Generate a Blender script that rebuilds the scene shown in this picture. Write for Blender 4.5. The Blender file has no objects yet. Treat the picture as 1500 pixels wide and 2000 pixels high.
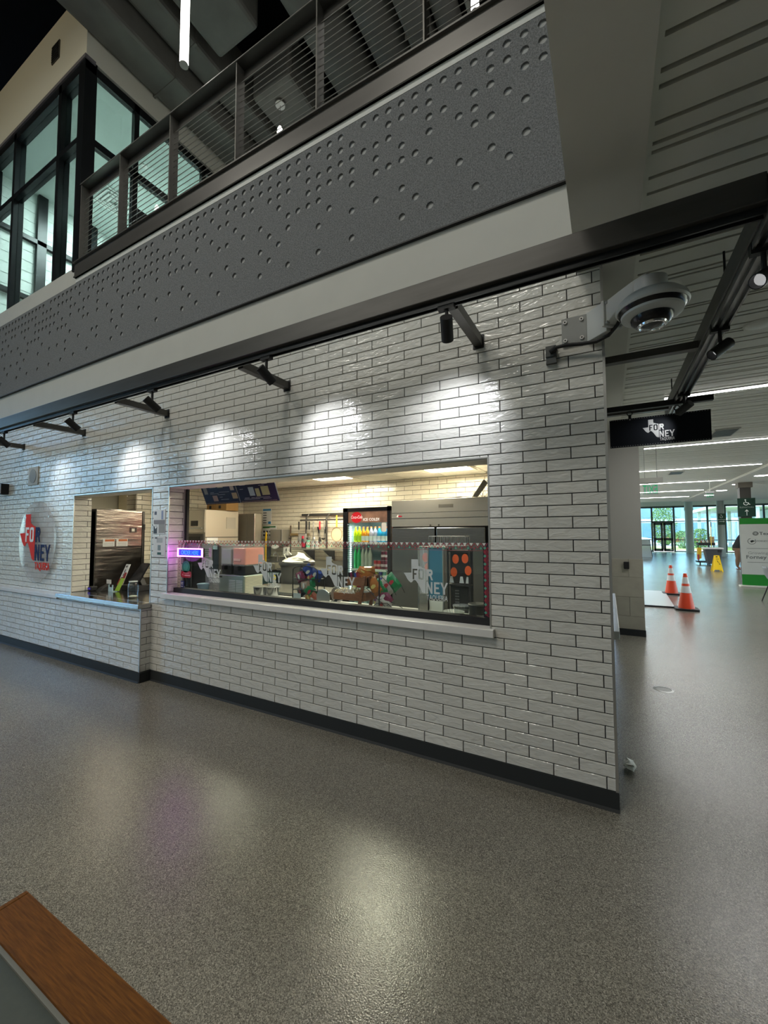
import bpy, bmesh, math, random
from mathutils import Vector, Matrix
random.seed(7)
PI = math.pi
S = bpy.context.scene
COL = S.collection

# ------------------------------------------------------------------ camera
cam = bpy.data.cameras.new('camera')
cam.sensor_fit = 'HORIZONTAL'
cam.sensor_width = 36.0
cam.lens = 36.0 * 797.0 / 1500.0
cam.clip_start = 0.02
cam.clip_end = 400
camo = bpy.data.objects.new('camera', cam)
COL.objects.link(camo)
yaw, pitch, roll = math.radians(28.7496), math.radians(2.9838), math.radians(-0.1703)
fwd = Vector((-math.sin(yaw) * math.cos(pitch), math.cos(yaw) * math.cos(pitch), math.sin(pitch)))
rgt = Vector((math.cos(yaw), math.sin(yaw), 0))
upv = rgt.cross(fwd)
r2 = rgt * math.cos(roll) + upv * math.sin(roll)
u2 = -rgt * math.sin(roll) + upv * math.cos(roll)
m = Matrix((r2, u2, -fwd)).transposed().to_4x4()
m.translation = Vector((-0.0021, -2.605, 1.5))
camo.matrix_world = m
S.camera = camo

# ------------------------------------------------------------------ world, sun, exposure
w = bpy.data.worlds.new('sky')
S.world = w
w.use_nodes = True
nt = w.node_tree
sky = nt.nodes.new('ShaderNodeTexSky')
sky.sky_type = 'NISHITA'
sky.sun_elevation = math.radians(52)
sky.sun_rotation = math.radians(200)
sky.sun_disc = False
sky.air_density = 1.0
sky.dust_density = 1.2
nt.links.new(sky.outputs[0], nt.nodes['Background'].inputs[0])
nt.nodes['Background'].inputs[1].default_value = 1.15
sun = bpy.data.lights.new('sun', 'SUN')
sun.energy = 14
sun.angle = 0.01
sun.color = (1, .96, .88)
so = bpy.data.objects.new('sun', sun)
so.rotation_euler = (math.radians(38), 0, math.radians(160))
COL.objects.link(so)
vs = S.view_settings
vs.view_transform = 'Standard'
vs.look = 'None'
vs.exposure = 0.42
vs.gamma = 1.0
vs.use_curve_mapping = False


def area_lamp(name, loc, rot, sx, sy, power, col=(1, 1, 1), spread=PI):
    l = bpy.data.lights.new(name, 'AREA')
    l.shape = 'RECTANGLE'
    l.size, l.size_y = sx, sy
    l.energy = power
    l.color = col
    l.spread = spread
    o = bpy.data.objects.new(name, l)
    o.location = loc
    o.rotation_euler = rot
    COL.objects.link(o)
    return o


# daylight through atrium and hall windows (sky portals); the east glazing is added
for nm, loc, rot, sx, sy in (('portal_south', (-7, -11.9, 8.85), (PI / 2, 0, 0), 12, 2.5), ('portal_east', (11.9, 14, 1.7), (0, PI / 2, 0), 2.8, 24), ('portal_west', (-16.9, -6.3, 2.6), (0, -PI / 2, 0), 4.6, 5.8),
                             ('portal_north', (7.0, 35.9, 1.9), (-PI / 2, 0, 0), 10, 3.4)):
    a = area_lamp(nm, loc, rot, sx, sy, 1)
    a.data.cycles.is_portal = True
# unseen fill lights added under the atrium roof to brighten the interior
for i, x in enumerate((-6.0, -2.0)):
    area_lamp('atrium_fill_light', (x, -5.0, 8.6), (0, 0, 0), 1.2, 2.4, 135, (1, .96, .86))

# ------------------------------------------------------------------ materials
MATS = {}


def mat(name, col=(.5, .5, .5), rough=.5, metal=0., noise=0., nscale=20., bump=0., bscale=60., emit=0., ecol=None,
        stretch=(1, 1, 1), spec=.5, trans=0., alpha=1., coat=0., ior=1.45, rnd=0.):
    if name in MATS:
        return MATS[name]
    m = bpy.data.materials.new(name)
    m.use_nodes = True
    t = m.node_tree
    b = t.nodes['Principled BSDF']
    b.inputs['Base Color'].default_value = (*col, 1)
    b.inputs['Roughness'].default_value = rough
    b.inputs['Metallic'].default_value = metal
    b.inputs['Specular IOR Level'].default_value = spec
    b.inputs['IOR'].default_value = ior
    b.inputs['Transmission Weight'].default_value = trans
    b.inputs['Alpha'].default_value = alpha
    b.inputs['Coat Weight'].default_value = coat
    if emit:
        b.inputs['Emission Color'].default_value = (*(ecol or col), 1)
        b.inputs['Emission Strength'].default_value = emit
    if noise or bump or rnd:
        geo = t.nodes.new('ShaderNodeNewGeometry')
        mp = t.nodes.new('ShaderNodeMapping')
        mp.inputs['Scale'].default_value = stretch
        t.links.new(geo.outputs['Position'], mp.inputs[0])
    if noise or rnd:
        n = t.nodes.new('ShaderNodeTexNoise')
        n.inputs['Scale'].default_value = nscale
        n.inputs['Detail'].default_value = 4
        t.links.new(mp.outputs[0], n.inputs[0])
        hsv = t.nodes.new('ShaderNodeHueSaturation')
        hsv.inputs['Color'].default_value = (*col, 1)
        mr = t.nodes.new('ShaderNodeMapRange')
        mr.inputs['From Min'].default_value = .25
        mr.inputs['From Max'].default_value = .75
        mr.inputs['To Min'].default_value = 1 - noise
        mr.inputs['To Max'].default_value = 1 + noise
        t.links.new(n.outputs['Fac'], mr.inputs['Value'])
        last = mr.outputs[0]
        if rnd:
            oi = t.nodes.new('ShaderNodeObjectInfo')
            mr2 = t.nodes.new('ShaderNodeMapRange')
            mr2.inputs['To Min'].default_value = 1 - rnd
            mr2.inputs['To Max'].default_value = 1 + rnd
            t.links.new(oi.outputs['Random'], mr2.inputs['Value'])
            mu = t.nodes.new('ShaderNodeMath')
            mu.operation = 'MULTIPLY'
            t.links.new(last, mu.inputs[0])
            t.links.new(mr2.outputs[0], mu.inputs[1])
            last = mu.outputs[0]
        t.links.new(last, hsv.inputs['Value'])
        t.links.new(hsv.outputs[0], b.inputs['Base Color'])
    if bump:
        n2 = t.nodes.new('ShaderNodeTexNoise')
        n2.inputs['Scale'].default_value = bscale
        n2.inputs['Detail'].default_value = 3
        t.links.new(mp.outputs[0], n2.inputs[0])
        bp = t.nodes.new('ShaderNodeBump')
        bp.inputs['Strength'].default_value = bump
        bp.inputs['Distance'].default_value = .01
        t.links.new(n2.outputs['Fac'], bp.inputs['Height'])
        t.links.new(bp.outputs[0], b.inputs['Normal'])
    MATS[name] = m
    return m


def glassmat(name, tint=(.93, .97, .95), refl=1.0, rough=0.0):
    if name in MATS:
        return MATS[name]
    m = bpy.data.materials.new(name)
    m.use_nodes = True
    t = m.node_tree
    t.nodes.remove(t.nodes['Principled BSDF'])
    out = t.nodes['Material Output']
    tr = t.nodes.new('ShaderNodeBsdfTransparent')
    tr.inputs[0].default_value = (*tint, 1)
    gl = t.nodes.new('ShaderNodeBsdfGlossy')
    gl.inputs['Roughness'].default_value = rough
    gl.inputs[0].default_value = (refl, refl, refl, 1)
    lw = t.nodes.new('ShaderNodeLayerWeight')
    lw.inputs[0].default_value = .5
    pw = t.nodes.new('ShaderNodeMath')
    pw.operation = 'POWER'
    pw.inputs[1].default_value = 5
    t.links.new(lw.outputs['Facing'], pw.inputs[0])
    fr = t.nodes.new('ShaderNodeMath')
    fr.operation = 'MULTIPLY_ADD'
    fr.inputs[1].default_value = .95
    fr.inputs[2].default_value = .045
    t.links.new(pw.outputs[0], fr.inputs[0])
    mx = t.nodes.new('ShaderNodeMixShader')
    t.links.new(fr.outputs[0], mx.inputs[0])
    t.links.new(tr.outputs[0], mx.inputs[1])
    t.links.new(gl.outputs[0], mx.inputs[2])
    t.links.new(mx.outputs[0], out.inputs[0])
    MATS[name] = m
    return m


def vinyl(name, col, alpha):
    return mat(name, col, .6, alpha=alpha, spec=.2)


def floor_material():
    m = bpy.data.materials.new('speckled_floor')
    m.use_nodes = True
    t = m.node_tree
    b = t.nodes['Principled BSDF']
    geo = t.nodes.new('ShaderNodeNewGeometry')
    v = t.nodes.new('ShaderNodeTexVoronoi')
    v.inputs['Scale'].default_value = 330
    t.links.new(geo.outputs['Position'], v.inputs['Vector'])
    sep = t.nodes.new('ShaderNodeSeparateColor')
    t.links.new(v.outputs['Color'], sep.inputs[0])
    cr = t.nodes.new('ShaderNodeValToRGB')
    e = cr.color_ramp.elements
    e[0].position = 0.0
    e[0].color = (.06, .056, .045, 1)
    e[1].position = 1.0
    e[1].color = (.40, .375, .31, 1)
    for p, c in ((.22, (.12, .112, .09, 1)), (.5, (.185, .172, .14, 1)), (.8, (.26, .243, .198, 1))):
        x = e.new(p)
        x.color = c
    t.links.new(sep.outputs[0], cr.inputs[0])
    big = t.nodes.new('ShaderNodeTexNoise')
    big.inputs['Scale'].default_value = .9
    big.inputs['Detail'].default_value = 5
    t.links.new(geo.outputs['Position'], big.inputs['Vector'])
    mr = t.nodes.new('ShaderNodeMapRange')
    mr.inputs['From Min'].default_value = .3
    mr.inputs['From Max'].default_value = .7
    mr.inputs['To Min'].default_value = .9
    mr.inputs['To Max'].default_value = 1.08
    t.links.new(big.outputs['Fac'], mr.inputs['Value'])
    hsv = t.nodes.new('ShaderNodeHueSaturation')
    t.links.new(cr.outputs[0], hsv.inputs['Color'])
    t.links.new(mr.outputs[0], hsv.inputs['Value'])
    t.links.new(hsv.outputs[0], b.inputs['Base Color'])
    b.inputs['Roughness'].default_value = .2
    b.inputs['Specular IOR Level'].default_value = .6
    n2 = t.nodes.new('ShaderNodeTexNoise')
    n2.inputs['Scale'].default_value = 170
    n2.inputs['Detail'].default_value = 1.5
    t.links.new(geo.outputs['Position'], n2.inputs['Vector'])
    bp = t.nodes.new('ShaderNodeBump')
    bp.inputs['Strength'].default_value = .22
    bp.inputs['Distance'].default_value = .004
    t.links.new(n2.outputs['Fac'], bp.inputs['Height'])
    t.links.new(bp.outputs[0], b.inputs['Normal'])
    return m


def tile_material(name, col, wave):
    m = bpy.data.materials.new(name)
    m.use_nodes = True
    t = m.node_tree
    b = t.nodes['Principled BSDF']
    b.inputs['Roughness'].default_value = .13
    b.inputs['Specular IOR Level'].default_value = .5
    geo = t.nodes.new('ShaderNodeNewGeometry')
    oi = t.nodes.new('ShaderNodeObjectInfo')
    mp = t.nodes.new('ShaderNodeMapping')
    mp.inputs['Scale'].default_value = (1, 1, 2.6)
    mp.inputs['Rotation'].default_value = (0, .12, 0)
    ad = t.nodes.new('ShaderNodeVectorMath')
    ad.operation = 'ADD'
    sc = t.nodes.new('ShaderNodeVectorMath')
    sc.operation = 'SCALE'
    cx = t.nodes.new('ShaderNodeCombineXYZ')
    for i in range(3):
        t.links.new(oi.outputs['Random'], cx.inputs[i])
    t.links.new(cx.outputs[0], sc.inputs[0])
    sc.inputs['Scale'].default_value = 13.0
    t.links.new(geo.outputs['Position'], ad.inputs[0])
    t.links.new(sc.outputs[0], ad.inputs[1])
    t.links.new(ad.outputs[0], mp.inputs[0])
    n = t.nodes.new('ShaderNodeTexNoise')
    n.inputs['Scale'].default_value = 15
    n.inputs['Detail'].default_value = 2.0
    n.inputs['Distortion'].default_value = .6
    t.links.new(mp.outputs[0], n.inputs[0])
    bp = t.nodes.new('ShaderNodeBump')
    bp.inputs['Strength'].default_value = wave
    bp.inputs['Distance'].default_value = .012
    t.links.new(n.outputs['Fac'], bp.inputs['Height'])
    t.links.new(bp.outputs[0], b.inputs['Normal'])
    mr = t.nodes.new('ShaderNodeMapRange')
    mr.inputs['To Min'].default_value = .93
    mr.inputs['To Max'].default_value = 1.05
    t.links.new(oi.outputs['Random'], mr.inputs['Value'])
    mr3 = t.nodes.new('ShaderNodeMapRange')
    mr3.inputs['From Min'].default_value = .3
    mr3.inputs['From Max'].default_value = .7
    mr3.inputs['To Min'].default_value = .95
    mr3.inputs['To Max'].default_value = 1.04
    t.links.new(n.outputs['Fac'], mr3.inputs['Value'])
    mu = t.nodes.new('ShaderNodeMath')
    mu.operation = 'MULTIPLY'
    t.links.new(mr.outputs[0], mu.inputs[0])
    t.links.new(mr3.outputs[0], mu.inputs[1])
    hsv = t.nodes.new('ShaderNodeHueSaturation')
    hsv.inputs['Color'].default_value = (*col, 1)
    t.links.new(mu.outputs[0], hsv.inputs['Value'])
    t.links.new(hsv.outputs[0], b.inputs['Base Color'])
    MATS[name] = m
    return m


M_FLOOR = floor_material()
M_TILE = tile_material('glazed_tile', (.66, .655, .61), .5)
M_KTILE = tile_material('kitchen_tile', (.78, .73, .60), .10)
M_GROUT = mat('dark_grout', (.035, .038, .042), .9)
M_BASE = mat('rubber_base', (.026, .029, .03), .6, spec=.3)
M_WHITE = mat('white_paint', (.50, .50, .465), .6, noise=.03, nscale=4)
M_SOFFIT = mat('soffit_paint', (.58, .575, .52), .65, noise=.03, nscale=6)
M_SLAT = mat('ceiling_slat', (.66, .66, .60), .5, noise=.02, nscale=5)
M_BLACK = mat('black_matte', (.012, .012, .013), .55)
M_BLACKG = mat('black_gloss', (.012, .012, .014), .2)
M_STEEL = mat('dark_steel', (.085, .082, .077), .38, metal=.55, noise=.12, nscale=9, stretch=(.4, 1, 3))
M_RAIL = mat('rail_steel', (.20, .19, .175), .42, metal=.5, noise=.06, nscale=30)
M_CHAN = mat('channel_steel', (.13, .125, .118), .36, metal=.6, noise=.15, nscale=3, stretch=(.5, 1, 2))
M_INOX = mat('stainless', (.58, .55, .49), .27, metal=.85, noise=.06, nscale=6, stretch=(1, 1, 14), bump=.05, bscale=18)
M_INOXD = mat('stainless_door', (.22, .225, .225), .24, metal=.9, noise=.06, nscale=6, stretch=(1, 1, 14), bump=.05, bscale=9)  # darker stainless; reflection of the dark lobby put into the colour
M_ALU = mat('brushed_aluminium', (.55, .55, .53), .35, metal=.9)
M_FELT = mat('grey_felt', (.175, .182, .188), .95, noise=.5, nscale=120, spec=.1)
M_DUCT = mat('duct_grey', (.15, .146, .132), .75, noise=.12, nscale=4, bump=.1, bscale=5)
M_DECK = mat('roof_deck', (.012, .012, .012), .9, spec=.05)
M_GLASS = glassmat('clear_glass', refl=.7)
M_GLASSH = glassmat('hall_glass', (.80, .97, .96))
M_GLASST = glassmat('tinted_glass', (.68, .765, .745), 1.0)
M_ACRYL = glassmat('acrylic', (.90, .93, .93), 1.2, .01)
M_QUARTZ = mat('white_quartz', (.70, .69, .67), .25, noise=.02, nscale=30)
M_CREAM = mat('cream_paint', (.72, .70, .62), .6)
M_LIGHT = mat('lit_tube', (1, 1, 1), .5, emit=7.0, ecol=(1, .98, .92))
M_LINEAR = mat('lit_strip', (1, 1, 1), .5, emit=14.0, ecol=(1, .99, .97))
M_LENS = mat('lit_lens', (1, 1, 1), .5, emit=25.0, ecol=(1, .98, .95))


# ------------------------------------------------------------------ mesh helpers
class MB:
    def __init__(s):
        s.v = []
        s.f = []

    def add(s, vs, fs):
        o = len(s.v)
        s.v += [tuple(v) for v in vs]
        s.f += [tuple(i + o for i in f) for f in fs]
        return s

    def box(s, x0, y0, z0, x1, y1, z1):
        if x1 < x0: x0, x1 = x1, x0
        if y1 < y0: y0, y1 = y1, y0
        if z1 < z0: z0, z1 = z1, z0
        return s.add([(x0, y0, z0), (x1, y0, z0), (x1, y1, z0), (x0, y1, z0), (x0, y0, z1), (x1, y0, z1), (x1, y1, z1), (x0, y1, z1)],
                     [(0, 3, 2, 1), (4, 5, 6, 7), (0, 1, 5, 4), (1, 2, 6, 5), (2, 3, 7, 6), (3, 0, 4, 7)])

    def cbox(s, cx, cy, cz, sx, sy, sz):
        return s.box(cx - sx / 2, cy - sy / 2, cz - sz / 2, cx + sx / 2, cy + sy / 2, cz + sz / 2)

    def cyl(s, p0, p1, r0, r1=None, n=12, cap=True):
        p0, p1 = Vector(p0), Vector(p1)
        r1 = r0 if r1 is None else r1
        d = (p1 - p0).normalized()
        a = Vector((0, 0, 1)) if abs(d.z) < .9 else Vector((1, 0, 0))
        e1 = d.cross(a).normalized()
        e2 = d.cross(e1)
        vs = []
        for p, r in ((p0, r0), (p1, r1)):
            for i in range(n):
                t = 2 * PI * i / n
                vs.append(p + (e1 * math.cos(t) + e2 * math.sin(t)) * r)
        fs = [(i, i + n, (i + 1) % n + n, (i + 1) % n) for i in range(n)]
        if cap:
            fs += [tuple(range(n)), tuple(range(2 * n - 1, n - 1, -1))]
        return s.add(vs, fs)

    def tube(s, pts, r, n=8):
        pts = [Vector(p) for p in pts]
        rings = []
        for i, p in enumerate(pts):
            d = (pts[min(i + 1, len(pts) - 1)] - pts[max(i - 1, 0)]).normalized()
            a = Vector((0, 0, 1)) if abs(d.z) < .9 else Vector((1, 0, 0))
            e1 = d.cross(a).normalized()
            e2 = d.cross(e1)
            rings.append([p + (e1 * math.cos(2 * PI * k / n) + e2 * math.sin(2 * PI * k / n)) * r for k in range(n)])
        vs = [v for rr in rings for v in rr]
        fs = []
        for i in range(len(rings) - 1):
            for k in range(n):
                fs.append((i * n + k, (i + 1) * n + k, (i + 1) * n + (k + 1) % n, i * n + (k + 1) % n))
        fs += [tuple(range(n)), tuple(range(len(vs) - 1, len(vs) - n - 1, -1))]
        return s.add(vs, fs)

    def lathe(s, prof, c=(0, 0, 0), n=20, sx=1, sy=1):
        vs = []
        for r, z in prof:
            for i in range(n):
                t = 2 * PI * i / n
                vs.append((c[0] + r * sx * math.cos(t), c[1] + r * sy * math.sin(t), c[2] + z))
        fs = []
        for j in range(len(prof) - 1):
            for i in range(n):
                fs.append((j * n + i, j * n + (i + 1) % n, (j + 1) * n + (i + 1) % n, (j + 1) * n + i))
        if prof[0][0] > 1e-4: fs.append(tuple(range(n - 1, -1, -1)))
        if prof[-1][0] > 1e-4: fs.append(tuple(range((len(prof) - 1) * n, len(prof) * n)))
        return s.add(vs, fs)

    def prism(s, poly, axis, a0, a1):
        """poly: list of 2-D points; axis 'y': (x,z) extruded along y; 'x': (y,z) along x; 'z': (x,y) along z"""
        n = len(poly)
        f = {'y': lambda p, a: (p[0], a, p[1]), 'x': lambda p, a: (a, p[0], p[1]), 'z': lambda p, a: (p[0], p[1], a)}[axis]
        vs = [f(p, a0) for p in poly] + [f(p, a1) for p in poly]
        fs = [tuple(range(n)), tuple(range(2 * n - 1, n - 1, -1))] + [(i, i + n, (i + 1) % n + n, (i + 1) % n) for i in range(n)]
        return s.add(vs, fs)

    def quad(s, a, b, c, d):
        return s.add([a, b, c, d], [(0, 1, 2, 3)])

    def build(s, name, m, parent=None, smooth=False, bevel=0, local=False, fix=True):
        me = bpy.data.meshes.new(name)
        off = Vector((0, 0, 0))
        if parent is not None and not local:
            p = parent
            while p is not None:
                off += p.location
                p = p.parent
        me.from_pydata([tuple(Vector(v) - off) for v in s.v], [], s.f)
        if fix:
            bm = bmesh.new()
            bm.from_mesh(me)
            bmesh.ops.recalc_face_normals(bm, faces=bm.faces)
            bm.to_mesh(me)
            bm.free()
        me.materials.append(m)
        if smooth:
            for p in me.polygons: p.use_smooth = True
        o = bpy.data.objects.new(name, me)
        COL.objects.link(o)
        if parent is not None: o.parent = parent
        if bevel:
            b = o.modifiers.new('bevel', 'BEVEL')
            b.width = bevel
            b.segments = 2
            b.limit_method = 'ANGLE'
        if smooth:
            me.set_sharp_from_angle(angle=math.radians(40))
        return o


def tag(o, label=None, cat=None, group=None, kind=None):
    if label: o['label'] = label
    if cat: o['category'] = cat
    if group: o['group'] = group
    if kind: o['kind'] = kind
    return o


def thing(name, label, cat, loc=(0, 0, 0), group=None):
    o = bpy.data.objects.new(name, None)
    o.empty_display_size = .05
    o.location = loc
    COL.objects.link(o)
    return tag(o, label, cat, group)


def struct(o):
    o['kind'] = 'structure'
    return o


def copy_tree(o, loc=None, rot=None, label=None, parent=None):
    c = o.copy()
    COL.objects.link(c)
    if parent is not None: c.parent = parent
    if loc is not None: c.location = loc
    if rot is not None: c.rotation_euler = rot
    if label: c['label'] = label
    for ch in list(o.children):
        copy_tree(ch, parent=c)
    return c


def curve_mesh(name, splines, depth, m, parent, place):
    """closed 2-D outlines (even-odd holes) extruded by depth; place: (u, v, d) -> world"""
    cu = bpy.data.curves.new(name, 'CURVE')
    cu.dimensions = '2D'
    cu.fill_mode = 'BOTH'
    cu.extrude = depth / 2
    for pts in splines:
        sp = cu.splines.new('POLY')
        sp.points.add(len(pts) - 1)
        for p, q in zip(sp.points, pts): p.co = (q[0], q[1], 0, 1)
        sp.use_cyclic_u = True
    tmp = bpy.data.objects.new('tmp', cu)
    COL.objects.link(tmp)
    dg = bpy.context.evaluated_depsgraph_get()
    me = bpy.data.meshes.new_from_object(tmp.evaluated_get(dg))
    bpy.data.objects.remove(tmp)
    return finish_flat(name, me, m, parent, place)


def finish_flat(name, me, m, parent, place):
    off = Vector((0, 0, 0))
    p = parent
    while p is not None:
        off += p.location
        p = p.parent
    for v in me.vertices:
        v.co = Vector(place(v.co.x, v.co.y, v.co.z)) - off
    me.materials.clear()
    me.materials.append(m)
    me.name = name
    o = bpy.data.objects.new(name, me)
    COL.objects.link(o)
    o.parent = parent
    return o


def text(name, body, size, m, parent, place, align='LEFT', xs=1.0, depth=.001, shear=0., bold=0.):
    cu = bpy.data.curves.new(name, 'FONT')
    cu.body = body
    cu.size = size
    cu.align_x = align
    cu.extrude = depth / 2
    cu.shear = shear
    cu.offset = bold
    cu.resolution_u = 2
    tmp = bpy.data.objects.new('tmp', cu)
    COL.objects.link(tmp)
    dg = bpy.context.evaluated_depsgraph_get()
    me = bpy.data.meshes.new_from_object(tmp.evaluated_get(dg))
    bpy.data.objects.remove(tmp)
    return finish_flat(name, me, m, parent, lambda u, v, d: place(u * xs, v, d))


def south(x, y, z):
    """a sheet that faces the camera side (-Y): u to +X, v up"""
    return lambda u, v, d: (x + u, y - d, z + v)


# ------------------------------------------------------------------ lettering of the eatery's logo
def rect(x0, y0, x1, y1): return [(x0, y0), (x1, y0), (x1, y1), (x0, y1)]


def star(cx, cy, r):
    return [(cx + (r if i % 2 == 0 else r * .42) * math.sin(i * PI / 5), cy + (r if i % 2 == 0 else r * .42) * math.cos(i * PI / 5)) for i in range(10)]


def rrect(x0, y0, x1, y1, r, n=4):
    pts = []
    for cx, cy, a in ((x1 - r, y1 - r, 0), (x0 + r, y1 - r, 90), (x0 + r, y0 + r, 180), (x1 - r, y0 + r, 270)):
        for i in range(n + 1):
            t = math.radians(a + 90 * i / n)
            pts.append((cx + r * math.cos(t), cy + r * math.sin(t)))
    return pts


TEXAS = [(-.110, .24), (-.055, .24), (-.055, .197), (-.046, .190), (-.036, .187), (-.026, .180), (-.012, .178), (0, .174), (0, 0), (-.012, .003), (-.026, .010),
         (-.034, .024), (-.042, .038), (-.058, .066), (-.075, .088), (-.086, .092), (-.096, .089), (-.105, .076), (-.115, .072), (-.130, .082), (-.143, .096), (-.158, .122), (-.172, .140), (-.110, .143)]
LF = [(-.101, .096), (-.101, .172), (-.063, .172), (-.063, .160), (-.088, .160), (-.088, .141), (-.070, .141), (-.070, .129), (-.088, .129), (-.088, .096)]
LO = rrect(-.054, .096, -.010, .172, .014)
LOI = rrect(-.041, .108, -.023, .160, .008)
LR = [(.006, .096), (.006, .172), (.040, .172), (.050, .166), (.054, .155), (.054, .142), (.050, .133), (.044, .128), (.056, .096), (.043, .096), (.033, .124), (.019, .124), (.019, .096)]
LN = [(.006, .002), (.006, .084), (.018, .084), (.040, .032), (.040, .084), (.052, .084), (.052, .002), (.040, .002), (.018, .054), (.018, .002)]
LE = [(.064, .002), (.064, .084), (.106, .084), (.106, .071), (.077, .071), (.077, .050), (.099, .050), (.099, .037), (.077, .037), (.077, .015), (.106, .015), (.106, .002)]
LY = [(.132, .002), (.132, .036), (.110, .084), (.124, .084), (.1385, .050), (.153, .084), (.167, .084), (.145, .036), (.145, .002)]


def logo(parent, x, y, z, s, m_state, m_name, m_small, fo='hole', m_fo=None, d=.0012):
    sc = lambda pts: [(a * s, b * s) for a, b in pts]
    pl = south(x, y, z)
    state = [sc(TEXAS)] + ([sc(LF), sc(LO), sc(LOI)] if fo == 'hole' else [])
    curve_mesh('state_outline', state, d, m_state, parent, pl)
    if fo != 'hole':
        curve_mesh('lettering', [sc(LF), sc(LO), sc(LOI)], d, m_fo, parent, south(x, y - d * 1.5, z))
    curve_mesh('lettering', [sc(LR), sc(star(.034, .150, .0105)), sc(LN), sc(LE), sc(LY)], d, m_name, parent, pl)
    text('small_lettering', 'TAQUERIA', .052 * s, m_small, parent, south(x + .008 * s, y, z - .042 * s), xs=.62, depth=d, bold=.0006 * s)


# ------------------------------------------------------------------ tiled walls
P = .067977
T = .26952
E0 = .04588
ZB = 1.45 * P
JT = .0052


def subtract(a0, a1, cuts):
    segs = [(a0, a1)]
    for c0, c1 in cuts:
        out = []
        for s0, s1 in segs:
            if c1 <= s0 or c0 >= s1:
                out.append((s0, s1))
            else:
                if c0 > s0: out.append((s0, c0))
                if c1 < s1: out.append((c1, s1))
        segs = out
    return segs


def tile_layout(a0, a1, z0, z1, holes=(), off=0., t=T, first=0):
    """rectangles (a,z) of a half-bond tile field over [a0,a1]x[z0,z1]; joints are measured back from a = off"""
    out = []
    k = math.floor((z0 - ZB) / P + 1e-6)
    while ZB + k * P < z1 - 1e-6:
        r0, r1 = max(z0, ZB + k * P), min(z1, ZB + (k + 1) * P)
        sh = (E0 if (k + first) % 2 == 0 else E0 - t / 2)
        n = math.floor((off - sh - a1) / t) - 1
        while True:
            j1 = off - sh - n * t
            if j1 < a0: break
            todo = [(max(j1 - t, a0), min(j1, a1), r0, r1)]
            for h in holes:
                nxt = []
                for c0, c1, b0, b1 in todo:
                    if h[0] >= c1 or h[1] <= c0 or h[2] >= b1 - .008 or h[3] <= b0 + .008:
                        nxt.append((c0, c1, b0, b1))
                        continue
                    if h[0] > c0: nxt.append((c0, h[0], b0, b1))
                    if h[1] < c1: nxt.append((h[1], c1, b0, b1))
                    m0, m1 = max(c0, h[0]), min(c1, h[1])
                    if h[2] > b0: nxt.append((m0, m1, b0, h[2]))
                    if h[3] < b1: nxt.append((m0, m1, h[3], b1))
                todo = nxt
            out += [q for q in todo if q[1] - q[0] > .012 and q[3] - q[2] > .012]
            n += 1
        k += 1
    return out


TILE_MESH = {}


def tile_mesh(wd, ht, m, axis):
    key = (round(wd, 3), round(ht, 3), m.name, axis)
    if key in TILE_MESH: return TILE_MESH[key]
    a, c, dp, ch = wd / 2, ht / 2, .008, .0022
    ring = lambda e, y: [(-a + e, y, -c + e), (a - e, y, -c + e), (a - e, y, c - e), (-a + e, y, c - e)]
    vs = ring(0, dp) + ring(0, ch) + ring(ch, 0)
    fs = [(8, 9, 10, 11)]
    for lo, hi in ((0, 4), (4, 8)):
        for i in range(4): fs.append((lo + i, lo + (i + 1) % 4, hi + (i + 1) % 4, hi + i))
    if axis == 'x+': vs = [(-y, x, z) for x, y, z in vs]   # faces +X
    if axis == 'x-': vs = [(y, -x, z) for x, y, z in vs]   # faces -X
    me = bpy.data.meshes.new('tile')
    me.from_pydata(vs, [], fs)
    me.materials.append(m)
    TILE_MESH[key] = me
    return me


CAMP = Vector((0, -2.605, 1.5))


def lay_tiles(parent, rects, m, axis, at, limit=300):
    """axis 'y': a is X and the tiles face -Y at Y=at; 'x+'/'x-': a is Y, the tiles face +X / -X at X=at"""
    items = []
    for a0, a1, b0, b1 in rects:
        wd, ht = a1 - a0 - JT, b1 - b0 - JT
        if wd < .006 or ht < .006: continue
        c = Vector(((a0 + a1) / 2, at, (b0 + b1) / 2)) if axis == 'y' else Vector((at, (a0 + a1) / 2, (b0 + b1) / 2))
        items.append((wd * ht / max(.2, (c - CAMP).length_squared), c, wd, ht))
    items.sort(key=lambda i: -i[0])
    for _, c, wd, ht in items[:limit]:
        o = bpy.data.objects.new('tile', tile_mesh(wd, ht, m, axis))
        o.location = c - parent.location
        o.parent = parent
        COL.objects.link(o)
    if items[limit:]:
        vs, fs = [], []
        for _, c, wd, ht in items[limit:]:
            me = tile_mesh(wd, ht, m, axis)
            k = len(vs)
            vs += [tuple(v.co + c - parent.location) for v in me.vertices]
            fs += [tuple(i + k for i in p.vertices) for p in me.polygons]
        me = bpy.data.meshes.new('tile_field')
        me.from_pydata(vs, [], fs)
        me.materials.append(m)
        o = bpy.data.objects.new('tile_field', me)
        o.parent = parent
        COL.objects.link(o)
        o['kind'] = 'stuff'


def backing(mb, x0, x1, z0, z1, y0, y1, holes):
    zs = sorted({z0, z1} | {c for h in holes for c in (h[2], h[3]) if z0 < c < z1})
    for b0, b1 in zip(zs, zs[1:]):
        mid = (b0 + b1) / 2
        for s0, s1 in subtract(x0, x1, [(h[0], h[1]) for h in holes if h[2] < mid < h[3]]):
            mb.box(s0, y0, b0, s1, y1, b1)


# ------------------------------------------------------------------ the setting
def part(name, m, parent, **k):
    return lambda mb: mb.build(name, m, parent, **k)


def sempty(name, loc=(0, 0, 0)):
    o = bpy.data.objects.new(name, None)
    o.location = loc
    COL.objects.link(o)
    o['kind'] = 'structure'
    return o


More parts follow.
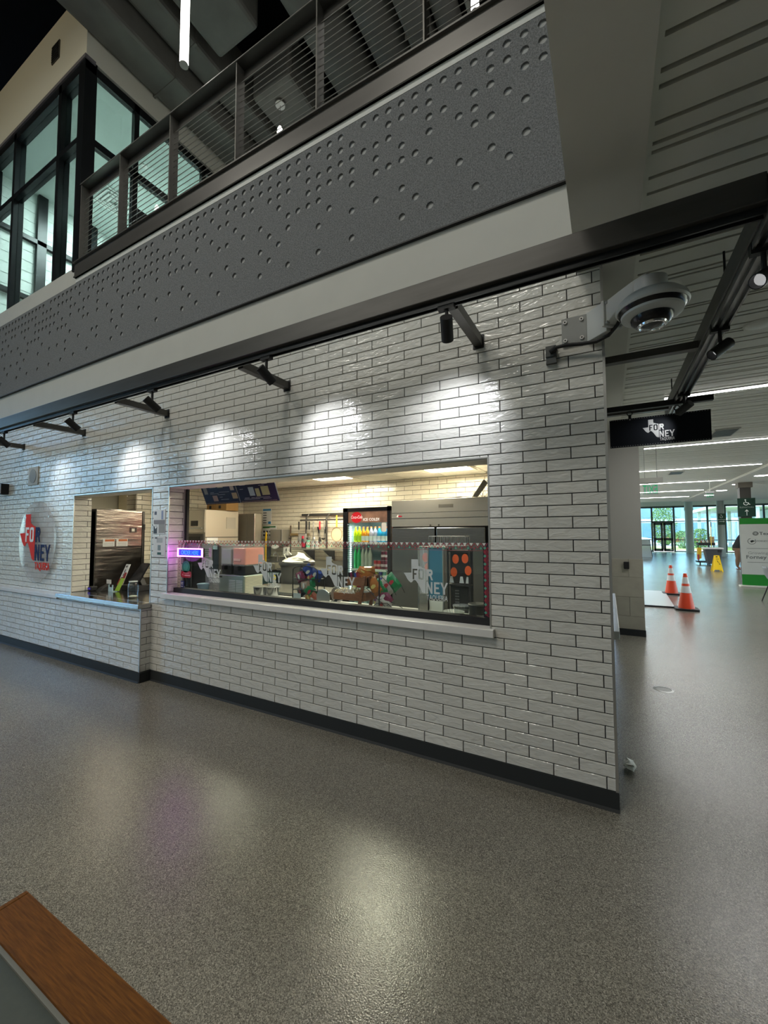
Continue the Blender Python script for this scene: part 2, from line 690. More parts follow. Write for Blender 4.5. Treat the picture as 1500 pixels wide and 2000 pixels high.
struct(MB().box(-18, -13, -.12, 14, 36.2, 0).build('floor', M_FLOOR))

# tiled shop front
OA = (-3.95, -.665, .85, 1.985)
OB = (-5.857, -4.225, .735, 1.985)
wf = sempty('wall_front')
b = MB()
backing(b, -9.6, 0, 0, 3.1, .0045, .2, (OA, OB))
b.build('grout_bed', M_GROUT, wf)
rc = tile_layout(-9.5, 0, ZB, 3.1, (OA, OB, (-.124, .1, 3.04, 3.2)), 0)
rc = [r for r in rc if not (r[1] <= -4.2 and r[3] < .74)]
lay_tiles(wf, rc, M_TILE, 'y', -.004, 268)
lay_tiles(wf, tile_layout(.0, .2, .9, 1.985, (), .2, .5), M_TILE, 'x+', -3.946, 30)
lay_tiles(wf, tile_layout(.0, .2, .78, 1.985, (), .2, .5), M_TILE, 'x+', -5.853, 30)
for (x0, x1, z0, z1) in (OA, OB):
    b = MB()
    b.box(x0 - .004, -.007, z0, x0 + .006, .004, z1)
    b.box(x1 - .006, -.007, z0, x1 + .004, .004, z1)
    b.box(x0, -.007, z1 - .004, x1, .004, z1 + .006)
    b.build('edge_trim', M_ALU, wf)
    MB().box(x0, .006, z1 - .012, x1, .2, z1 - .004).build('head_lining', M_CREAM, wf)
MB().box(-.004, -.009, .10, .010, .02, 3.04).build('corner_trim', M_ALU, wf)
MB().box(-.21, .0, 2.615, -.078, .006, 2.76).build('blanking_plate', M_GROUT, wf)

# plastered band over the tiles, drywall above
struct(MB().box(-17, -.004, 3.1, .02, .2, 5.0).build('wall_upper', M_WHITE))

# half-height wall in front of the order window
wh = sempty('wall_left')
MB().box(-9.6, -.104, 0, -4.206, .004, .735).build('grout_bed', M_GROUT, wh)
lay_tiles(wh, tile_layout(-9.5, -4.2, ZB, .735, (), -4.2 + .03), M_TILE, 'y', -.112, 210)
lay_tiles(wh, tile_layout(-.112, 0, ZB, .735, (), 0., .134), M_TILE, 'x+', -4.198, 60)
MB().box(-4.207, -.117, .10, -4.195, -.105, .735).build('corner_trim', M_ALU, wh)
MB().box(-9.6, -.135, .718, -5.90, .0, .762).build('ledge', M_QUARTZ, wh, bevel=.004)

for nm, pts in (('baseboard_front', [(-4.185, 0, .012, 0)]), ('baseboard_left', [(-9.6, -.112, -4.185, 0)])):
    b = MB()
    for x0, y0, x1, y1 in pts:
        if nm == 'baseboard_front':
            b.prism([(-.012, .10), (.002, .10), (.002, 0), (-.024, 0), (-.014, .014)], 'x', x0, x1)
        else:
            b.prism([(y0 - .012, .10), (y0 + .004, .10), (y0 + .004, 0), (y0 - .024, 0), (y0 - .014, .014)], 'x', x0, x1)
            b.box(x1 - .004, y0 - .012, 0, x1 + .012, 0, .10)
    struct(b.build(nm, M_BASE))

# stainless order counter and the stone sill under the big window
t = thing('order_counter', 'stainless steel order counter sticking out of the smaller shop window', 'counter', (-5.0, .1, .735))
MB().box(-5.9, -.145, .738, -4.19, -.012, .782).box(-5.806, -.012, .738, -4.236, .62, .782).build('counter_slab', mat('counter_steel', (.40, .40, .40), .16, metal=1, bump=.03, bscale=20), t, bevel=.004)
MB().box(-5.9, -.149, .742, -4.19, -.1455, .779).build('front_edge', M_INOX, t)
struct(MB().box(-3.994, -.045, .85, -.640, .1, .90).build('windowsill_front', M_QUARTZ, bevel=.004))

# kiosk's hall side
we = sempty('wall_east')
MB().box(-.2, .2, 0, -.002, 4.42, 3.04).build('plaster', M_WHITE, we)
MB().box(-.01, .28, .85, .042, 2.06, .90).build('sill', M_QUARTZ, we, bevel=.003)
b = MB()
b.box(-.004, 1.25, 1.22, .016, 1.29, 1.80).build('window_frame', M_ALU, we)
MB().box(-.004, .2, 0, .008, 4.42, .10).build('base_strip', M_BASE, we)

# stone-faced pier at the end of the kiosk
pi_ = sempty('pillar_hall')
MB().box(.02, 4.43, 0, .424, 5.2, 3.1).build('plaster', mat('pier_paint', (.36, .35, .315), .6), pi_)
M_STONE = mat('limestone', (.37, .345, .28), .75, noise=.08, nscale=7, rnd=.05, bump=.15, bscale=40)
zc = [.092, .28, .559, .847, 1.114]
for k in range(4):
    xs = [.02, .246, .43] if k in (1, 3) else [.02, .43]
    for x0, x1 in zip(xs, xs[1:]):
        MB().box(x0 + .0015, 4.414, zc[k] + .0015, x1 - .0015, 5.22, zc[k + 1] - .0015).build('stone_block', M_STONE, pi_, bevel=.002)
MB().box(.02, 4.405, 0, .436, 5.225, .09).build('base_strip', M_BASE, pi_)

# soffit beam along the atrium edge and the slab above the hall
struct(MB().box(-.123, -12, 3.04, .176, 0, 3.3).box(.0, 0, 3.04, .176, 4.43, 3.3).build('ceiling_soffit', M_SOFFIT))
struct(MB().box(-.118, -12, 3.3, 14, -.004, 5.0).box(.02, -.004, 3.3, 14, 23, 5.0).build('slab_upper', M_WHITE))

# slatted ceiling of the hall
cs = sempty('ceiling_hall')
MB().box(.176, -12, 3.135, 3.34, 23, 3.16).build('ceiling_void', M_BLACK, cs)
MB().box(.172, -12, 3.082, .200, 23, 3.112).build('edge_angle', M_SLAT, cs)
MB().box(3.32, -12, 3.082, 3.345, 23, 3.112).build('edge_angle', M_SLAT, cs)
cyc = [.096, .045, .143, .099, .189, .035, .138, .12, .06, .15]
y, i = -5.06, 0
far = MB()
while y < 22.9:
    wdt = cyc[i % len(cyc)]
    mb = far if y > 13.5 else MB()
    mb.box(.2, y + .010, 3.10, 3.32, min(y + wdt, 22.95) - .010, 3.125)
    if y <= 13.5: mb.build('slat', M_SLAT, cs)
    y += wdt
    i += 1
far.build('slat_field', M_SLAT, cs)['kind'] = 'stuff'
# plain ceiling east of the slats and the higher lobby ceiling
struct(MB().box(3.345, -12, 3.06, 14, 23, 3.3).build('ceiling_east', mat('ceiling_paint', (.66, .66, .63), .6)))
struct(MB().box(-2, 23, 4.25, 14, 36.2, 4.45).box(-2, 22.9, 3.3, 14, 23.0, 4.3).build('ceiling_lobby', mat('ceiling_paint', (.66, .66, .63), .6)))
we2 = sempty('wall_hall_east')  # unseen; its glazing is added to bring daylight into the hall
MB().box(12, -12, 0, 12.2, 2, 4.4).box(12, 26, 0, 12.2, 36, 4.4).box(12, 2, 0, 12.2, 26, .3).box(12, 2, 3.1, 12.2, 26, 4.4).build('plaster', M_CREAM, we2)
for k in range(13): MB().box(12.05, 1.96 + k * 2, .3, 12.13, 2.04 + k * 2, 3.1).build('mullion', M_BLACK, we2)
MB().box(12.08, 2, .3, 12.09, 26, 3.1).build('pane', M_GLASS, we2)
struct(MB().box(-2.2, 5.2, 0, -2, 36, 4.4).build('wall_hall_west', M_CREAM))

# atrium shell, outside the picture except in reflections
M_SHELL = mat('shell_paint', (.5, .5, .47), .7)
wa = sempty('wall_atrium_west')
b = MB().box(-17.2, -12, 0, -17, 9, .35).box(-17.2, -12, .35, -17, -9.2, 4.9).box(-17.2, -3.4, .35, -17, 1, 4.9).box(-17.2, -12, 4.9, -17, -1, 10.4).box(-17.2, -1, 8.6, -17, 9, 10.4).box(-17.2, 1.0, 0, -17, 9, 5)
b.build('plaster', M_SHELL, wa)
b = MB()
for k in range(4): b.box(-17.08, -9.0 + k * 1.8 - .04, .35, -16.96, -9.9 + k * 1.8 + .04, 4.9)
b.box(-17.06, -9.2, 2.5, -16.98, -3.4, 2.58).build('mullion', M_BLACK, wa)
MB().box(-17.03, -9.2, .35, -17.02, -3.4, 4.9).box(-17.03, -1, 5, -17.02, 9, 8.6).build('pane', glassmat('blue_tint_glass', (.66, .86, 1.0)), wa)  # blue tint and upper pane added, for bluer daylight and a brighter upstairs
ws = sempty('wall_atrium_south')
MB().box(-17, -12.2, 0, 14, -12, 7.6).box(-17, -12.2, 10.1, 14, -12, 10.4).box(-17, -12.2, 7.6, -13, -12, 10.1).box(-1, -12.2, 7.6, 14, -12, 10.1).build('plaster', M_SHELL, ws)
for k in range(9): MB().box(-13.04 + k * 1.5, -12.1, 7.6, -12.96 + k * 1.5, -12.02, 10.1).build('mullion', M_BLACK, ws)
MB().box(-13, -12.08, 7.6, -1, -12.07, 10.1).build('pane', glassmat('warm_tint_glass', (.62, .575, .48)), ws)  # warm tint added to take the blue out of the daylight
struct(MB().box(4, -12, 5, 4.2, 9, 10.4).build('wall_upstairs_east', mat('upstairs_dark', (.08, .08, .078), .8)))
struct(MB().box(-17, 9, 5, 4.2, 9.2, 10.4).build('wall_upstairs_north', mat('upstairs_dark', (.08, .08, .078), .8)))
struct(MB().box(-17, .2, 2.62, -.02, 9.2, 4.95).build('slab_kiosk', M_WHITE))
struct(MB().box(-17.2, -12.2, 10.4, 4.2, 9.2, 10.6).build('ceiling_deck', M_DECK))

# ------------------------------------------------------------------ felt panel with cut-out dots
HOLES = {0: '012', 1: '01246', 2: '0137', 3: '01246', 4: '02348', 5: '0136', 6: '02', 7: '012358', 8: '0147', 9: '013468', 10: '0124', 11: '02346', 12: '02', 13: '123468', 14: '0123', 15: '01235', 16: '023468', 17: '01234', 18: '014', 19: '012458', 20: '01236', 21: '01257', 22: '01468', 23: '012', 24: '01246', 25: '0137', 26: '01246', 27: '0248', 28: '0136', 29: '02', 30: '012358', 31: '0147', 32: '013468', 33: '0124', 34: '02346', 35: '02', 36: '123468', 37: '0123', 38: '01235', 39: '023468', 40: '01234', 41: '014', 42: '0124568', 43: '01237', 44: '012568', 45: '014', 46: '012', 47: '0123467', 48: '016', 49: '01248', 50: '0234', 51: '0136', 52: '028', 53: '01235', 54: '01467', 55: '01348', 56: '01246', 57: '023', 58: '0123468', 59: '123', 60: '01235', 61: '023468', 62: '01234', 63: '014', 64: '012458', 65: '01236', 66: '01257', 67: '01468', 68: '012', 69: '01246', 70: '0137', 71: '01246', 72: '02348', 73: '0136', 74: '02', 75: '012358', 76: '0147'}
DX, DZ = .1092, .1095
HX, HZ = -.275, 4.68
t = thing('acoustic_panel', 'long grey felt wall panel with punched round dimples under the balcony', 'wall panel', (-4.3, 0, 4.18))
b = MB()
bk = MB()
YF, YB = -.032, -.018
NC, NR = 77, 9
zt, zb_ = 4.742, 3.614
xe = HX + DX / 2
xw = HX - (NC - .5) * DX
zr = HZ + DZ / 2
for c in range(NC):
    rows = {int(ch, 16) for ch in HOLES.get(c, '')}
    xc = HX - c * DX
    for r in range(NR):
        z = HZ - r * DZ
        x0, x1, z0, z1 = xc - DX / 2, xc + DX / 2, z - DZ / 2, z + DZ / 2
        if r not in rows:
            b.quad((x0, YF, z0), (x1, YF, z0), (x1, YF, z1), (x0, YF, z1))
            continue
        n, R = 16, .027
        out, cir, dep = [], [], []
        for k in range(n):
            a = 2 * PI * k / n + PI / 4
            ca, sa = math.cos(a), math.sin(a)
            mxx = max(abs(ca), abs(sa))
            out.append((xc + ca / mxx * DX / 2, YF, z + sa / mxx * DZ / 2))
            cir.append((xc + ca * R, YF, z + sa * R))
            dep.append((xc + ca * R, YB, z + sa * R))
        fs = []
        for k in range(n):
            q = (k + 1) % n
            fs += [(k, q, n + q, n + k), (n + k, n + q, 2 * n + q, 2 * n + k)]
        b.add(out + cir + dep, fs)
        bk.add(dep, [tuple(range(n))])
zl = HZ - (NR - .5) * DZ
b.quad((xw, YF, zb_), (xe, YF, zb_), (xe, YF, zl), (xw, YF, zl))
b.quad((xw, YF, zr), (xe, YF, zr), (xe, YF, zt), (xw, YF, zt))
b.quad((xe, YF, zb_), (-.118, YF, zb_), (-.118, YF, zt), (xe, YF, zt))
b.quad((xw, YF, zb_), (xw, -.0045, zb_), (-.118, -.0045, zb_), (-.118, YF, zb_))
b.quad((xw, YF, zt), (-.118, YF, zt), (-.118, -.0045, zt), (xw, -.0045, zt))
b.build('felt_sheet', M_FELT, t, fix=False)
bk.build('dimple_floor', mat('dimple_grey', (.40, .41, .41), .9), t, fix=False)['kind'] = 'stuff'
MB().box(xw, YF, zb_ - .010, -.118, -.0045, zb_).build('lower_edge', M_BLACK, t)
MB().box(-5.955, -.034, 4.745, -.118, -.0045, 4.80).build('edge_strip', mat('pale_trim', (.58, .60, .58), .5), t)

# ------------------------------------------------------------------ balcony railing
t = thing('balcony_railing', 'dark steel balcony railing with thin horizontal cables above the felt panel', 'railing', (-3.0, .03, 4.8))
b = MB()
b.box(-5.96, -.05, 4.803, -.12, .03, 5.0)
b.box(-5.96, -.075, 4.985, -.12, .03, 5.0)
b.box(-5.96, -.062, 4.803, -.12, .03, 4.815)
b.build('channel', M_CHAN, t)
PX = [-5.865, -4.978, -4.022, -3.005, -2.04, -1.068, -.18]
for x in PX:
    MB().box(x - .006, -.048, 4.95, x + .006, .05, 6.02).build('post', M_RAIL, t)
b = MB().box(-5.88, -.055, 6.018, -.12, .055, 6.03).box(-5.88, .043, 5.925, -.12, .055, 6.02)
b.build('top_rail', M_STEEL, t)
MB().box(-5.88, -.058, 6.022, -.12, -.054, 6.032).build('rail_edge', M_RAIL, t)
for k in range(13):
    z = 5.065 + k * .0655
    MB().cyl((-5.87, 0, z), (-.12, 0, z), .0038, n=6).build('cable', M_RAIL, t)

# ------------------------------------------------------------------ glazed room upstairs
g = sempty('window_1')
M_MULL = mat('mullion_black', (.012, .014, .016), .3, metal=.3)
b = MB().box(-6.10, -.02, 4.95, -5.95, .13, 7.90)
b.build('corner_post', M_MULL, g)
for x in (-6.64, -8.08):
    MB().box(x - .04, -.01, 5.0, x + .04, .12, 7.86).build('mullion', M_MULL, g)
MB().box(-9.06, -.01, 7.74, -5.95, .12, 7.86).build('head_rail', M_MULL, g)
MB().box(-9.06, -.008, 6.76, -6.0, .10, 6.84).build('transom', M_MULL, g)
MB().box(-9.2, -.03, 7.86, -5.93, .1, 7.91).build('drip_edge', mat('drip_grey', (.16, .15, .17), .5), g)
for y0, y1 in ((.64, .71), (1.78, 1.85), (2.45, 2.55)):
    MB().box(-6.03, y0, 5.0, -5.955, y1, 7.86).build('mullion', M_MULL, g)
MB().box(-6.03, .1, 7.74, -5.955, 2.55, 7.86).build('head_rail', M_MULL, g)
MB().box(-6.03, .1, 6.74, -5.955, 2.55, 6.84).build('transom', M_MULL, g)
MB().box(-6.03, .72, 4.95, -5.96, .86, 6.3).box(-6.03, .86, 6.17, -5.96, 2.2, 6.3).build('door_frame', M_MULL, g)
for x0, x1 in ((-8.04, -6.68), (-6.60, -6.10), (-9.06, -8.12)):
    for z0, z1 in ((5.0, 6.76), (6.84, 7.74)):
        MB().box(x0, .05, z0, x1, .058, z1).build('pane', M_GLASST, g)
for y0, y1 in ((.13, .64), (.71, 1.78), (1.85, 2.45)):
    for z0, z1 in ((5.0, 6.74), (6.84, 7.74)):
        MB().box(-5.998, y0, z0, -5.99, y1, z1).build('pane', M_GLASST, g)
struct(MB().box(-17, -.006, 7.905, -5.955, .2, 8.96).box(-6.15, .2, 7.905, -5.957, 2.55, 8.5).build('wall_bulkhead', M_CREAM))
struct(MB().box(-9.3, .12, 7.75, -6.03, 2.6, 7.9).build('ceiling_room', mat('room_ceiling', (.55, .62, .60), .7)))
struct(MB().box(-9.3, 2.55, 5, -5.95, 2.7, 8.2).build('wall_room_north', mat('room_wall', (.66, .70, .68), .7)))
g2 = sempty('window_2')
for y0 in (.0, .66, 1.5, 2.4): MB().box(-9.1, y0, 5, -9.0, y0 + .14, 7.75).build('mullion', M_MULL, g2)
for z in (5.0, 5.74, 6.84): MB().box(-9.1, 0, z - .04, -9.0, 2.5, z + .04).build('transom', M_MULL, g2)
struct(MB().box(-9.3, 0, 4.95, -9.08, 2.6, 7.75).build('wall_room_west', mat('room_pale', (.78, .85, .83), .6)))  # pale wall built in place of glazing bright with daylight
for k in range(14): MB().box(-9.082, .1, 5.1 + k * .19, -9.074, 2.5, 5.106 + k * .19).build('siding_line', mat('siding_line', (.5, .56, .55), .7), g2)
area_lamp('room_fill_light', (-7.4, 1.3, 7.70), (0, 0, 0), 1.6, .8, 200, (.94, 1, .985))  # added fill light that brightens the upstairs room
t = thing('ceiling_diffuser', 'square white louvred air diffuser in the ceiling of the upstairs glass room', 'vent', (-7.97, 1.4, 7.74))
for k in range(4):
    e = .27 - k * .065
    b = MB()
    for s in (-1, 1):
        b.box(-7.97 + s * e - .014, 1.4 - e, 7.725 - k * .006, -7.97 + s * e + .014, 1.4 + e, 7.738)
        b.box(-7.97 - e, 1.4 + s * e - .014, 7.725 - k * .006, -7.97 + e, 1.4 + s * e + .014, 7.738)
    b.build('louvre_ring', mat('vent_white', (.8, .82, .8), .35), t)
tag(MB().lathe([(.001, 0), (.05, 0), (.055, .012)], (-6.75, 1.25, 7.738)).build('smoke_detector', M_QUARTZ, smooth=True), 'round white smoke detector on the ceiling of the upstairs glass room', 'detector')
t = thing('wall_vent', 'small dark rectangular grille high on the cream bulkhead over the upstairs glass room', 'vent', (-6.82, -.02, 8.47))
MB().box(-6.93, -.02, 8.33, -6.71, -.006, 8.60).build('frame', M_STEEL, t)
for k in range(7): MB().box(-6.92, -.026, 8.345 + k * .036, -6.72, -.02, 8.365 + k * .036).build('slat', M_BLACK, t)

# ------------------------------------------------------------------ roof services
def duct_box(x0, x1, y0, y1, z0, z1, label):
    t = thing('air_duct', label, 'duct', ((x0 + x1) / 2, (y0 + y1) / 2, z0))
    MB().box(x0, y0, z0, x1, y1, z1).build('duct_body', M_DUCT, t, bevel=.05)
    for k in range(int((y1 - y0) / 1.4)):
        y = y0 + .7 + k * 1.4
        MB().box(x0 - .012, y, z0 - .012, x1 + .012, y + .03, z1 + .012).build('duct_flange', M_DUCT, t)
        MB().cyl(((x0 + x1) / 2, y + .1, z1), ((x0 + x1) / 2, y + .1, 10.4), .008, n=5).build('hanger_rod', M_DECK, t)


def duct_round(x, r, y0, y1, z, label):
    t = thing('air_duct', label, 'duct', (x, (y0 + y1) / 2, z))
    MB().cyl((x, y0, z), (x, y1, z), r, n=24).build('duct_body', M_DUCT, t, smooth=True)
    for k in range(int((y1 - y0) / 1.6)):
        y = y0 + .8 + k * 1.6
        MB().cyl((x, y, z), (x, y + .035, z), r + .012, n=24).build('duct_flange', M_DUCT, t, smooth=True)
        MB().cyl((x, y + .1, z + r), (x, y + .1, 10.4), .008, n=5).build('hanger_rod', M_DECK, t)


duct_box(-5.94, -5.42, -4, 8.8, 8.22, 9.0, 'square grey duct touching the cream bulkhead of the glass room')
duct_box(-5.36, -4.98, -4, 8.8, 8.5, 9.3, 'narrow square grey duct second from the glass room')
duct_box(-4.75, -3.98, -4, 1.15, 8.36, 9.1, 'near length of wide square grey duct, ending at a dark gap')
duct_box(-4.75, -3.98, 1.75, 8.8, 8.35, 9.1, 'far length of wide square grey duct beyond the dark gap')
duct_round(-3.36, .34, -4, 8.8, 8.8, 'fat round grey duct left of the other round ducts')
duct_round(-2.66, .28, -4, 8.8, 8.8, 'round grey duct second among the round ducts')
duct_box(-2.32, -1.97, -4, 8.8, 8.5, 9.1, 'square grey duct between two round ducts')
duct_round(-1.76, .17, -4, 8.8, 8.68, 'slim round duct at the right end of the duct row')
t = thing('sprinkler_pipe', 'thin pale steel pipe under the roof right of the slim round duct', 'pipe', (-1.46, 2, 8.6))
MB().cyl((-1.46, -4, 8.6), (-1.46, 8.8, 8.6), .035, n=10).build('pipe_run', mat('pipe_grey', (.35, .34, .30), .4), t, smooth=True)
for y in (0, 3, 6): MB().cyl((-1.46, y, 8.6), (-1.46, y + .08, 8.6), .05, n=10).build('coupling', M_RAIL, t, smooth=True)


def vtube(x, y, z0, z1, r, label, ztop=10.4):
    t = thing('tube_light', label, 'lamp', (x, y, z0), 'hanging tube lights')
    MB().cyl((x, y, z0 + .012), (x, y, z1), r, n=20).build('lit_tube', M_LIGHT, t, smooth=True)
    MB().cyl((x, y, z0), (x, y, z0 + .012), r * 1.02, n=20).build('end_cap', M_ALU, t)
    MB().cyl((x, y, z1), (x, y, z1 + .03), r * 1.02, n=20).build('top_cap', M_ALU, t)
    MB().cyl((x, y, z1 + .03), (x, y, ztop), .004, n=6).build('cord', M_BLACK, t)


vtube(-3.58, -.2, 6.16, 7.7, .040, 'long bright vertical tube light hanging left of the railing', 8.535)
vtube(-1.11, 1.5, 7.12, 8.7, .043, 'bright vertical tube light partly hidden behind the balcony railing')
t = thing('pendant_lamp', 'small pendant lamp with glowing bulb under a white ceiling disc behind the cables', 'lamp', (-4.39, 2.0, 7.86))
MB().lathe([(.075, 0), (.078, .012), (.05, .04), (.001, .05)], (-4.39, 2.0, 8.30), n=24).build('ceiling_disc', M_QUARTZ, t, smooth=True)
MB().cyl((-4.39, 2.0, 7.95), (-4.39, 2.0, 8.31), .004, n=6).build('cord', M_RAIL, t)
MB().lathe([(.001, -.055), (.035, -.045), (.045, -.01), (.035, .045), (.016, .085)], (-4.39, 2.0, 7.865), n=16).build('bulb', mat('lit_bulb', (1, 1, 1), .5, emit=14, ecol=(1, .97, .85)), t, smooth=True)


# ------------------------------------------------------------------ track light beams
M_TRACK = mat('track_black', (.03, .032, .034), .3, metal=.5)
t = thing('light_beam', 'long dark steel beam with lighting track running along the tiled front', 'beam', (-3.5, -.55, 2.75))
b = MB().box(-8.2, -.61, 2.755, .565, -.51, 2.87)
b.build('beam_body', M_STEEL, t, bevel=.004)
b = MB().box(-8.2, -.580, 2.725, .565, -.572, 2.757).box(-8.2, -.545, 2.725, .565, -.537, 2.757).box(-8.2, -.572, 2.74, .565, -.545, 2.748)
b.build('track', M_TRACK, t)
for x in (-.715, -2.365, -4.01, -5.665, -7.32):
    MB().box(x - .027, -.51, 2.725, x + .027, -.008, 2.783).build('strut', M_STEEL, t)
    MB().box(x - .036, -.012, 2.71, x + .036, -.0045, 2.797).build('strut_plate', M_BLACK, t)

t = thing('light_beam', 'dark steel beam with lighting track running away into the hall', 'beam', (.62, 1.2, 2.75))
MB().box(.568, -.8, 2.755, .672, 2.66, 2.87).build('beam_body', M_STEEL, t, bevel=.004)
MB().box(.578, -.8, 2.722, .588, 2.66, 2.757).box(.652, -.8, 2.722, .662, 2.66, 2.757).box(.612, -.8, 2.722, .628, 2.66, 2.757).box(.588, -.8, 2.742, .652, 2.66, 2.75).build('track', mat('track_grey', (.2, .2, .2), .3, metal=.8), t)
for y in (.82, 2.38): MB().box(.0, y - .03, 2.75, .568, y + .03, 2.80).build('strut', M_STEEL, t)
for y in (.3, 2.5): MB().cyl((.62, y, 2.87), (.62, y, 3.10), .006, n=6).build('hanger_rod', M_BLACK, t)


def spotlight(mount, aim, label, power, group, size=84, blend=1.0, tz=2.725):
    x, y, z = mount
    head = Vector((x, y, z - .135))
    d = (Vector(aim) - head).normalized()
    t = thing('spotlight', label, 'spotlight', (x, y, z), group)
    MB().box(x - .045, y - .018, z - .03, x + .045, y + .018, z + .018).build('track_adapter', M_BLACK, t)
    MB().cyl((x, y, z - .03), (x, y, z - .115), .010, n=8).build('stem', M_BLACK, t)
    a, c = head - d * .065, head + d * .065
    b = MB().cyl(a, c, .033, n=18, cap=False).cyl(c, a + d * .02, .029, n=18, cap=False).cyl(a, a + d * .02, .0325, n=18)
    k0 = len(b.v)
    b.cyl(c, c + d * .0005, .033, .029, n=18, cap=False)
    b.build('lamp_body', M_BLACK, t, smooth=True)
    MB().cyl(c - d * .045, c - d * .040, .028, n=16).build('lens', M_LENS if group == GW else mat('lens_dim', (.6, .6, .6), .3, emit=.45), t)
    l = bpy.data.lights.new('spot_beam', 'SPOT')
    l.energy = power
    l.spot_size = math.radians(size)
    l.spot_blend = blend
    l.shadow_soft_size = .025
    l.color = (.93, .95, 1)
    o = bpy.data.objects.new('spot_beam', l)
    o.location = c + d * .004 - t.location
    o.rotation_euler = d.to_track_quat('-Z', 'Y').to_euler()
    o.parent = t
    COL.objects.link(o)
    return t


GW = 'spotlights over the tiled front'
spotlight((-.735, -.558, 2.735), (-.90, 0, 2.16), 'black track spotlight over the tiles nearest to the corner dome camera', 19, GW)
spotlight((-2.055, -.558, 2.735), (-1.90, 0, 2.16), 'black track spotlight above the middle of the wide window, second from the corner', 19, GW)
spotlight((-3.37, -.558, 2.735), (-3.22, 0, 2.16), 'black track spotlight above the left end of wide window', 19, GW)
spotlight((-4.69, -.558, 2.735), (-4.55, 0, 2.1), 'black track spotlight above the pillar between both windows', 19, GW)
spotlight((-6.30, -.558, 2.735), (-6.15, 0, 2.05), 'black track spotlight at the far left end of beam', 10, GW)
GH = 'spotlights on the hall beam'
spotlight((.62, .47, 2.735), (.25, .30, 2.3), 'black track spotlight on the hall beam, middle one, tilted left', 5, GH)
spotlight((.62, 1.80, 2.735), (.40, 2.03, 2.45), 'black track spotlight right above the hanging black sign', 2.5, GH)
spotlight((.62, -.32, 2.735), (.3, -.7, 2.3), 'black track spotlight at the top right edge near the beam crossing', 5, GH)

# ------------------------------------------------------------------ hanging sign
t = thing('sign_arm', 'black arm reaching out from the tiled corner to carry the hanging sign', 'arm', (.43, 2.04, 2.72))
MB().box(.0, 2.015, 2.70, .87, 2.065, 2.752).build('arm_body', M_BLACK, t, bevel=.003)
MB().box(-.002, 1.98, 2.67, .008, 2.10, 2.78).build('wall_plate', M_BLACK, t)
t = thing('hanging_sign', 'black hanging sign with white state outline and lettering beside the tiled corner', 'sign', (.44, 2.04, 2.48))
MB().box(.04, 2.03, 2.342, .845, 2.05, 2.620).build('sign_board', mat('sign_navy', (.008, .010, .014), .65, spec=.2), t)
M_SIGNW = mat('sign_white', (.62, .62, .60), .6)
logo(t, .447, 2.0285, 2.405, .75, M_SIGNW, M_SIGNW, M_SIGNW)
b = MB()
for k in range(40):
    x = .05 + k * .0204
    for z in (2.350, 2.612):
        b.add([(x, 2.0292, z - .004), (x + .006, 2.0292, z), (x, 2.0292, z + .004), (x - .006, 2.0292, z)], [(0, 1, 2, 3)])
b.build('border_dots', mat('dot_grey', (.22, .22, .22), .6), t)['kind'] = 'stuff'
for x in (.215, .595):
    MB().tube([(x + .022 * math.sin(a), 2.04, 2.672 + .022 * math.cos(a)) for a in [k * PI / 8 for k in range(17)]], .005, 6).build('ring', M_BLACK, t)
    MB().box(x - .012, 2.026, 2.60, x + .012, 2.054, 2.655).build('clip', M_BLACK, t)
    MB().cyl((x, 2.024, 2.607), (x, 2.03, 2.607), .006, n=8).build('screw', M_ALU, t)

# ------------------------------------------------------------------ dome camera on the corner
M_CAMW = mat('camera_white', (.52, .54, .52), .4)
M_CAMG = mat('camera_grey', (.30, .31, .30), .5)
t = thing('security_camera', 'white dome security camera on a corner bracket at the tile edge', 'camera', (.0, -.1, 2.69))
b = MB().box(-.212, -.02, 2.605, -.078, -.006, 2.768)
b.build('corner_plate', M_CAMG, t, bevel=.002)
b = MB().prism([(-.078, -.006), (-.078, -.02), (.02, -.115), (.06, -.075), (.01, -.006)], 'z', 2.60, 2.772)
b.build('corner_box', M_CAMW, t, bevel=.003)
for x in (-.193, -.105):
    for z in (2.632, 2.742):
        MB().cyl((x, -.028, z), (x, -.02, z), .011, n=12).build('bolt', M_QUARTZ, t)
        MB().cyl((x, -.0285, z), (x, -.0278, z), .005, n=8).build('bolt_socket', M_BLACK, t)
cx, cy = .215, -.26
dr = Vector((.7071, -.7071, 0))
pv = Vector((.7071, .7071, 0))
p0 = Vector((.04, -.095, 0))
vsq = []
for q in (p0, p0 + dr * .018):
    for a, z in ((-.062, 2.615), (.062, 2.615), (.062, 2.757), (-.062, 2.757)):
        vsq.append((q.x + pv.x * a, q.y + pv.y * a, z))
MB().add(vsq, [(0, 1, 2, 3), (7, 6, 5, 4), (0, 4, 5, 1), (1, 5, 6, 2), (2, 6, 7, 3), (3, 7, 4, 0)]).build('arm_flange', M_CAMW, t, bevel=.004)
for a in (-.045, .045):
    for z in (2.632, 2.74):
        q = p0 + dr * .02 + pv * a
        MB().cyl((q.x, q.y, z), (q.x + dr.x * .012, q.y + dr.y * .012, z), .010, n=10).build('bolt', M_CAMG, t)
arm = []
for k, (dd, hw, zl, zh) in enumerate(((.018, .05, 2.625, 2.75), (.09, .045, 2.665, 2.76), (.18, .045, 2.705, 2.765), (.26, .04, 2.715, 2.765))):
    q = p0 + dr * dd
    for a, z in ((-hw, zl), (hw, zl), (hw, zh), (-hw, zh)):
        arm.append((q.x + pv.x * a, q.y + pv.y * a, z))
fs = [(0, 1, 2, 3), (15, 14, 13, 12)]
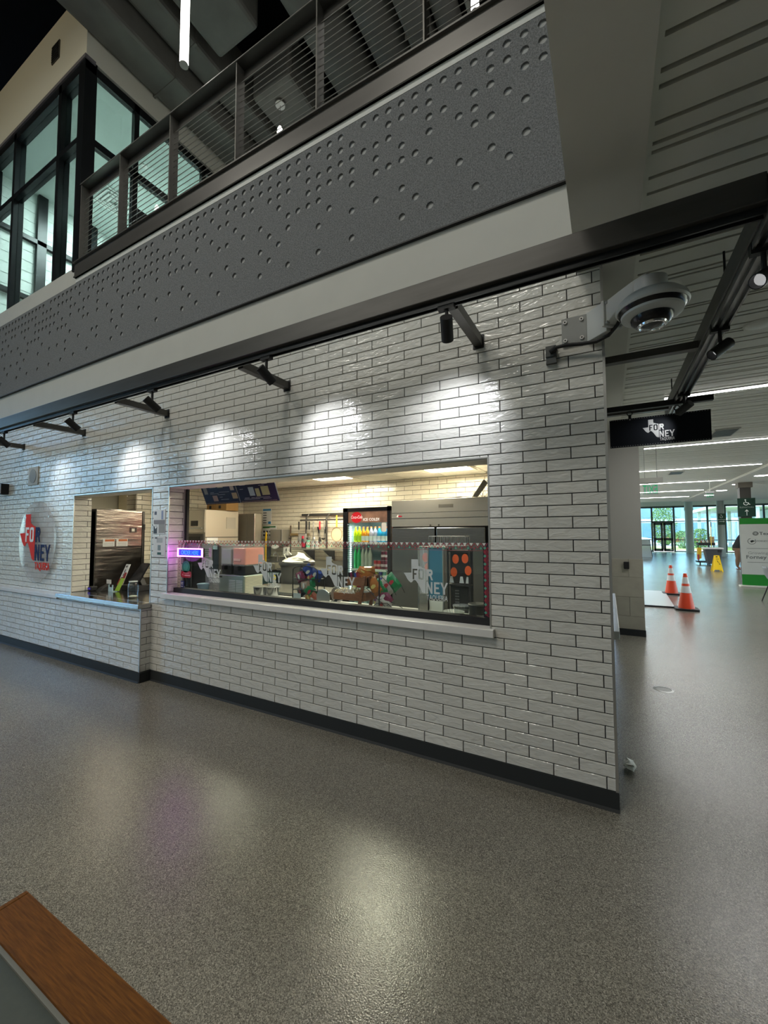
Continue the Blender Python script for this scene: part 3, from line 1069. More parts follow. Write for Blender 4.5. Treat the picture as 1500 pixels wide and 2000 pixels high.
for k in range(3):
    for i in range(4): fs.append((4 * k + i, 4 * k + (i + 1) % 4, 4 * k + 4 + (i + 1) % 4, 4 * k + 4 + i))
MB().add(arm, fs).build('arm', M_CAMW, t, bevel=.006)
MB().lathe([(.062, .145), (.07, .14), (.072, .075), (.082, .07), (.125, .055), (.150, .03), (.156, .005), (.15, -.004)], (cx, cy, 2.60), n=40).build('housing', M_CAMW, t, smooth=True)
MB().lathe([(.148, .0), (.140, -.018), (.128, -.03), (.118, -.034)], (cx, cy, 2.602), n=40).build('dark_ring', M_BLACKG, t, smooth=True)
MB().lathe([(.134, -.018), (.130, -.034), (.098, -.045), (.092, -.045)], (cx, cy, 2.600), n=40).build('trim_ring', M_CAMW, t, smooth=True)
MB().lathe([(.092, -.040), (.088, -.062), (.072, -.078), (.058, -.084)], (cx, cy, 2.60), n=40).build('smoked_dome', M_BLACKG, t, smooth=True)
MB().lathe([(.064, -.080), (.060, -.090), (.054, -.092), (.050, -.088)], (cx, cy, 2.60), n=32).build('bright_ring', mat('chrome', (.8, .8, .8), .1, metal=1), t, smooth=True)
MB().lathe([(.051, -.086), (.035, -.098), (.001, -.104)], (cx, cy, 2.60), n=32).build('lens_dome', mat('lens_black', (.06, .065, .065), .06, coat=1), t, smooth=True)
t = thing('cable_outlet', 'small dark box with a black cable looping up to the dome camera', 'cable box', (-.27, -.02, 2.565))
MB().box(-.302, -.035, 2.552, -.243, -.005, 2.616).prism([(-.298, 2.552), (-.247, 2.552), (-.243, 2.512), (-.302, 2.512)], 'y', -.028, -.005).build('box', mat('box_grey', (.10, .105, .105), .45, metal=.4), t)
MB().tube([(-.275, -.04, 2.578), (-.24, -.055, 2.590), (-.19, -.055, 2.592), (-.10, -.055, 2.580), (-.03, -.06, 2.575), (.03, -.075, 2.59), (.075, -.11, 2.625), (.095, -.14, 2.67)], .0105, 10).build('cable', M_BLACK, t, smooth=True)
MB().cyl((-.275, -.036, 2.578), (-.243, -.05, 2.590), .016, n=10).build('gland', M_BLACK, t)

# ------------------------------------------------------------------ fittings on the tiled wall
t = thing('wall_speaker', 'square white wall loudspeaker with round grey grille above the round sign', 'speaker', (-6.965, 0, 2.305))
MB().box(-7.11, -.018, 2.178, -6.825, -.004, 2.432).build('frame', M_WHITE, t, bevel=.003)
MB().lathe([(.001, .0), (.095, .0), (.098, .004)], (0, 0, 0), n=32).build('grille', mat('grille_grey', (.30, .31, .31), .6), t, local=True)
gr = t.children[-1]
gr.rotation_euler = (PI / 2, 0, 0)
gr.location = (0, -.0185, 0)
t = thing('alarm_strobe', 'black alarm beacon with red lens at the left edge of the tiled wall', 'alarm', (-7.83, -.06, 2.17))
MB().prism([(-7.93, -.004), (-7.75, -.004), (-7.77, -.09), (-7.90, -.09)], 'z', 2.09, 2.245).build('housing', M_BLACK, t, bevel=.006)
MB().box(-7.905, -.105, 2.115, -7.80, -.09, 2.215).build('red_lens', mat('red_lens', (.35, .01, .03), .15, coat=1), t, bevel=.006)
MB().box(-7.79, -.094, 2.10, -7.775, -.09, 2.235).build('white_strip', M_QUARTZ, t)
# round clear logo sign
t = thing('round_sign', 'round clear acrylic sign with red state outline and navy lettering', 'sign', (-6.73, -.04, 1.405))
b = MB()
n = 64
ring = [( -6.73 + .525 * math.cos(2 * PI * k / n), 1.405 + .54 * math.sin(2 * PI * k / n)) for k in range(n)]
b.prism(ring, 'y', -.040, -.034)
M_DISC = bpy.data.materials.new('frosted_disc')
M_DISC.use_nodes = True
nt_ = M_DISC.node_tree
pb = nt_.nodes['Principled BSDF']
pb.inputs['Base Color'].default_value = (.70, .70, .71, 1)
pb.inputs['Roughness'].default_value = .03
pb.inputs['Alpha'].default_value = .30
pb.inputs['Coat Weight'].default_value = .6
b.build('disc', M_DISC, t)
M_RED = mat('sign_red', (.78, .03, .012), .6, spec=.15)
M_NAVY = mat('sign_navy_blue', (.010, .018, .09), .6, spec=.15)
logo(t, -6.764, -.043, 1.145, 2.62, M_RED, M_NAVY, M_RED, fo='add', m_fo=mat('letter_white', (.8, .8, .8), .4), d=.003)
for a in range(4):
    x, z = -6.73 + .46 * math.cos(PI / 4 + a * PI / 2), 1.405 + .46 * math.sin(PI / 4 + a * PI / 2)
    MB().cyl((x, -.045, z), (x, -.004, z), .012, n=12).build('standoff', M_ALU, t)

# posters on the pillar between the windows
M_PAPER = mat('paper', (.66, .67, .66), .5)
t = thing('poster', 'grey photo poster on the narrow tiled pillar, the upper of two', 'poster', (-4.09, -.01, 1.62))
MB().box(-4.195, -.008, 1.50, -3.995, -.0045, 1.75).build('sheet', M_PAPER, t)
for x0, z0, x1, z1, c in ((-4.19, 1.60, -4.0, 1.645, (.22, .2, .2)), (-4.19, 1.505, -4.13, 1.585, (.05, .05, .05)), (-4.10, 1.51, -4.0, 1.60, (.3, .29, .27)), (-4.18, 1.70, -4.14, 1.735, (.1, .1, .13)), (-4.06, 1.65, -4.03, 1.74, (.25, .3, .45))):
    MB().box(x0, -.0086, z0, x1, -.008, z1).build('print_patch', mat('print%d' % int(c[0] * 1000), c, .5), t)
MB().prism([(-4.185, 1.60), (-4.175, 1.605), (-4.15, 1.575), (-4.125, 1.59), (-4.13, 1.575), (-4.155, 1.55)], 'y', -.0092, -.0087).build('white_mark', M_QUARTZ, t)
t = thing('poster', 'pale paper notice on the narrow tiled pillar, under the photo poster', 'poster', (-4.08, -.01, 1.37))
MB().box(-4.185, -.008, 1.262, -3.985, -.0045, 1.475).build('sheet', M_PAPER, t)
for x0, z0, x1, z1, c in ((-4.13, 1.41, -4.03, 1.46, (.42, .44, .44)), (-4.11, 1.33, -4.06, 1.385, (.20, .25, .25)), (-4.115, 1.285, -4.05, 1.31, (.04, .10, .09)), (-4.16, 1.45, -4.12, 1.467, (.12, .12, .12)), (-4.06, 1.278, -4.0, 1.282, (.2, .2, .2))):
    MB().box(x0, -.0086, z0, x1, -.008, z1).build('print_patch', mat('print%d' % int(c[0] * 1000 + 7), c, .5), t)

# ------------------------------------------------------------------ big shop window: low glass screen and its films
YG = .095
t = thing('glass_screen', 'clear glass screen with zigzag border standing on black base in the wide window', 'glass screen', (-2.3, YG, .9))
MB().box(-3.94, YG - .03, .90, -.675, YG + .035, .948).build('base_rail', M_BLACK, t)
MB().box(-3.925, YG, .948, -.69, YG + .008, 1.436).build('pane', M_GLASS, t)
yv = YG - .0012
M_V = mat('frost_vinyl', (.60, .63, .62), .5, alpha=.82)
for x in (-3.438, -2.668, -1.911, -1.148):
    logo(t, x, yv, 1.072, 1.0, M_V, M_V, M_V, d=.0006)
RZ, GZ, WZ = mat('film_red', (.34, .035, .055), .6), mat('film_green', (.10, .34, .24), .6), mat('film_white', (.62, .60, .56), .6)
zig, dia, dr2, wz = MB(), MB(), MB(), MB()
n0 = 74
st = (3.925 - .705) / n0


def vquad(mb, pts, y): mb.add([(a, y, c) for a, c in pts], [tuple(range(len(pts)))])


for k in range(n0):
    x0 = -3.925 + k * st
    xm, x1 = x0 + st / 2, x0 + st
    h0, h1, th = 1.396, 1.428, .007
    vquad(zig, [(x0, h1), (xm, h0), (xm, h0 + th), (x0, h1 + th)], yv)
    vquad(zig, [(xm, h0), (x1, h1), (x1, h1 + th), (xm, h0 + th)], yv)
    vquad(wz, [(x0 + st * .22, 1.4325), (xm, 1.412), (x1 - st * .22, 1.4325)], yv)
    mb = (dia, dr2)[k % 2]
    vquad(mb, [(x1 - .007, 1.396), (x1, 1.389), (x1 + .007, 1.396), (x1, 1.408)], yv)
vquad(zig, [(-3.925, 1.381), (-.69, 1.381), (-.69, 1.383), (-3.925, 1.383)], yv)
strip = MB()
vquad(strip, [(-.735, .948), (-.692, .948), (-.692, 1.436), (-.735, 1.436)], yv + .0006)
strip.build('dark_band', mat('film_black', (.02, .012, .02), .6), t, fix=False)
n1 = 17
sv = (1.40 - .95) / n1
for k in range(n1):
    z0 = .95 + k * sv
    zm, z1 = z0 + sv / 2, z0 + sv
    for sx in (0, .011):
        vquad(zig, [(-.694 - sx, z0), (-.716 - sx, zm), (-.710 - sx, zm), (-.688 - sx, z0)], yv)
        vquad(zig, [(-.716 - sx, zm), (-.694 - sx, z1), (-.688 - sx, z1), (-.710 - sx, zm)], yv)
    mb = (dia, dr2)[k % 2]
    vquad(mb, [(-.722, z1 - .011), (-.712, z1), (-.722, z1 + .011), (-.732, z1)], yv - .0006)
tan = MB()
vquad(tan, [(-3.925, .95), (-3.870, .95), (-3.870, 1.43), (-3.925, 1.43)], yv + .0006)
tan.build('tan_band', mat('film_tan', (.42, .36, .27), .6, alpha=.75), t, fix=False)
dd = MB()
for k in range(14):
    z = .97 + k * .031
    vquad(dd, [(-3.897, z - .006), (-3.89, z), (-3.897, z + .006), (-3.904, z)], yv)
dd.build('border_dots', M_BLACK, t, fix=False)['kind'] = 'stuff'
zig.build('zigzag_film', RZ, t, fix=False)['kind'] = 'stuff'
dia.build('diamond_film', GZ, t, fix=False)['kind'] = 'stuff'
dr2.build('diamond_film', RZ, t, fix=False)['kind'] = 'stuff'
wz.build('triangle_film', WZ, t, fix=False)['kind'] = 'stuff'
t = thing('frame_post', 'slim dark post with grey liner at the left end of the wide window', 'post', (-3.93, .2, 1.45))
MB().box(-3.948, .165, .95, -3.93, .185, 1.975).build('liner', M_ALU, t)
MB().box(-3.93, .175, .95, -3.905, .2, 1.975).build('post', M_BLACK, t)

# neon-style sign and stickers on the glass
t = thing('led_sign', 'glowing pink and blue order sign hanging on the glass screen', 'sign', (-3.68, .06, 1.31))
MB().box(-3.872, .060, 1.270, -3.488, .078, 1.356).build('sign_back', M_BLACK, t)
MB().box(-3.872, .050, 1.270, -3.488, .060, 1.281).box(-3.872, .050, 1.345, -3.488, .060, 1.356).box(-3.872, .050, 1.281, -3.858, .060, 1.345).box(-3.502, .050, 1.281, -3.488, .060, 1.345).build('pink_border', mat('neon_pink', (1, .2, .9), .5, emit=5.0, ecol=(1, .16, .80)), t)
MB().box(-3.858, .056, 1.281, -3.502, .060, 1.345).build('blue_field', mat('neon_blue', (.0, .03, .8), .5, emit=1.1, ecol=(.0, .02, 1)), t)
text('lettering', 'ORDER HERE', .062, mat('neon_letters', (.05, .2, 1), .5, emit=1.6, ecol=(.03, .16, 1)), t, south(-3.68, .054, 1.291), 'CENTER', .74, .002)
for x in (-3.80, -3.56): MB().tube([(x, .062, 1.356), (x + .01, .07, 1.40), (x + .02, YG, 1.436)], .0022, 5).build('hang_wire', M_QUARTZ, t)
l = bpy.data.lights.new('sign_glow', 'POINT')
l.energy = .8
l.color = (.75, .15, 1)
l.shadow_soft_size = .12
o = bpy.data.objects.new('sign_glow', l)
o.location = (-.16, -.045, 0)
o.parent = t
COL.objects.link(o)


def flat(poly, y, m, name, parent, d=.0012):
    return MB().prism(poly, 'y', y - d, y).build(name, m, parent)


t = thing('sticker', 'round green sticker on the glass below the glowing sign', 'sticker', (-3.81, YG, 1.19))
circ = lambda cx, cz, rx, rz, n=28: [(cx + rx * math.cos(2 * PI * k / n), cz + rz * math.sin(2 * PI * k / n)) for k in range(n)]
flat(circ(-3.79, 1.165, .062, .06), YG - .001, mat('sticker_green', (.012, .16, .085), .4), 'sheet', t)
flat(circ(-3.79, 1.165, .038, .036), YG - .0024, mat('sticker_green2', (.03, .26, .14), .4), 'print', t)
t = thing('sticker', 'dark red rounded sticker on the glass below the green round one', 'sticker', (-3.78, YG, 1.085))
flat(rrect(-3.870, 1.054, -3.702, 1.120, .03), YG - .001, mat('sticker_red', (.30, .008, .02), .4), 'sheet', t)
b = MB().prism(rect(-3.81, 1.072, -3.72, 1.084), 'y', YG - .003, YG - .0022).prism(rect(-3.83, 1.098, -3.74, 1.104), 'y', YG - .003, YG - .0022)
b.prism([(-3.85, 1.088), (-3.835, 1.092), (-3.825, 1.082), (-3.83, 1.068), (-3.838, 1.066), (-3.834, 1.08)], 'y', YG - .003, YG - .0022)
b.build('print', mat('sticker_pink', (.6, .25, .25), .5), t)
t = thing('sticker', 'small dark blue sticker low on the left end of the glass', 'sticker', (-3.84, YG, .99))
flat(rect(-3.868, .952, -3.812, 1.02), YG - .001, mat('sticker_blue', (.02, .03, .12), .4), 'sheet', t)
b = MB()
for z in (1.0, .985, .962): b.prism(rect(-3.862, z, -3.828, z + .006), 'y', YG - .003, YG - .0022)
b.build('print', M_PAPER, t)

# ------------------------------------------------------------------ kitchen shell
ZK = 2.31
wk = sempty('wall_kitchen_north')
MB().box(-8.2, 2.9045, 0, -.02, 3.05, 2.62).build('grout_bed', mat('warm_grout', (.16, .14, .11), .9), wk)
lay_tiles(wk, tile_layout(-6.06, -.2, .85, ZK, (), -.2), M_KTILE, 'y', 2.896, 295)
wl = sempty('wall_kitchen_west')
MB().box(-6.3, .885, 0, -6.0645, 2.9, 2.62).build('grout_bed', mat('warm_grout', (.16, .14, .11), .9), wl)
lay_tiles(wl, tile_layout(.885, 2.896, .85, ZK, (), 2.896), M_KTILE, 'x+', -6.056, 200)
lay_tiles(wl, tile_layout(-6.3, -6.056, 1.6, ZK, (), -6.056), M_KTILE, 'y', .877, 40)
struct(MB().box(-8.2, 2.2, 0, -6.3, 2.3, 2.62).build('wall_kitchen_rear', M_CREAM))
struct(MB().box(-8.3, .2, 0, -8.2, 3.0, 2.62).build('wall_kitchen_far', M_CREAM))
ck = sempty('ceiling_kitchen')
MB().box(-8.2, .2, ZK + .02, -.2, 2.9, ZK + .04).build('ceiling_void', M_CREAM, ck)
LGT = ((-3.5, 2.2), (-1.74, 2.24), (-2.1, 1.03), (-4.4, 1.03), (-6.5, 1.03))
M_KCEIL = mat('ceiling_tile', (.70, .68, .60), .8, noise=.03, nscale=40)
for i in range(13):
    for j in range(5):
        x, y = -8.0 + i * .6, .25 + j * .53
        if any(abs(x + .3 - lx) < .32 and abs(y + .265 - ly) < .28 for lx, ly in LGT): continue
        MB().box(x + .006, y + .006, ZK, x + .594, y + .524, ZK + .02).build('ceiling_tile', M_KCEIL, ck)
for i, (x, y) in enumerate(LGT):
    t = thing('ceiling_light', ('bright square ceiling light over the drinks cooler in kitchen', 'bright square ceiling light over the stainless freezer in kitchen', 'ceiling light above the counter behind the wide window, by the candy cart', 'ceiling light above the left end of the wide window', 'ceiling light above the fridge in the order window')[i], 'ceiling light', (x, y, ZK), 'kitchen ceiling lights')
    MB().box(x - .30, y - .26, ZK - .012, x + .30, y + .26, ZK + .018).build('frame', M_CREAM, t)
    MB().box(x - .27, y - .13, ZK - .018, x + .27, y + .13, ZK - .011).build('diffuser', mat('lit_panel', (1, 1, 1), .5, emit=5.5, ecol=(1, .95, .80)), t)
    l = bpy.data.lights.new('panel_glow', 'AREA')
    l.shape = 'RECTANGLE'
    l.size, l.size_y = .54, .3
    l.energy = (30, 19, 17, 17, 17)[i]
    l.color = (1, .91, .68)
    o = bpy.data.objects.new('panel_glow', l)
    o.location = (0, 0, -.03)
    o.parent = t
    COL.objects.link(o)

# ------------------------------------------------------------------ serving counter behind the glass
t = thing('serving_counter', 'long white-topped counter behind the glass screen', 'counter', (-2.3, .4, 0))
MB().box(-3.9, .21, .82, -.69, .62, .86).build('worktop', M_QUARTZ, t, bevel=.003)
MB().box(-3.88, .24, 0, -.72, .58, .82).build('carcass', mat('counter_grey', (.25, .25, .24), .6), t)
ZC = .86

# drink dispenser
t = thing('drink_cooler_base', 'square stainless machine base with louvred sides under the drink tanks', 'machine', (-3.43, .48, ZC))
X0, X1, Y0, Y1, ZT = -3.59, -3.23, .34, .60, 1.075
MB().box(X0, Y0, ZC, X1, Y1, ZT).build('body', mat('machine_teal', (.36, .42, .40), .3, metal=.6), t, bevel=.006)
for c in range(2):
    for k in range(9):
        MB().box(-3.44 + c * .105, Y0 - .004, .885 + k * .0165, -3.35 + c * .105, Y0 - .0005, .893 + k * .0165).build('front_louvre', mat('louvre_pale', (.62, .64, .68), .4), t)
for k in range(13):
    MB().box(X1 + .0005, Y0 + .015, .872 + k * .0152, X1 + .006, Y1 - .012, .881 + k * .0152).build('side_louvre', mat('louvre_cream', (.78, .74, .60), .45), t)
MB().box(-3.585, Y0 - .003, 1.045, -3.545, Y0 - .0005, 1.062).build('badge', M_BLACK, t)
M_PLASTIC = mat('clear_plastic', (.80, .82, .84), .12, alpha=.22, spec=.6)


def tank(x0, x1, y0, y1, z0, z1, name, label, liquid):
    t = thing('drink_tank', label, 'drink tank', ((x0 + x1) / 2, (y0 + y1) / 2, z0), 'drink tanks')
    MB().box(x0 + .01, y0 + .012, z0, x1 - .01, y1 - .012, z0 + .10).build('pedestal', M_BLACK, t, bevel=.006)
    MB().box(x0, y0, z0 + .085, x1, y1, z1 - .012).build('tank_body', M_PLASTIC, t, bevel=.012)
    MB().box(x0 + .006, y0 + .006, z0 + .10, x1 - .006, y1 - .006, z1 - .04).build('drink', liquid, t, bevel=.01)
    MB().box(x0 - .006, y0 - .006, z1 - .016, x1 + .006, y1 + .006, z1).build('lid', M_PLASTIC, t, bevel=.006)
    MB().box((x0 + x1) / 2 - .02, y0 - .035, z0 + .05, (x0 + x1) / 2 + .02, y0 + .01, z0 + .09).build('tap', M_BLACK, t, bevel=.004)


tank(-3.60, -3.44, .36, .60, 1.08, 1.385, '', 'square clear drink tank with pale water, left of the pink one', mat('pale_drink', (.50, .50, .52), .2, alpha=.75))
tank(-3.425, -3.235, .36, .63, 1.08, 1.392, '', 'square drink tank full of pink lemonade', mat('pink_drink', (.85, .27, .19), .25))
flat(rect(-3.40, 1.22, -3.30, 1.245), .358, mat('label_pink', (.85, .5, .45), .5), 'drink_label', t_ := bpy.data.objects['drink_tank.001'])

# cups, bucket and small things
for i, x in enumerate((-3.80, -3.69)):
    t = thing('cup_dispenser', ('clear plastic cup box left of the louvred machine, outer one', 'clear plastic cup box touching the left side of louvred machine')[i], 'cup box', (x, .42, ZC), 'clear cup boxes')
    MB().box(x - .05, .37, ZC, x + .05, .47, 1.06).build('box', M_PLASTIC, t, bevel=.004)
    for k in range(6): MB().lathe([(.032, 0), (.042, .03), (.038, .03)], (x, .42, ZC + .01 + k * .028), n=14).build('cup', mat('cup_grey', (.45, .45, .47), .3, alpha=.7), t)
t = thing('plastic_tub', 'light blue plastic tub at the left end of the counter', 'tub', (-3.86, .36, ZC))
MB().lathe([(.05, 0), (.065, .10), (.06, .10), (.048, .006)], (-3.86, .36, ZC), n=20).build('bowl', mat('tub_blue', (.30, .46, .60), .35), t, smooth=True)
MB().lathe([(.064, .09), (.069, .095), (.066, .103)], (-3.86, .36, ZC), n=20).build('rim', mat('tub_blue', (.30, .46, .60), .35), t, smooth=True)
for i, (x, y) in enumerate(((-3.02, .36), (-2.90, .40))):
    t = thing('metal_tumbler', ('shiny steel cup beside the louvred machine', 'shiny steel cup standing right of another steel cup')[i], 'steel cup', (x, y, ZC), 'shiny steel cups')
    MB().lathe([(.058, 0), (.068, .12), (.064, .12), (.055, .004)], (x, y, ZC), n=24).build('cup_wall', mat('cup_steel', (.6, .6, .6), .18, metal=1), t, smooth=True)
    MB().lathe([(.066, .117), (.070, .12), (.066, .124)], (x, y, ZC), n=24).build('rolled_rim', M_ALU, t, smooth=True)
t = thing('sauce_bottle', 'small bottle with yellow cap behind the steel cups', 'bottle', (-2.97, .50, ZC))
MB().lathe([(.03, 0), (.03, .12), (.012, .16), (.012, .18)], (-2.97, .50, ZC), n=14).build('bottle_body', mat('bottle_grey', (.5, .5, .48), .2), t, smooth=True)
MB().lathe([(.013, .18), (.013, .205), (.004, .225)], (-2.97, .50, ZC), n=10).build('cap', mat('cap_yellow', (.75, .6, .05), .4), t, smooth=True)

# snack racks
BAGC = [(.05, .10, .45), (.45, .03, .05), (.02, .30, .10), (.55, .38, .28), (.62, .22, .05), (.03, .03, .04), (.30, .04, .12), (.10, .35, .45), (.60, .55, .50), (.50, .10, .05)]


def bag_mesh(wd, ht, dp):
    vs, fs, n, mm = [], [], 6, 6
    for s in (1, -1):
        for j in range(mm + 1):
            for i in range(n + 1):
                u, v = i / n * 2 - 1, j / mm * 2 - 1
                vs.append((u * wd / 2, s * dp / 2 * max(0, (1 - u * u) * (1 - v ** 4)) ** .5 + .004 * math.sin(9 * u + 5 * v), v * ht / 2))
    k = (n + 1) * (mm + 1)
    for s in range(2):
        for j in range(mm):
            for i in range(n):
                a = s * k + j * (n + 1) + i
                fs.append((a, a + 1, a + n + 2, a + n + 1) if s == 0 else (a, a + n + 1, a + n + 2, a + 1))
    b = MB()
    b.add(vs, fs)
    return b


BAGM = {}
CN = {0: 'blue', 1: 'red', 2: 'green', 3: 'tan', 4: 'orange', 5: 'black', 6: 'maroon', 7: 'teal', 8: 'silver', 9: 'scarlet'}


def snack(x, y, z, wd, ht, ci, rot, where, group):
    t = thing('snack_bag', '%s snack bag %s' % (CN[ci], where), 'snack bag', (0, 0, 0), group)
    bm = mat('bag_' + CN[ci], tuple(.6 * q for q in BAGC[ci]), .22, bump=.25, bscale=40)
    bag_mesh(wd, ht, .05).build('pouch', bm, t, smooth=True, local=True)
    b = MB().prism([(-wd * .25, -ht * .02), (-wd * .08, -ht * .08), (wd * .22, -ht * .05), (wd * .26, ht * .06), (wd * .05, ht * .14), (-wd * .22, ht * .1)], 'y', -.0275, -.0255)
    b.build('print_patch', mat('bagprint%d' % (ci % 3), ((.55, .54, .50), (.55, .42, .12), (.38, .03, .04))[ci % 3], .4), t, local=True)
    t.location = (x, y, z)
    t.rotation_euler = rot
    return t


t = thing('snack_rack', 'tall arched black wire rack of snack bags behind the glass', 'wire rack', (-2.46, .4, ZC))
for x in (-2.605, -2.315):
    for y in (.36, .46): MB().cyl((x, y, ZC), (x, y, 1.165), .005, n=6).build('upright', M_BLACK, t)
MB().tube([(-2.605, .36, 1.165), (-2.57, .36, 1.19), (-2.46, .36, 1.205), (-2.35, .36, 1.19), (-2.315, .36, 1.165)], .005, 6).build('arch', M_BLACK, t)
for z in (.88, .98, 1.08): MB().box(-2.605, .355, z - .003, -2.315, .465, z + .003).build('shelf', M_BLACK, t)
GB = 'snack bags in the arched rack'
for x, z, ci, ry, wh in ((-2.51, 1.135, 5, .5, 'at top left of the arched rack'), (-2.43, 1.15, 0, -.6, 'at the top of the arched rack, folded over'), (-2.37, 1.125, 0, -1.0, 'at top right of the arched rack'),
                         (-2.53, 1.10, 6, 1.2, 'on the upper left of the arched rack'), (-2.43, 1.095, 1, 1.4, 'in the middle of the upper shelf of arched rack'), (-2.42, 1.055, 2, 1.5, 'lying flat under a red bag in arched rack'),
                         (-2.47, 1.02, 3, 1.5, 'lying in the middle of the arched rack'), (-2.53, .965, 5, 1.1, 'at lower left of the arched rack'), (-2.41, .97, 2, -.9, 'at the lower right of the arched rack'), (-2.43, .915, 4, .9, 'at the bottom of the arched rack'), (-2.37, .905, 9, .6, 'at bottom right of the arched rack')):
    snack(x, .40 + random.uniform(-.02, .02), z, .10, .13, ci, (.25, ry, 0), wh, GB)
tag(MB().box(-2.575, .335, .862, -2.49, .34, .95).build('price_card', mat('card_grey', (.45, .5, .52), .5)), 'grey price card leaning on the foot of the arched rack', 'card')

# wooden candy cart
M_WOOD = mat('cart_wood', (.20, .075, .032), .5, noise=.25, nscale=14, stretch=(1, 1, 6))
t = thing('candy_cart', 'small wooden cart display with two trays and clear wheel discs', 'display cart', (-2.0, .42, ZC))
MB().prism([(-2.13, .36), (-1.83, .36), (-1.83, .52), (-2.13, .52)], 'z', .925, .935).build('lower_tray_floor', M_WOOD, t)
MB().box(-2.13, .35, .925, -1.83, .36, .985).box(-2.13, .52, .925, -1.83, .53, .985).build('lower_tray_side', M_WOOD, t)
MB().box(-1.90, .348, .93, -1.80, .532, 1.0).build('lower_tray_end', M_WOOD, t)
MB().box(-1.99, .36, 1.055, -1.78, .52, 1.065).build('upper_tray_floor', M_WOOD, t)
MB().box(-1.99, .35, 1.055, -1.78, .36, 1.125).box(-1.99, .52, 1.055, -1.78, .53, 1.125).box(-1.79, .35, 1.055, -1.78, .53, 1.135).build('upper_tray_side', M_WOOD, t)
MB().prism([(-1.88, ZC), (-1.85, ZC), (-1.795, 1.14), (-1.82, 1.14)], 'y', .335, .35).build('slanted_post', M_WOOD, t)
MB().prism([(-1.88, ZC), (-1.85, ZC), (-1.795, 1.14), (-1.82, 1.14)], 'y', .53, .545).build('slanted_post', M_WOOD, t)
MB().prism([(-2.16, ZC), (-2.135, ZC), (-2.10, .93), (-2.12, .93)], 'y', .36, .38).build('front_leg', M_BLACK, t)
for y in (.33, .545):
    b = MB()
    b.prism(circ(-2.225, .935, .072, .072), 'y', y, y + .006)
    b.build('wheel_disc', M_ACRYL, t)
    MB().lathe([(.070, 0), (.075, .004), (.070, .008)], (0, 0, 0), n=28).build('wheel_rim', M_ALU, t, local=True)
    rim = t.children[-1]
    rim.rotation_euler = (PI / 2, 0, 0)
    rim.location = (-2.225 - t.location.x, y - t.location.y, .935 - ZC)
MB().box(-2.15, .335, .90, -2.14, .545, .91).build('axle', M_BLACK, t)
nuts = MB()
for k in range(170):
    x, y, z = random.uniform(-2.13, -1.90), random.uniform(.37, .51), random.uniform(.94, 1.015)
    r = random.uniform(.009, .014)
    nuts.add([(x - r, y, z), (x + r, y, z), (x, y - r, z), (x, y + r, z), (x, y, z - r), (x, y, z + r)], [(0, 2, 5), (2, 1, 5), (1, 3, 5), (3, 0, 5), (2, 0, 4), (1, 2, 4), (3, 1, 4), (0, 3, 4)])
nb = tag(nuts.build('wrapped_sweets', mat('sweet_cream', (.62, .54, .36), .35)), 'heap of small cream wrapped sweets in the lower cart tray', 'sweets', kind='stuff')
GB = 'candy bars in the upper cart tray'
for k in range(9):
    ci = (5, 6, 5, 0, 1, 9, 4, 4, 4)[k]
    snack(-1.975 + k * .021, .42, 1.11 + .006 * (k % 3), .10, .10, ci, (0, 0, 1.2), 'standing in the upper tray of candy cart, %s from the left' % ('first', 'second', 'third', 'fourth', 'fifth', 'sixth', 'seventh', 'eighth', 'ninth')[k], GB)
for k, (x, z) in enumerate(((-1.85, 1.17), (-1.82, 1.185), (-1.93, 1.155))):
    snack(x, .40 + .03 * k, z, .11, .06, 4, (0, .5 - .5 * k, .4), 'lying across the top of candy cart, %s' % ('right of the dark wrappers', 'highest of all', 'over the dark wrappers')[k], GB)

# leaning wire rack with snack bags
t = thing('snack_rack', 'leaning black wire rack with tilted green snack bags beside the cart', 'wire rack', (-1.66, .45, ZC))
MB().cyl((-1.665, .34, ZC), (-1.665, .34, 1.155), .006, n=6).build('upright', M_BLACK, t)
for y in (.36, .52):
    MB().tube([(-1.80, y, 1.04), (-1.62, y, .90), (-1.54, y, .87)], .003, 5).build('slanted_wire', M_BLACK, t)
    MB().tube([(-1.70, y, 1.18), (-1.55, y, 1.06), (-1.52, y, 1.0)], .003, 5).build('slanted_wire', M_BLACK, t)
for k in range(5):
    f = k / 4
    MB().cyl((-1.80 + .26 * f, .36, 1.04 - .17 * f), (-1.80 + .26 * f, .52, 1.04 - .17 * f), .003, n=5).build('cross_wire', M_BLACK, t)
MB().tube([(-1.78, .36, .865), (-1.70, .36, .92), (-1.60, .36, .93), (-1.52, .36, .87)], .003, 5).build('basket_wire', M_BLACK, t)
GB = 'snack bags in the leaning rack'
for x, y, z, ci, ry, wh in ((-1.70, .42, 1.04, 2, .75, 'tilted at the upper left of leaning rack'), (-1.64, .44, 1.06, 8, .75, 'between two green bags in leaning rack'), (-1.59, .44, 1.09, 2, .75, 'at the upper right of the leaning rack'), (-1.74, .40, 1.05, 4, .6, 'small and low on the left of leaning rack'), (-1.66, .42, .97, 6, .8, 'in the middle of the leaning rack'), (-1.66, .40, .905, 8, 1.2, 'lying at the foot of the leaning rack')):
    snack(x, y, z, .10, .15, ci, (0, -ry, 0), wh, GB)

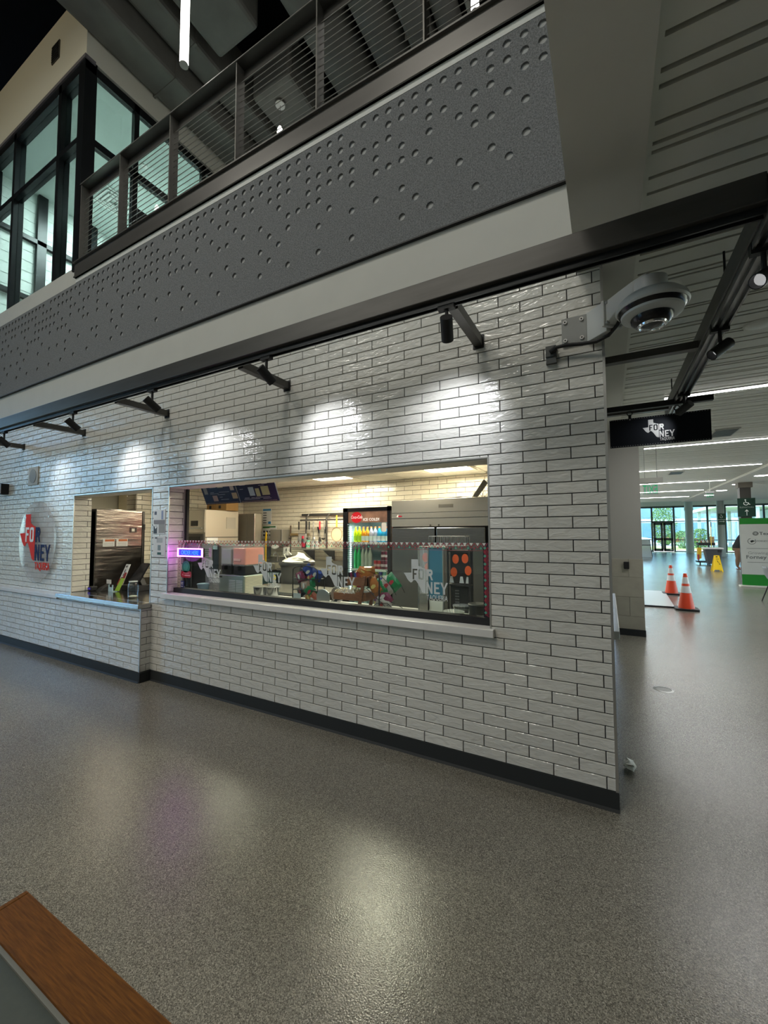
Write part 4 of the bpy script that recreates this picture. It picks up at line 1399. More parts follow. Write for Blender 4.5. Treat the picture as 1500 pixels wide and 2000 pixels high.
# clear display case with blue film and the small black stand behind it
t = thing('display_case', 'tall clear display case with blue film on the counter', 'display case', (-1.21, .40, ZC))
MB().box(-1.318, .36, ZC, -1.112, .46, .875).build('base', M_BLACK, t)
MB().box(-1.318, .352, .868, -1.232, .36, 1.03).build('steel_panel', M_INOX, t)
b = MB()
for x in (-1.318, -1.236, -1.114):
    b.box(x - .004, .352, .87, x + .004, .36, 1.392)
b.box(-1.322, .352, 1.386, -1.110, .46, 1.396).box(-1.322, .452, .87, -1.314, .46, 1.392).box(-1.118, .452, .87, -1.110, .46, 1.392)
b.build('frame', M_ALU, t)
MB().box(-1.232, .358, 1.00, -1.118, .362, 1.384).build('blue_film', mat('film_blue', (.06, .22, .32), .12, alpha=.85, bump=.5, bscale=16), t)
MB().box(-1.314, .357, 1.03, -1.238, .36, 1.384).build('grey_pane', M_PLASTIC, t)
MB().box(-1.232, .362, .89, -1.118, .366, .98).build('cream_panel', M_CREAM, t)
for x, z, r in ((-1.265, 1.31, .026), (-1.25, 1.235, .022)):
    flat(circ(x, z, r, r * 1.4), .372, mat('orange_disc', (.85, .12, .02), .5), 'orange_disc', t)
t = thing('display_stand', 'open black stand with four orange discs right of the blue display case', 'display stand', (-1.03, .47, ZC))
for x in (-1.105, -.935):
    for y in (.44, .52): MB().box(x - .006, y - .006, ZC, x + .006, y + .006, 1.38).build('upright', M_BLACK, t)
for z in (.90, 1.10, 1.36): MB().box(-1.11, .435, z - .005, -.93, .525, z + .005).build('shelf', M_BLACK, t)
MB().box(-1.10, .515, .91, -.94, .52, 1.35).build('back_panel', mat('stand_dark', (.03, .03, .03), .5), t)
for x, z in ((-1.04, 1.30), (-.965, 1.305), (-1.055, 1.20), (-.942, 1.215)):
    flat(circ(x, z, .026, .036), .432, mat('orange_disc', (.85, .12, .02), .5), 'orange_disc', t)
for x in (-1.08, -1.0, -.95):
    MB().prism([(x - .018, 1.115), (x + .018, 1.115), (x + .008, 1.165), (x - .01, 1.165)], 'y', .45, .455).build('price_tag', M_PAPER, t)
for k in range(7): MB().box(-1.05, .44, .92 + k * .022, -1.02, .444, .93 + k * .022).build('rung', mat('rung_grey', (.12, .12, .12), .4), t)
# wire basket on the display case
t = thing('wire_basket', 'thin wire basket standing on the display case and stand', 'basket', (-1.1, .46, 1.40))
bz0, bz1 = 1.400, 1.475
bx0, bx1, by0, by1 = -1.245, -.955, .40, .52
for z in (bz0 + .003, bz1): MB().tube([(bx0, by0, z), (bx1, by0, z), (bx1, by1, z), (bx0, by1, z), (bx0, by0, z)], .0028, 5).build('rim_wire', M_ALU, t)
for k in range(19):
    x = bx0 + k * (bx1 - bx0) / 18
    MB().tube([(x, by0, bz1), (x, by0, bz0 + .003), (x, by1, bz0 + .003), (x, by1, bz1)], .0014, 4).build('wire', M_ALU, t)

# filters, tub and dark bucket
t = thing('coffee_filters', 'stack of white fluted paper filters low beside the black stand', 'paper filters', (-1.02, .31, ZC))
for q in range(3):
    prof = MB()
    n = 48
    vs = []
    for j, (r, z) in enumerate(((.03, 0), (.05, .02), (.078, .055))):
        for i in range(n):
            a = 2 * PI * i / n
            rr = r + (.005 if i % 2 else -.003) * (j / 2)
            vs.append((-1.02 + rr * math.cos(a), .31 + rr * math.sin(a), ZC + .002 + z + q * .004))
    fs = [(j * n + i, j * n + (i + 1) % n, (j + 1) * n + (i + 1) % n, (j + 1) * n + i) for j in range(2) for i in range(n)] + [tuple(range(n - 1, -1, -1))]
    prof.add(vs, fs).build('filter', mat('filter_white', (.78, .76, .70), .8), t)
t = thing('clear_tub', 'clear round plastic tub tipped behind the paper filters', 'tub', (-.985, .40, ZC))
MB().lathe([(.05, 0), (.065, .095), (.063, .095), (.048, .003)], (-.985, .40, ZC), n=24).build('tub_wall', M_ACRYL, t, smooth=True)
MB().lathe([(.064, .092), (.07, .096), (.064, .10)], (-.985, .40, ZC), n=24).build('rim', M_PLASTIC, t, smooth=True)
t = thing('small_bucket', 'dark bucket at the right end of the counter', 'bucket', (-.86, .38, ZC))
MB().lathe([(.05, 0), (.065, .12), (.06, .12), (.046, .004)], (-.86, .38, ZC), n=22).build('bucket_wall', M_BLACK, t, smooth=True)
MB().lathe([(.063, .112), (.069, .118), (.063, .124)], (-.86, .38, ZC), n=22).build('rim', M_STEEL, t, smooth=True)

# ------------------------------------------------------------------ drinks cooler
M_RED2 = mat('cooler_red', (.30, .01, .025), .35)
t = thing('drinks_cooler', 'glass-fronted black drinks cooler with red sides and lit sign', 'cooler', (-2.81, 2.4, 0))
cx0, cx1, cy0, cy1, cz = -3.20, -2.46, 2.05, 2.75, 1.845
MB().box(cx0, cy0 + .04, 0, cx0 + .03, cy1, cz).build('side_panel', M_RED2, t)
MB().box(cx1 - .03, cy0 + .04, 0, cx1, cy1, cz).build('side_panel', M_RED2, t)
MB().box(cx0 + .031, cy0 + .045, .41, cx0 + .034, cy1 - .02, cz - .04).box(cx1 - .034, cy0 + .045, .41, cx1 - .031, cy1 - .02, cz - .04).build('inner_liner', mat('cooler_inside', (.30, .36, .36), .5), t)
MB().box(cx0, cy1 - .02, 0, cx1, cy1, cz).build('back_panel', mat('cooler_inside', (.30, .36, .36), .5), t)
MB().box(cx0, cy0 + .04, cz - .03, cx1, cy1, cz).box(cx0, cy0 + .04, 0, cx1, cy1, .40).build('cabinet', M_BLACK, t)
b = MB().box(cx0, cy0, .40, cx0 + .075, cy0 + .04, cz).box(cx1 - .05, cy0, .40, cx1, cy0 + .04, cz + .01).box(cx0, cy0, cz - .05, cx1, cy0 + .04, cz).box(cx0, cy0, .40, cx1, cy0 + .04, .45)
b.build('door_frame', M_BLACKG, t)
MB().box(cx0 + .07, cy0 + .016, .45, cx1 - .05, cy0 + .022, 1.645).build('door_pane', M_GLASS, t)
sg = MB().box(cx0 + .075, cy0 + .018, 1.645, cx1 - .05, cy0 + .04, cz - .05).build('sign_panel', mat('sign_brown', (.22, .11, .07), .4, noise=.8, nscale=7, emit=.10, ecol=(.6, .36, .25)), t)
flat([(a, c) for a, c in circ(-2.99, 1.715, .085, .075)], cy0 + .017, mat('disc_red', (.60, .01, .02), .35, emit=.25, ecol=(.7, .01, .02)), 'red_disc', t)
text('lettering', 'Coca-Cola', .060, mat('letter_lit', (.85, .85, .83), .5, emit=.4), t, south(-2.99, cy0 + .014, 1.70), 'CENTER', .72, .001, .3)
text('lettering', 'ICE COLD!', .050, mat('letter_lit', (.85, .85, .83), .5, emit=.4), t, south(-2.885, cy0 + .014, 1.668), 'LEFT', 1.05, .001, 0, .001)
led = MB()
for k in range(34): led.box(cx0 + .08, cy0 + .05, .62 + k * .029, cx0 + .10, cy0 + .062, .636 + k * .029)
led.build('lit_strip', mat('led_white', (1, 1, 1), .5, emit=5, ecol=(.80, 1, .93)), t)['kind'] = 'stuff'
MB().box(cx1 - .062, cy0 + .05, .5, cx1 - .054, cy0 + .06, 1.62).build('lit_strip', mat('led_white2', (1, 1, 1), .5, emit=2.5, ecol=(.80, 1, .95)), t)
flat(rrect(-2.60, 1.52, -2.53, 1.64, .02), cy0 + .014, mat('tag_white', (.75, .72, .70), .5), 'price_tag', t)
for i, yy in enumerate((2.3,)):
    l = bpy.data.lights.new('cooler_glow', 'AREA')
    l.shape = 'RECTANGLE'
    l.size, l.size_y = .5, .1
    l.energy = 5
    l.color = (.85, 1, .96)
    o = bpy.data.objects.new('cooler_glow', l)
    o.location = (0, cy0 + .12 - 2.4, 1.63)
    o.parent = t
    COL.objects.link(o)
SH = (1.374, 1.018, .758, .52)
M_SHELF = mat('shelf_white', (.70, .74, .74), .4)
for z in SH:
    MB().box(cx0 + .075, cy0 + .06, z - .016, cx1 - .05, cy1 - .03, z).build('shelf', M_SHELF, t)
    MB().box(cx0 + .075, cy0 + .05, z - .022, cx1 - .05, cy0 + .06, z + .008).build('shelf_strip', M_SHELF, t)


def bottle(x, y, z, h, r, col, capc, labc, name, label, group, neck=True):
    t = thing(name, label, name.split('_')[-1], (x, y, z), group)
    key = 'liq_%d_%d_%d' % tuple(int(c * 100) for c in col)
    bm = mat(key, col, .15, coat=.3)
    if neck:
        MB().lathe([(r * .9, 0), (r, .01), (r, h * .33), (r * .9, h * .38), (r, h * .43), (r, h * .66), (r * .36, h * .88), (r * .36, h * .92)], n=12).build('bottle_body', bm, t, smooth=True, local=True)
        MB().lathe([(r * .42, h * .92), (r * .42, h), (r * .38, h)], n=10).build('cap', mat('cap_%d' % int(capc[0] * 100 + capc[2] * 7), capc, .4), t, local=True)
        if labc: MB().lathe([(r * 1.02, h * .12), (r * 1.02, h * .42)], n=12).build('label_band', mat('lab_%d_%d' % (int(labc[0] * 100), int(labc[2] * 100)), labc, .4), t, smooth=True, local=True)
    else:
        MB().lathe([(r * .8, 0), (r, .008), (r, h - .012), (r * .82, h)], n=12).build('can_wall', bm, t, smooth=True, local=True)
        MB().lathe([(r * .82, h), (r * .8, h + .003), (r * .7, h - .003), (.001, h - .003)], n=12).build('can_lid', M_ALU, t, local=True)
        if labc: MB().lathe([(r * 1.015, h * .35), (r * 1.015, h * .62)], n=12).build('label_band', mat('lab_%d_%d' % (int(labc[0] * 100), int(labc[2] * 100)), labc, .4), t, smooth=True, local=True)
    return t


ORD = ('first', 'second', 'third', 'fourth', 'fifth', 'sixth', 'seventh', 'eighth', 'ninth', 'tenth')
xs0, ysh = -3.06, cy0 + .105
row = [((.62, .75, .01), 'yellow'), ((.62, .75, .01), 'yellow'), ((.75, .28, .02), 'orange'), ((.75, .28, .02), 'orange'), ((.42, .38, .45), 'pale grey'), ((.42, .38, .45), 'pale grey'), ((.02, .28, .50), 'blue'), ((.02, .36, .60), 'blue'), ((.01, .16, .34), 'dark blue')]
for k, (c, cn) in enumerate(row):
    bottle(xs0 + k * .0625, ysh, SH[0], .215, .028, c, (.75, .15, .03) if k > 1 else (.6, .7, .05), (.55, .58, .55) if k > 1 else (.35, .55, .02), 'sports_drink_bottle', '%s sports drink bottle on the top cooler shelf, %s from its left end' % (cn, ORD[k]), 'bottles on the top cooler shelf')
for k in range(5):
    c = (.02, .42, .12) if k < 2 else (.40, .40, .36)
    bottle(xs0 + k * .058, ysh, SH[1], .30, .026, c, (.1, .4, .1) if k < 2 else (.4, .4, .4), None, 'soda_bottle', 'tall %s soda bottle on the second cooler shelf, %s from its left end' % ('green' if k < 2 else 'clear', ORD[k]), 'tall bottles on the second cooler shelf')
for k in range(2): bottle(-2.745 + k * .056, ysh, SH[1], .12, .026, (.38, .02, .03), (0, 0, 0), (.55, .35, .33), 'soda_can', 'red soda can standing alone in its column on second cooler shelf, %s one' % ('left', 'right')[k], 'cans on the second cooler shelf', False)
for k in range(3):
    for lv in range(2):
        bottle(-2.63 + k * .053, ysh, SH[1] + lv * .124, .12, .0255, ((.12, .01, .03), (.18, .01, .04), (.45, .06, .16))[k], (0, 0, 0), (.6, .45, .48), 'soda_can', '%s can stacked in pairs on second cooler shelf, %s layer' % (('blackish red', 'dark red', 'pink')[k], ('lower', 'upper')[lv]), 'cans on the second cooler shelf', False)
cl = [((.65, .5, .15), 'gold'), ((.35, .03, .04), 'crimson'), ((.35, .04, .05), 'red'), ((.55, .58, .58), 'silver'), ((.03, .16, .08), 'dark green'), ((.14, .04, .04), 'brown'), ((.55, .52, .05), 'yellow'), ((.55, .55, .55), 'white'), ((.45, .55, .5), 'mint'), ((.5, .5, .45), 'pearl')]
for k, (c, cn) in enumerate(cl):
    for lv in range(2 if k > 4 else 1):
        c2, cn2 = (c, cn) if lv == 0 else (((.30, .22, .20), 'dusty brown'), ((.60, .60, .12), 'lemon'), ((.10, .08, .45), 'purple'), ((.2, .45, .38), 'sea green'), ((.55, .58, .35), 'lime'))[k - 5]
        bottle(-3.07 + k * .0575, ysh, SH[2] + lv * .117, .115, .0255, c2, (0, 0, 0), (.62, .62, .58), 'drink_can', '%s can on the third cooler shelf, %s from its left end%s' % (cn2, ORD[k], (', upper layer' if lv else '')), 'cans on the third cooler shelf', False)
for k in range(7):
    c, cn = (((.45, .60, .62), 'pale blue'), ((.45, .60, .62), 'pale blue'), ((.45, .60, .62), 'pale blue'), ((.45, .60, .62), 'pale blue'), ((.16, .04, .14), 'plum'), ((.30, .07, .04), 'amber'), ((.30, .07, .04), 'amber'))[k]
    bottle(-3.05 + k * .078, ysh, SH[3], .19 if k > 3 else .16, .029, c, (.75, .78, .80), (.5, .35, .15) if k > 3 else None, 'juice_bottle', '%s bottle with white cap on the lowest cooler shelf, %s from its left end' % (cn, ORD[k]), 'bottles on the lowest cooler shelf')

# ------------------------------------------------------------------ stainless freezer
t = thing('upright_freezer', 'wide two-door stainless freezer filling the right of the kitchen', 'freezer', (-1.68, 2.1, 0))
fx0, fx1, fy0, fy1, fz = -2.255, -1.095, 1.72, 2.5, 1.885
MB().box(fx0, fy0, 0, fx1, fy1, fz).build('cabinet', M_INOX, t, bevel=.004)
MB().box(fx0, fy0 - .03, 1.575, fx1, fy0, fz).build('top_fascia', M_INOX, t, bevel=.004)
MB().box(fx0, fy0 - .033, 1.668, fx1, fy0 - .029, 1.674).box(fx0, fy0 - .033, 1.735, fx1, fy0 - .029, 1.738).build('fascia_groove', M_BLACK, t)
b = MB()
for k in range(5): b.box(-1.66, fy0 - .034, 1.785 + k * .008, -1.49, fy0 - .029, 1.789 + k * .008)
b.build('vent_slots', mat('vent_dark', (.15, .14, .12), .5), t)['kind'] = 'stuff'
MB().box(fx0 + .005, fy0 - .006, .10, fx1 - .005, fy0, 1.575).build('door_gap', M_BLACK, t)
for i, (x0, x1) in enumerate(((-2.245, -1.705), (-1.685, -1.14))):
    d = MB().box(x0, fy0 - .045, .14, x1, fy0 - .006, 1.562).build('door', M_INOXD, t, bevel=.006)
    MB().box(x1 - .05 if i == 0 else x0 + .02, fy0 - .07, .9, x1 - .03 if i == 0 else x0 + .04, fy0 - .045, 1.25).build('handle', M_STEEL, d)
for x in (-1.76, -1.66): MB().cyl((x, fy0 - .036, 1.59), (x, fy0 - .03, 1.59), .01, n=10).build('lock', M_STEEL, t)
b = MB().prism([(-2.19, 1.69), (-2.175, 1.715), (-2.16, 1.715), (-2.172, 1.70), (-2.165, 1.688)], 'y', fy0 - .034, fy0 - .03)
b.build('badge', M_QUARTZ, t)
MB().box(-2.165, fy0 - .034, 1.69, -2.12, fy0 - .03, 1.705).build('badge', M_RED2, t)
tag(MB().prism([(-1.60, 1.885), (-1.38, 1.885), (-1.42, 1.905), (-1.55, 1.895)], 'y', 1.74, 1.95).build('cardboard_sheet', mat('sheet_brown', (.12, .10, .06), .7)), 'flat dark cardboard sheet on top of the stainless freezer', 'cardboard')
t = thing('grill_scoop', 'dark flat scoop leaning up on top of the freezer', 'kitchen tool', (-1.3, 1.9, 1.886))
MB().prism([(-1.345, 1.886), (-1.30, 1.886), (-1.165, 2.06), (-1.20, 2.095)], 'y', 1.88, 1.94).build('blade', mat('scoop_dark', (.07, .07, .06), .5, metal=.5), t)
for k in range(3): MB().box(-1.34 + k * .03, 1.875, 1.892 + k * .034, -1.30 + k * .03, 1.88, 1.897 + k * .034).build('slot', M_BLACK, t)
t = thing('fry_basket', 'tangled wire basket behind the scoop on top of the freezer', 'basket', (-1.25, 2.05, 1.886))
for k in range(26):
    a, r = random.uniform(0, 2 * PI), random.uniform(.5, 1)
    x, y = -1.25 + .11 * r * math.cos(a), 2.05 + .10 * r * math.sin(a)
    x2, y2 = -1.25 + .15 * math.cos(a + random.uniform(-.8, .8)), 2.05 + .12 * math.sin(a)
    MB().tube([(x, y, 1.888), ((x + x2) / 2, (y + y2) / 2, 1.94), (x2, y2, 1.96 + random.uniform(0, .06))], .002, 4).build('wire', M_STEEL, t)

# ------------------------------------------------------------------ back of the kitchen
t = thing('combi_oven', 'tall two-deck oven with control panel at the left of the kitchen', 'oven', (-5.57, 1.8, 0))
MB().box(-5.86, 1.48, .10, -5.30, 2.10, 1.865).box(-5.80, 1.52, 0, -5.36, 2.06, .10).build('casing', mat('oven_beige', (.50, .46, .38), .4, metal=.6), t, bevel=.006)
MB().box(-5.86, 1.47, 1.52, -5.31, 1.48, 1.86).build('control_panel', M_INOX, t)
MB().box(-5.62, 1.462, 1.62, -5.47, 1.47, 1.70).build('display', M_BLACKG, t)
MB().box(-5.82, 1.45, 1.575, -5.36, 1.47, 1.595).build('handle', M_ALU, t)
for z0, z1 in ((.95, 1.5), (.35, .9)):
    d = MB().box(-5.84, 1.462, z0, -5.33, 1.48, z1).build('door', M_STEEL, t)
    MB().box(-5.78, 1.458, z1 - .16, -5.39, 1.462, z1 - .04).build('door_pane', M_BLACKG, d)
MB().box(-5.30, 1.48, 1.44, -5.296, 2.10, 1.452).build('deck_joint', M_STEEL, t)
MB().box(-5.299, 1.86, 1.58, -5.294, 2.04, 1.76).build('side_plate', mat('plate_beige', (.36, .33, .27), .5), t)
MB().box(-5.298, 1.50, 1.18, -5.293, 1.70, 1.44).build('notice', M_PAPER, t)
b = MB()
for k in range(7): b.box(-5.294, 1.52 + (k % 3) * .05, 1.22 + k * .028, -5.2925, 1.55 + (k % 3) * .05, 1.228 + k * .028)
b.build('notice_print', M_BLACK, t)['kind'] = 'stuff'
for i, (x0, x1, nm) in enumerate(((-5.72, -5.50, 'left'), (-5.495, -5.26, 'right'))):
    t = thing('cardboard_box', 'brown cardboard box on top of the oven, %s of two under the menu' % nm, 'box', ((x0 + x1) / 2, 1.9, 1.866))
    MB().box(x0, 1.82, 1.866, x1, 2.06, 2.02).build('box_body', mat('cardboard', (.26, .15, .05), .8, noise=.06), t, bevel=.003)
    MB().box(x0 + .06, 1.817, 1.90, x0 + .11, 1.82, 1.95).build('print_mark', M_BLACK, t)
    MB().box(x0 + .005, 1.93, 2.02, x1 - .005, 1.95, 2.022).build('tape', mat('tape_tan', (.4, .28, .14), .3), t)
t = thing('steel_cabinet', 'stainless cabinet with vent slots standing in the kitchen corner', 'cabinet', (-5.5, 2.6, 0))
MB().box(-5.82, 2.35, .0, -5.38, 2.70, 1.84).box(-5.38, 2.35, 1.0, -5.20, 2.5, 1.84).build('body', M_INOX, t, bevel=.006)
for c in range(2):
    for k in range(9):
        MB().box(-5.80 + c * .09, 2.345, 1.60 + k * .02, -5.74 + c * .09, 2.35, 1.611 + k * .02).build('vent_slat', M_STEEL, t)
MB().box(-5.60, 2.342, .1, -5.585, 2.35, 1.80).build('door_gap', M_BLACK, t)
MB().box(-5.57, 2.335, 1.0, -5.55, 2.35, 1.3).build('handle', M_STEEL, t)
t = thing('dark_fridge', 'dark low fridge with taped paper notices behind the left end of counter', 'fridge', (-4.9, 1.15, 0))
MB().box(-5.45, .95, .05, -4.35, 1.40, 1.36).box(-5.42, .98, 0, -4.38, 1.38, .05).build('body', mat('fridge_dark', (.035, .033, .035), .35), t, bevel=.006)
MB().box(-5.43, .945, 1.30, -4.37, .95, 1.352).build('top_strip', M_INOX, t)
MB().box(-4.905, .943, .1, -4.895, .95, 1.29).build('door_gap', M_BLACK, t)
for x in (-4.95, -4.85): MB().cyl((x, .93, .8), (x, .93, 1.1), .01, n=8).build('handle', M_STEEL, t)
for x0, z0, x1, z1 in ((-4.66, 1.08, -4.46, 1.37), (-5.30, 1.33, -5.10, 1.36)):
    MB().box(x0, .940, z0, x1, .944, z1).build('notice', M_PAPER, t)
b = MB()
for k in range(8): b.box(-4.63, .9385, 1.11 + k * .026, -4.50 - (k % 3) * .02, .94, 1.118 + k * .026)
b.build('notice_print', mat('print_grey', (.3, .3, .3), .6), t)['kind'] = 'stuff'

# notices, dispensers and sink on the back wall
YW = 2.888
t = thing('wall_notice', 'tall white instruction sheet with blue header on the back wall', 'notice', (-5.45, YW, 1.8))
MB().box(-5.56, YW, 1.665, -5.345, YW + .006, 1.955).build('sheet', M_PAPER, t)
MB().box(-5.55, YW - .001, 1.915, -5.355, YW, 1.948).build('blue_header', mat('header_blue', (.03, .22, .48), .5), t)
b = MB()
for k in range(5): b.box(-5.545, YW - .001, 1.69 + k * .045, -5.46, YW, 1.705 + k * .045)
b.build('print', M_BLACK, t)['kind'] = 'stuff'
MB().box(-5.42, YW - .001, 1.675, -5.355, YW, 1.72).build('blue_box', mat('header_blue', (.03, .22, .48), .5), t)
t = thing('wall_notice', 'white hand-washing notice with green header below the blue one', 'notice', (-5.39, YW, 1.52))
MB().box(-5.56, YW, 1.42, -5.22, YW + .006, 1.64).build('sheet', M_PAPER, t)
MB().prism([(-5.55, 1.60), (-5.40, 1.60), (-5.37, 1.61), (-5.24, 1.61), (-5.24, 1.635), (-5.37, 1.632), (-5.55, 1.628)], 'y', YW - .001, YW).build('green_header', mat('header_green', (.03, .16, .04), .5), t)
for k in range(4):
    for j in range(2):
        MB().box(-5.54 + k * .075, YW - .001, 1.455 + j * .065, -5.49 + k * .075, YW, 1.49 + j * .065).build('picture', mat('pict_dark', (.08, .08, .09), .6), t)
t = thing('towel_dispenser', 'grey steel paper towel dispenser on the back wall', 'dispenser', (-5.03, 2.79, 1.42))
MB().box(-5.19, 2.70, 1.315, -4.91, 2.889, 1.575).build('case', mat('dispenser_grey', (.30, .29, .26), .35, metal=.5), t, bevel=.012)
MB().box(-4.935, 2.695, 1.33, -4.925, 2.70, 1.56).build('side_seam', M_STEEL, t)
MB().add([(-5.17, 2.72, 1.31), (-4.97, 2.72, 1.31), (-4.98, 2.70, 1.26), (-5.06, 2.69, 1.235), (-5.15, 2.70, 1.25)], [(0, 1, 2, 3, 4)]).build('paper', M_PAPER, t)
t = thing('soap_dispenser', 'white soap dispenser on the back wall right of the sink', 'dispenser', (-4.92, 2.83, 1.2))
MB().box(-4.975, 2.79, 1.115, -4.865, 2.889, 1.27).build('case', M_QUARTZ, t, bevel=.015)
MB().box(-4.955, 2.80, 1.095, -4.905, 2.86, 1.118).build('push_bar', mat('soap_grey', (.4, .4, .4), .4), t)
MB().box(-4.90, 2.786, 1.20, -4.885, 2.79, 1.24).build('window', M_BLACK, t)
t = thing('soap_bottle', 'dark wall soap pump left of the hand sink', 'dispenser', (-5.37, 2.85, 1.2))
MB().box(-5.42, 2.80, 1.09, -5.33, 2.889, 1.27).build('case', mat('pump_dark', (.10, .11, .12), .4), t, bevel=.02)
MB().box(-5.395, 2.79, 1.10, -5.355, 2.80, 1.14).build('push_bar', M_BLACK, t)
t = thing('hand_sink', 'small stainless hand sink with tap on the back wall', 'sink', (-5.16, 2.72, .9))
b = MB().box(-5.36, 2.54, .88, -4.93, 2.889, 1.01).build('basin', M_INOX, t, bevel=.02)
MB().box(-5.36, 2.87, 1.01, -4.93, 2.889, 1.09).build('back_lip', M_INOX, t)
MB().box(-5.30, 2.58, 1.008, -4.99, 2.82, 1.014).build('bowl_hollow', M_STEEL, t)
MB().tube([(-5.15, 2.85, 1.01), (-5.15, 2.85, 1.13), (-5.15, 2.82, 1.16), (-5.15, 2.76, 1.15), (-5.15, 2.74, 1.11)], .010, 8).build('tap', M_ALU, t, smooth=True)
t = thing('yellow_paddle', 'small yellow paddle leaning on the stainless cabinet', 'tool', (-5.17, 2.6, 1.36))
MB().box(-5.185, 2.58, .95, -5.165, 2.60, 1.42).build('stick', mat('paddle_yellow', (.6, .38, .02), .5), t)
MB().prism([(-5.19, 1.42), (-5.16, 1.42), (-5.155, 1.50), (-5.17, 1.53)], 'y', 2.58, 2.60).build('blade', mat('paddle_yellow', (.6, .38, .02), .5), t)

# utensil rack
t = thing('utensil_rack', 'steel wall rack with curved end posts for hanging kitchen tools', 'utensil rack', (-4.15, 2.8, 1.75))
MB().box(-4.60, 2.84, 1.80, -3.62, 2.86, 1.835).build('upper_bar', M_STEEL, t)
MB().box(-4.55, 2.74, 1.71, -3.62, 2.755, 1.735).build('hook_bar', M_STEEL, t)
for x in (-4.42, -4.00):
    MB().tube([(x, 2.87, 1.82), (x, 2.80, 1.815), (x, 2.755, 1.77), (x, 2.745, 1.70), (x, 2.75, 1.24)], .016, 6).build('bracket', M_STEEL, t)
for k in range(8): MB().tube([(-4.52 + k * .115, 2.745, 1.735), (-4.52 + k * .115, 2.73, 1.72), (-4.52 + k * .115, 2.735, 1.70)], .004, 5).build('hook', M_STEEL, t)


def utensil(x, kind, hcol, label):
    t = thing('kitchen_' + kind, label, 'utensil', (x, 2.725, 1.70), 'hanging kitchen tools')
    hm = mat('handle_%d_%d' % (int(hcol[0] * 100), int(hcol[1] * 100)), hcol, .4)
    MB().box(x - .012, 2.718, 1.565, x + .012, 2.732, 1.70).build('handle', hm, t, bevel=.004)
    MB().box(x - .005, 2.721, 1.44, x + .005, 2.728, 1.565).build('shank', M_ALU, t)
    if kind == 'spoon':
        MB().lathe([(.001, -.05), (.024, -.035), (.03, 0), (.022, .035), (.001, .05)], (x, 2.725, 1.40), n=14, sy=.3).build('bowl', M_ALU, t, smooth=True)
    elif kind == 'ladle':
        MB().lathe([(.001, -.035), (.028, -.022), (.04, 0), (.036, 0), (.001, -.03)], (x, 2.70, 1.43), n=14).build('bowl', M_STEEL, t, smooth=True)
    elif kind == 'tongs':
        MB().prism([(x - .012, 1.44), (x + .012, 1.44), (x + .035, 1.36), (x + .018, 1.33), (x, 1.35), (x - .018, 1.33), (x - .035, 1.36)], 'y', 2.72, 2.73).build('claw', M_STEEL, t)
    else:
        MB().box(x - .03, 2.72, 1.34, x + .03, 2.726, 1.44).build('blade', M_ALU, t)
    return t


utensil(-4.56, 'spoon', (.03, .03, .03), 'black-handled spoon at the left end of the wall rack')
utensil(-4.39, 'ladle', (.04, .04, .04), 'dark ladle hanging third from left on the wall rack')
utensil(-4.34, 'spatula', (.04, .04, .04), 'dark-handled spatula next to the ladle on the wall rack')
utensil(-4.25, 'spoon', (.35, .34, .30), 'all-steel spoon left of the red tongs on wall rack')
utensil(-4.12, 'tongs', (.65, .02, .04), 'red-handled tongs hanging in the middle of wall rack')
utensil(-4.03, 'ladle', (.25, .24, .22), 'steel ladle right of the red tongs on wall rack')
t = thing('round_strainer', 'round cream strainer with yellow handle hanging at the right of the rack', 'strainer', (-3.79, 2.73, 1.48))
MB().box(-3.80, 2.722, 1.60, -3.775, 2.735, 1.79).build('handle', mat('handle_yellow', (.70, .42, .05), .4), t, bevel=.004)
MB().tube([(-3.788 + .105 * math.sin(2 * PI * k / 28), 2.728, 1.485 + .11 * math.cos(2 * PI * k / 28)) for k in range(29)], .006, 6).build('rim', mat('rim_brown', (.30, .22, .12), .4), t)
flat(circ(-3.788, 1.485, .102, .107), 2.732, mat('mesh_cream', (.60, .54, .38), .7, alpha=.75), 'mesh_sheet', t)
t = thing('mesh_scoop', 'grey wire mesh scoop hanging under the dark spatula', 'scoop', (-4.42, 2.70, 1.5))
MB().prism([(-4.52, 1.50), (-4.37, 1.50), (-4.36, 1.36), (-4.47, 1.35)], 'y', 2.66, 2.70).build('mesh_cup', mat('mesh_grey', (.35, .34, .32), .4, alpha=.6), t)
MB().tube([(-4.52, 2.66, 1.50), (-4.37, 2.66, 1.50), (-4.37, 2.70, 1.50), (-4.52, 2.70, 1.50), (-4.52, 2.66, 1.50)], .004, 5).build('rim_wire', M_STEEL, t)
t = thing('knife_holder', 'wooden wall strip with hanging rods left of the steel shelf', 'holder', (-4.75, 2.86, 1.47))
MB().box(-4.86, 2.85, 1.465, -4.45, 2.885, 1.505).build('strip', mat('strip_wood', (.22, .15, .06), .6), t)
MB().cyl((-4.86, 2.86, 1.64), (-4.86, 2.86, 1.18), .012, n=8).build('rod', mat('rod_brown', (.09, .06, .04), .5), t)
MB().cyl((-4.87, 2.83, 1.42), (-4.82, 2.83, 1.42), .010, n=8).build('peg', M_STEEL, t)

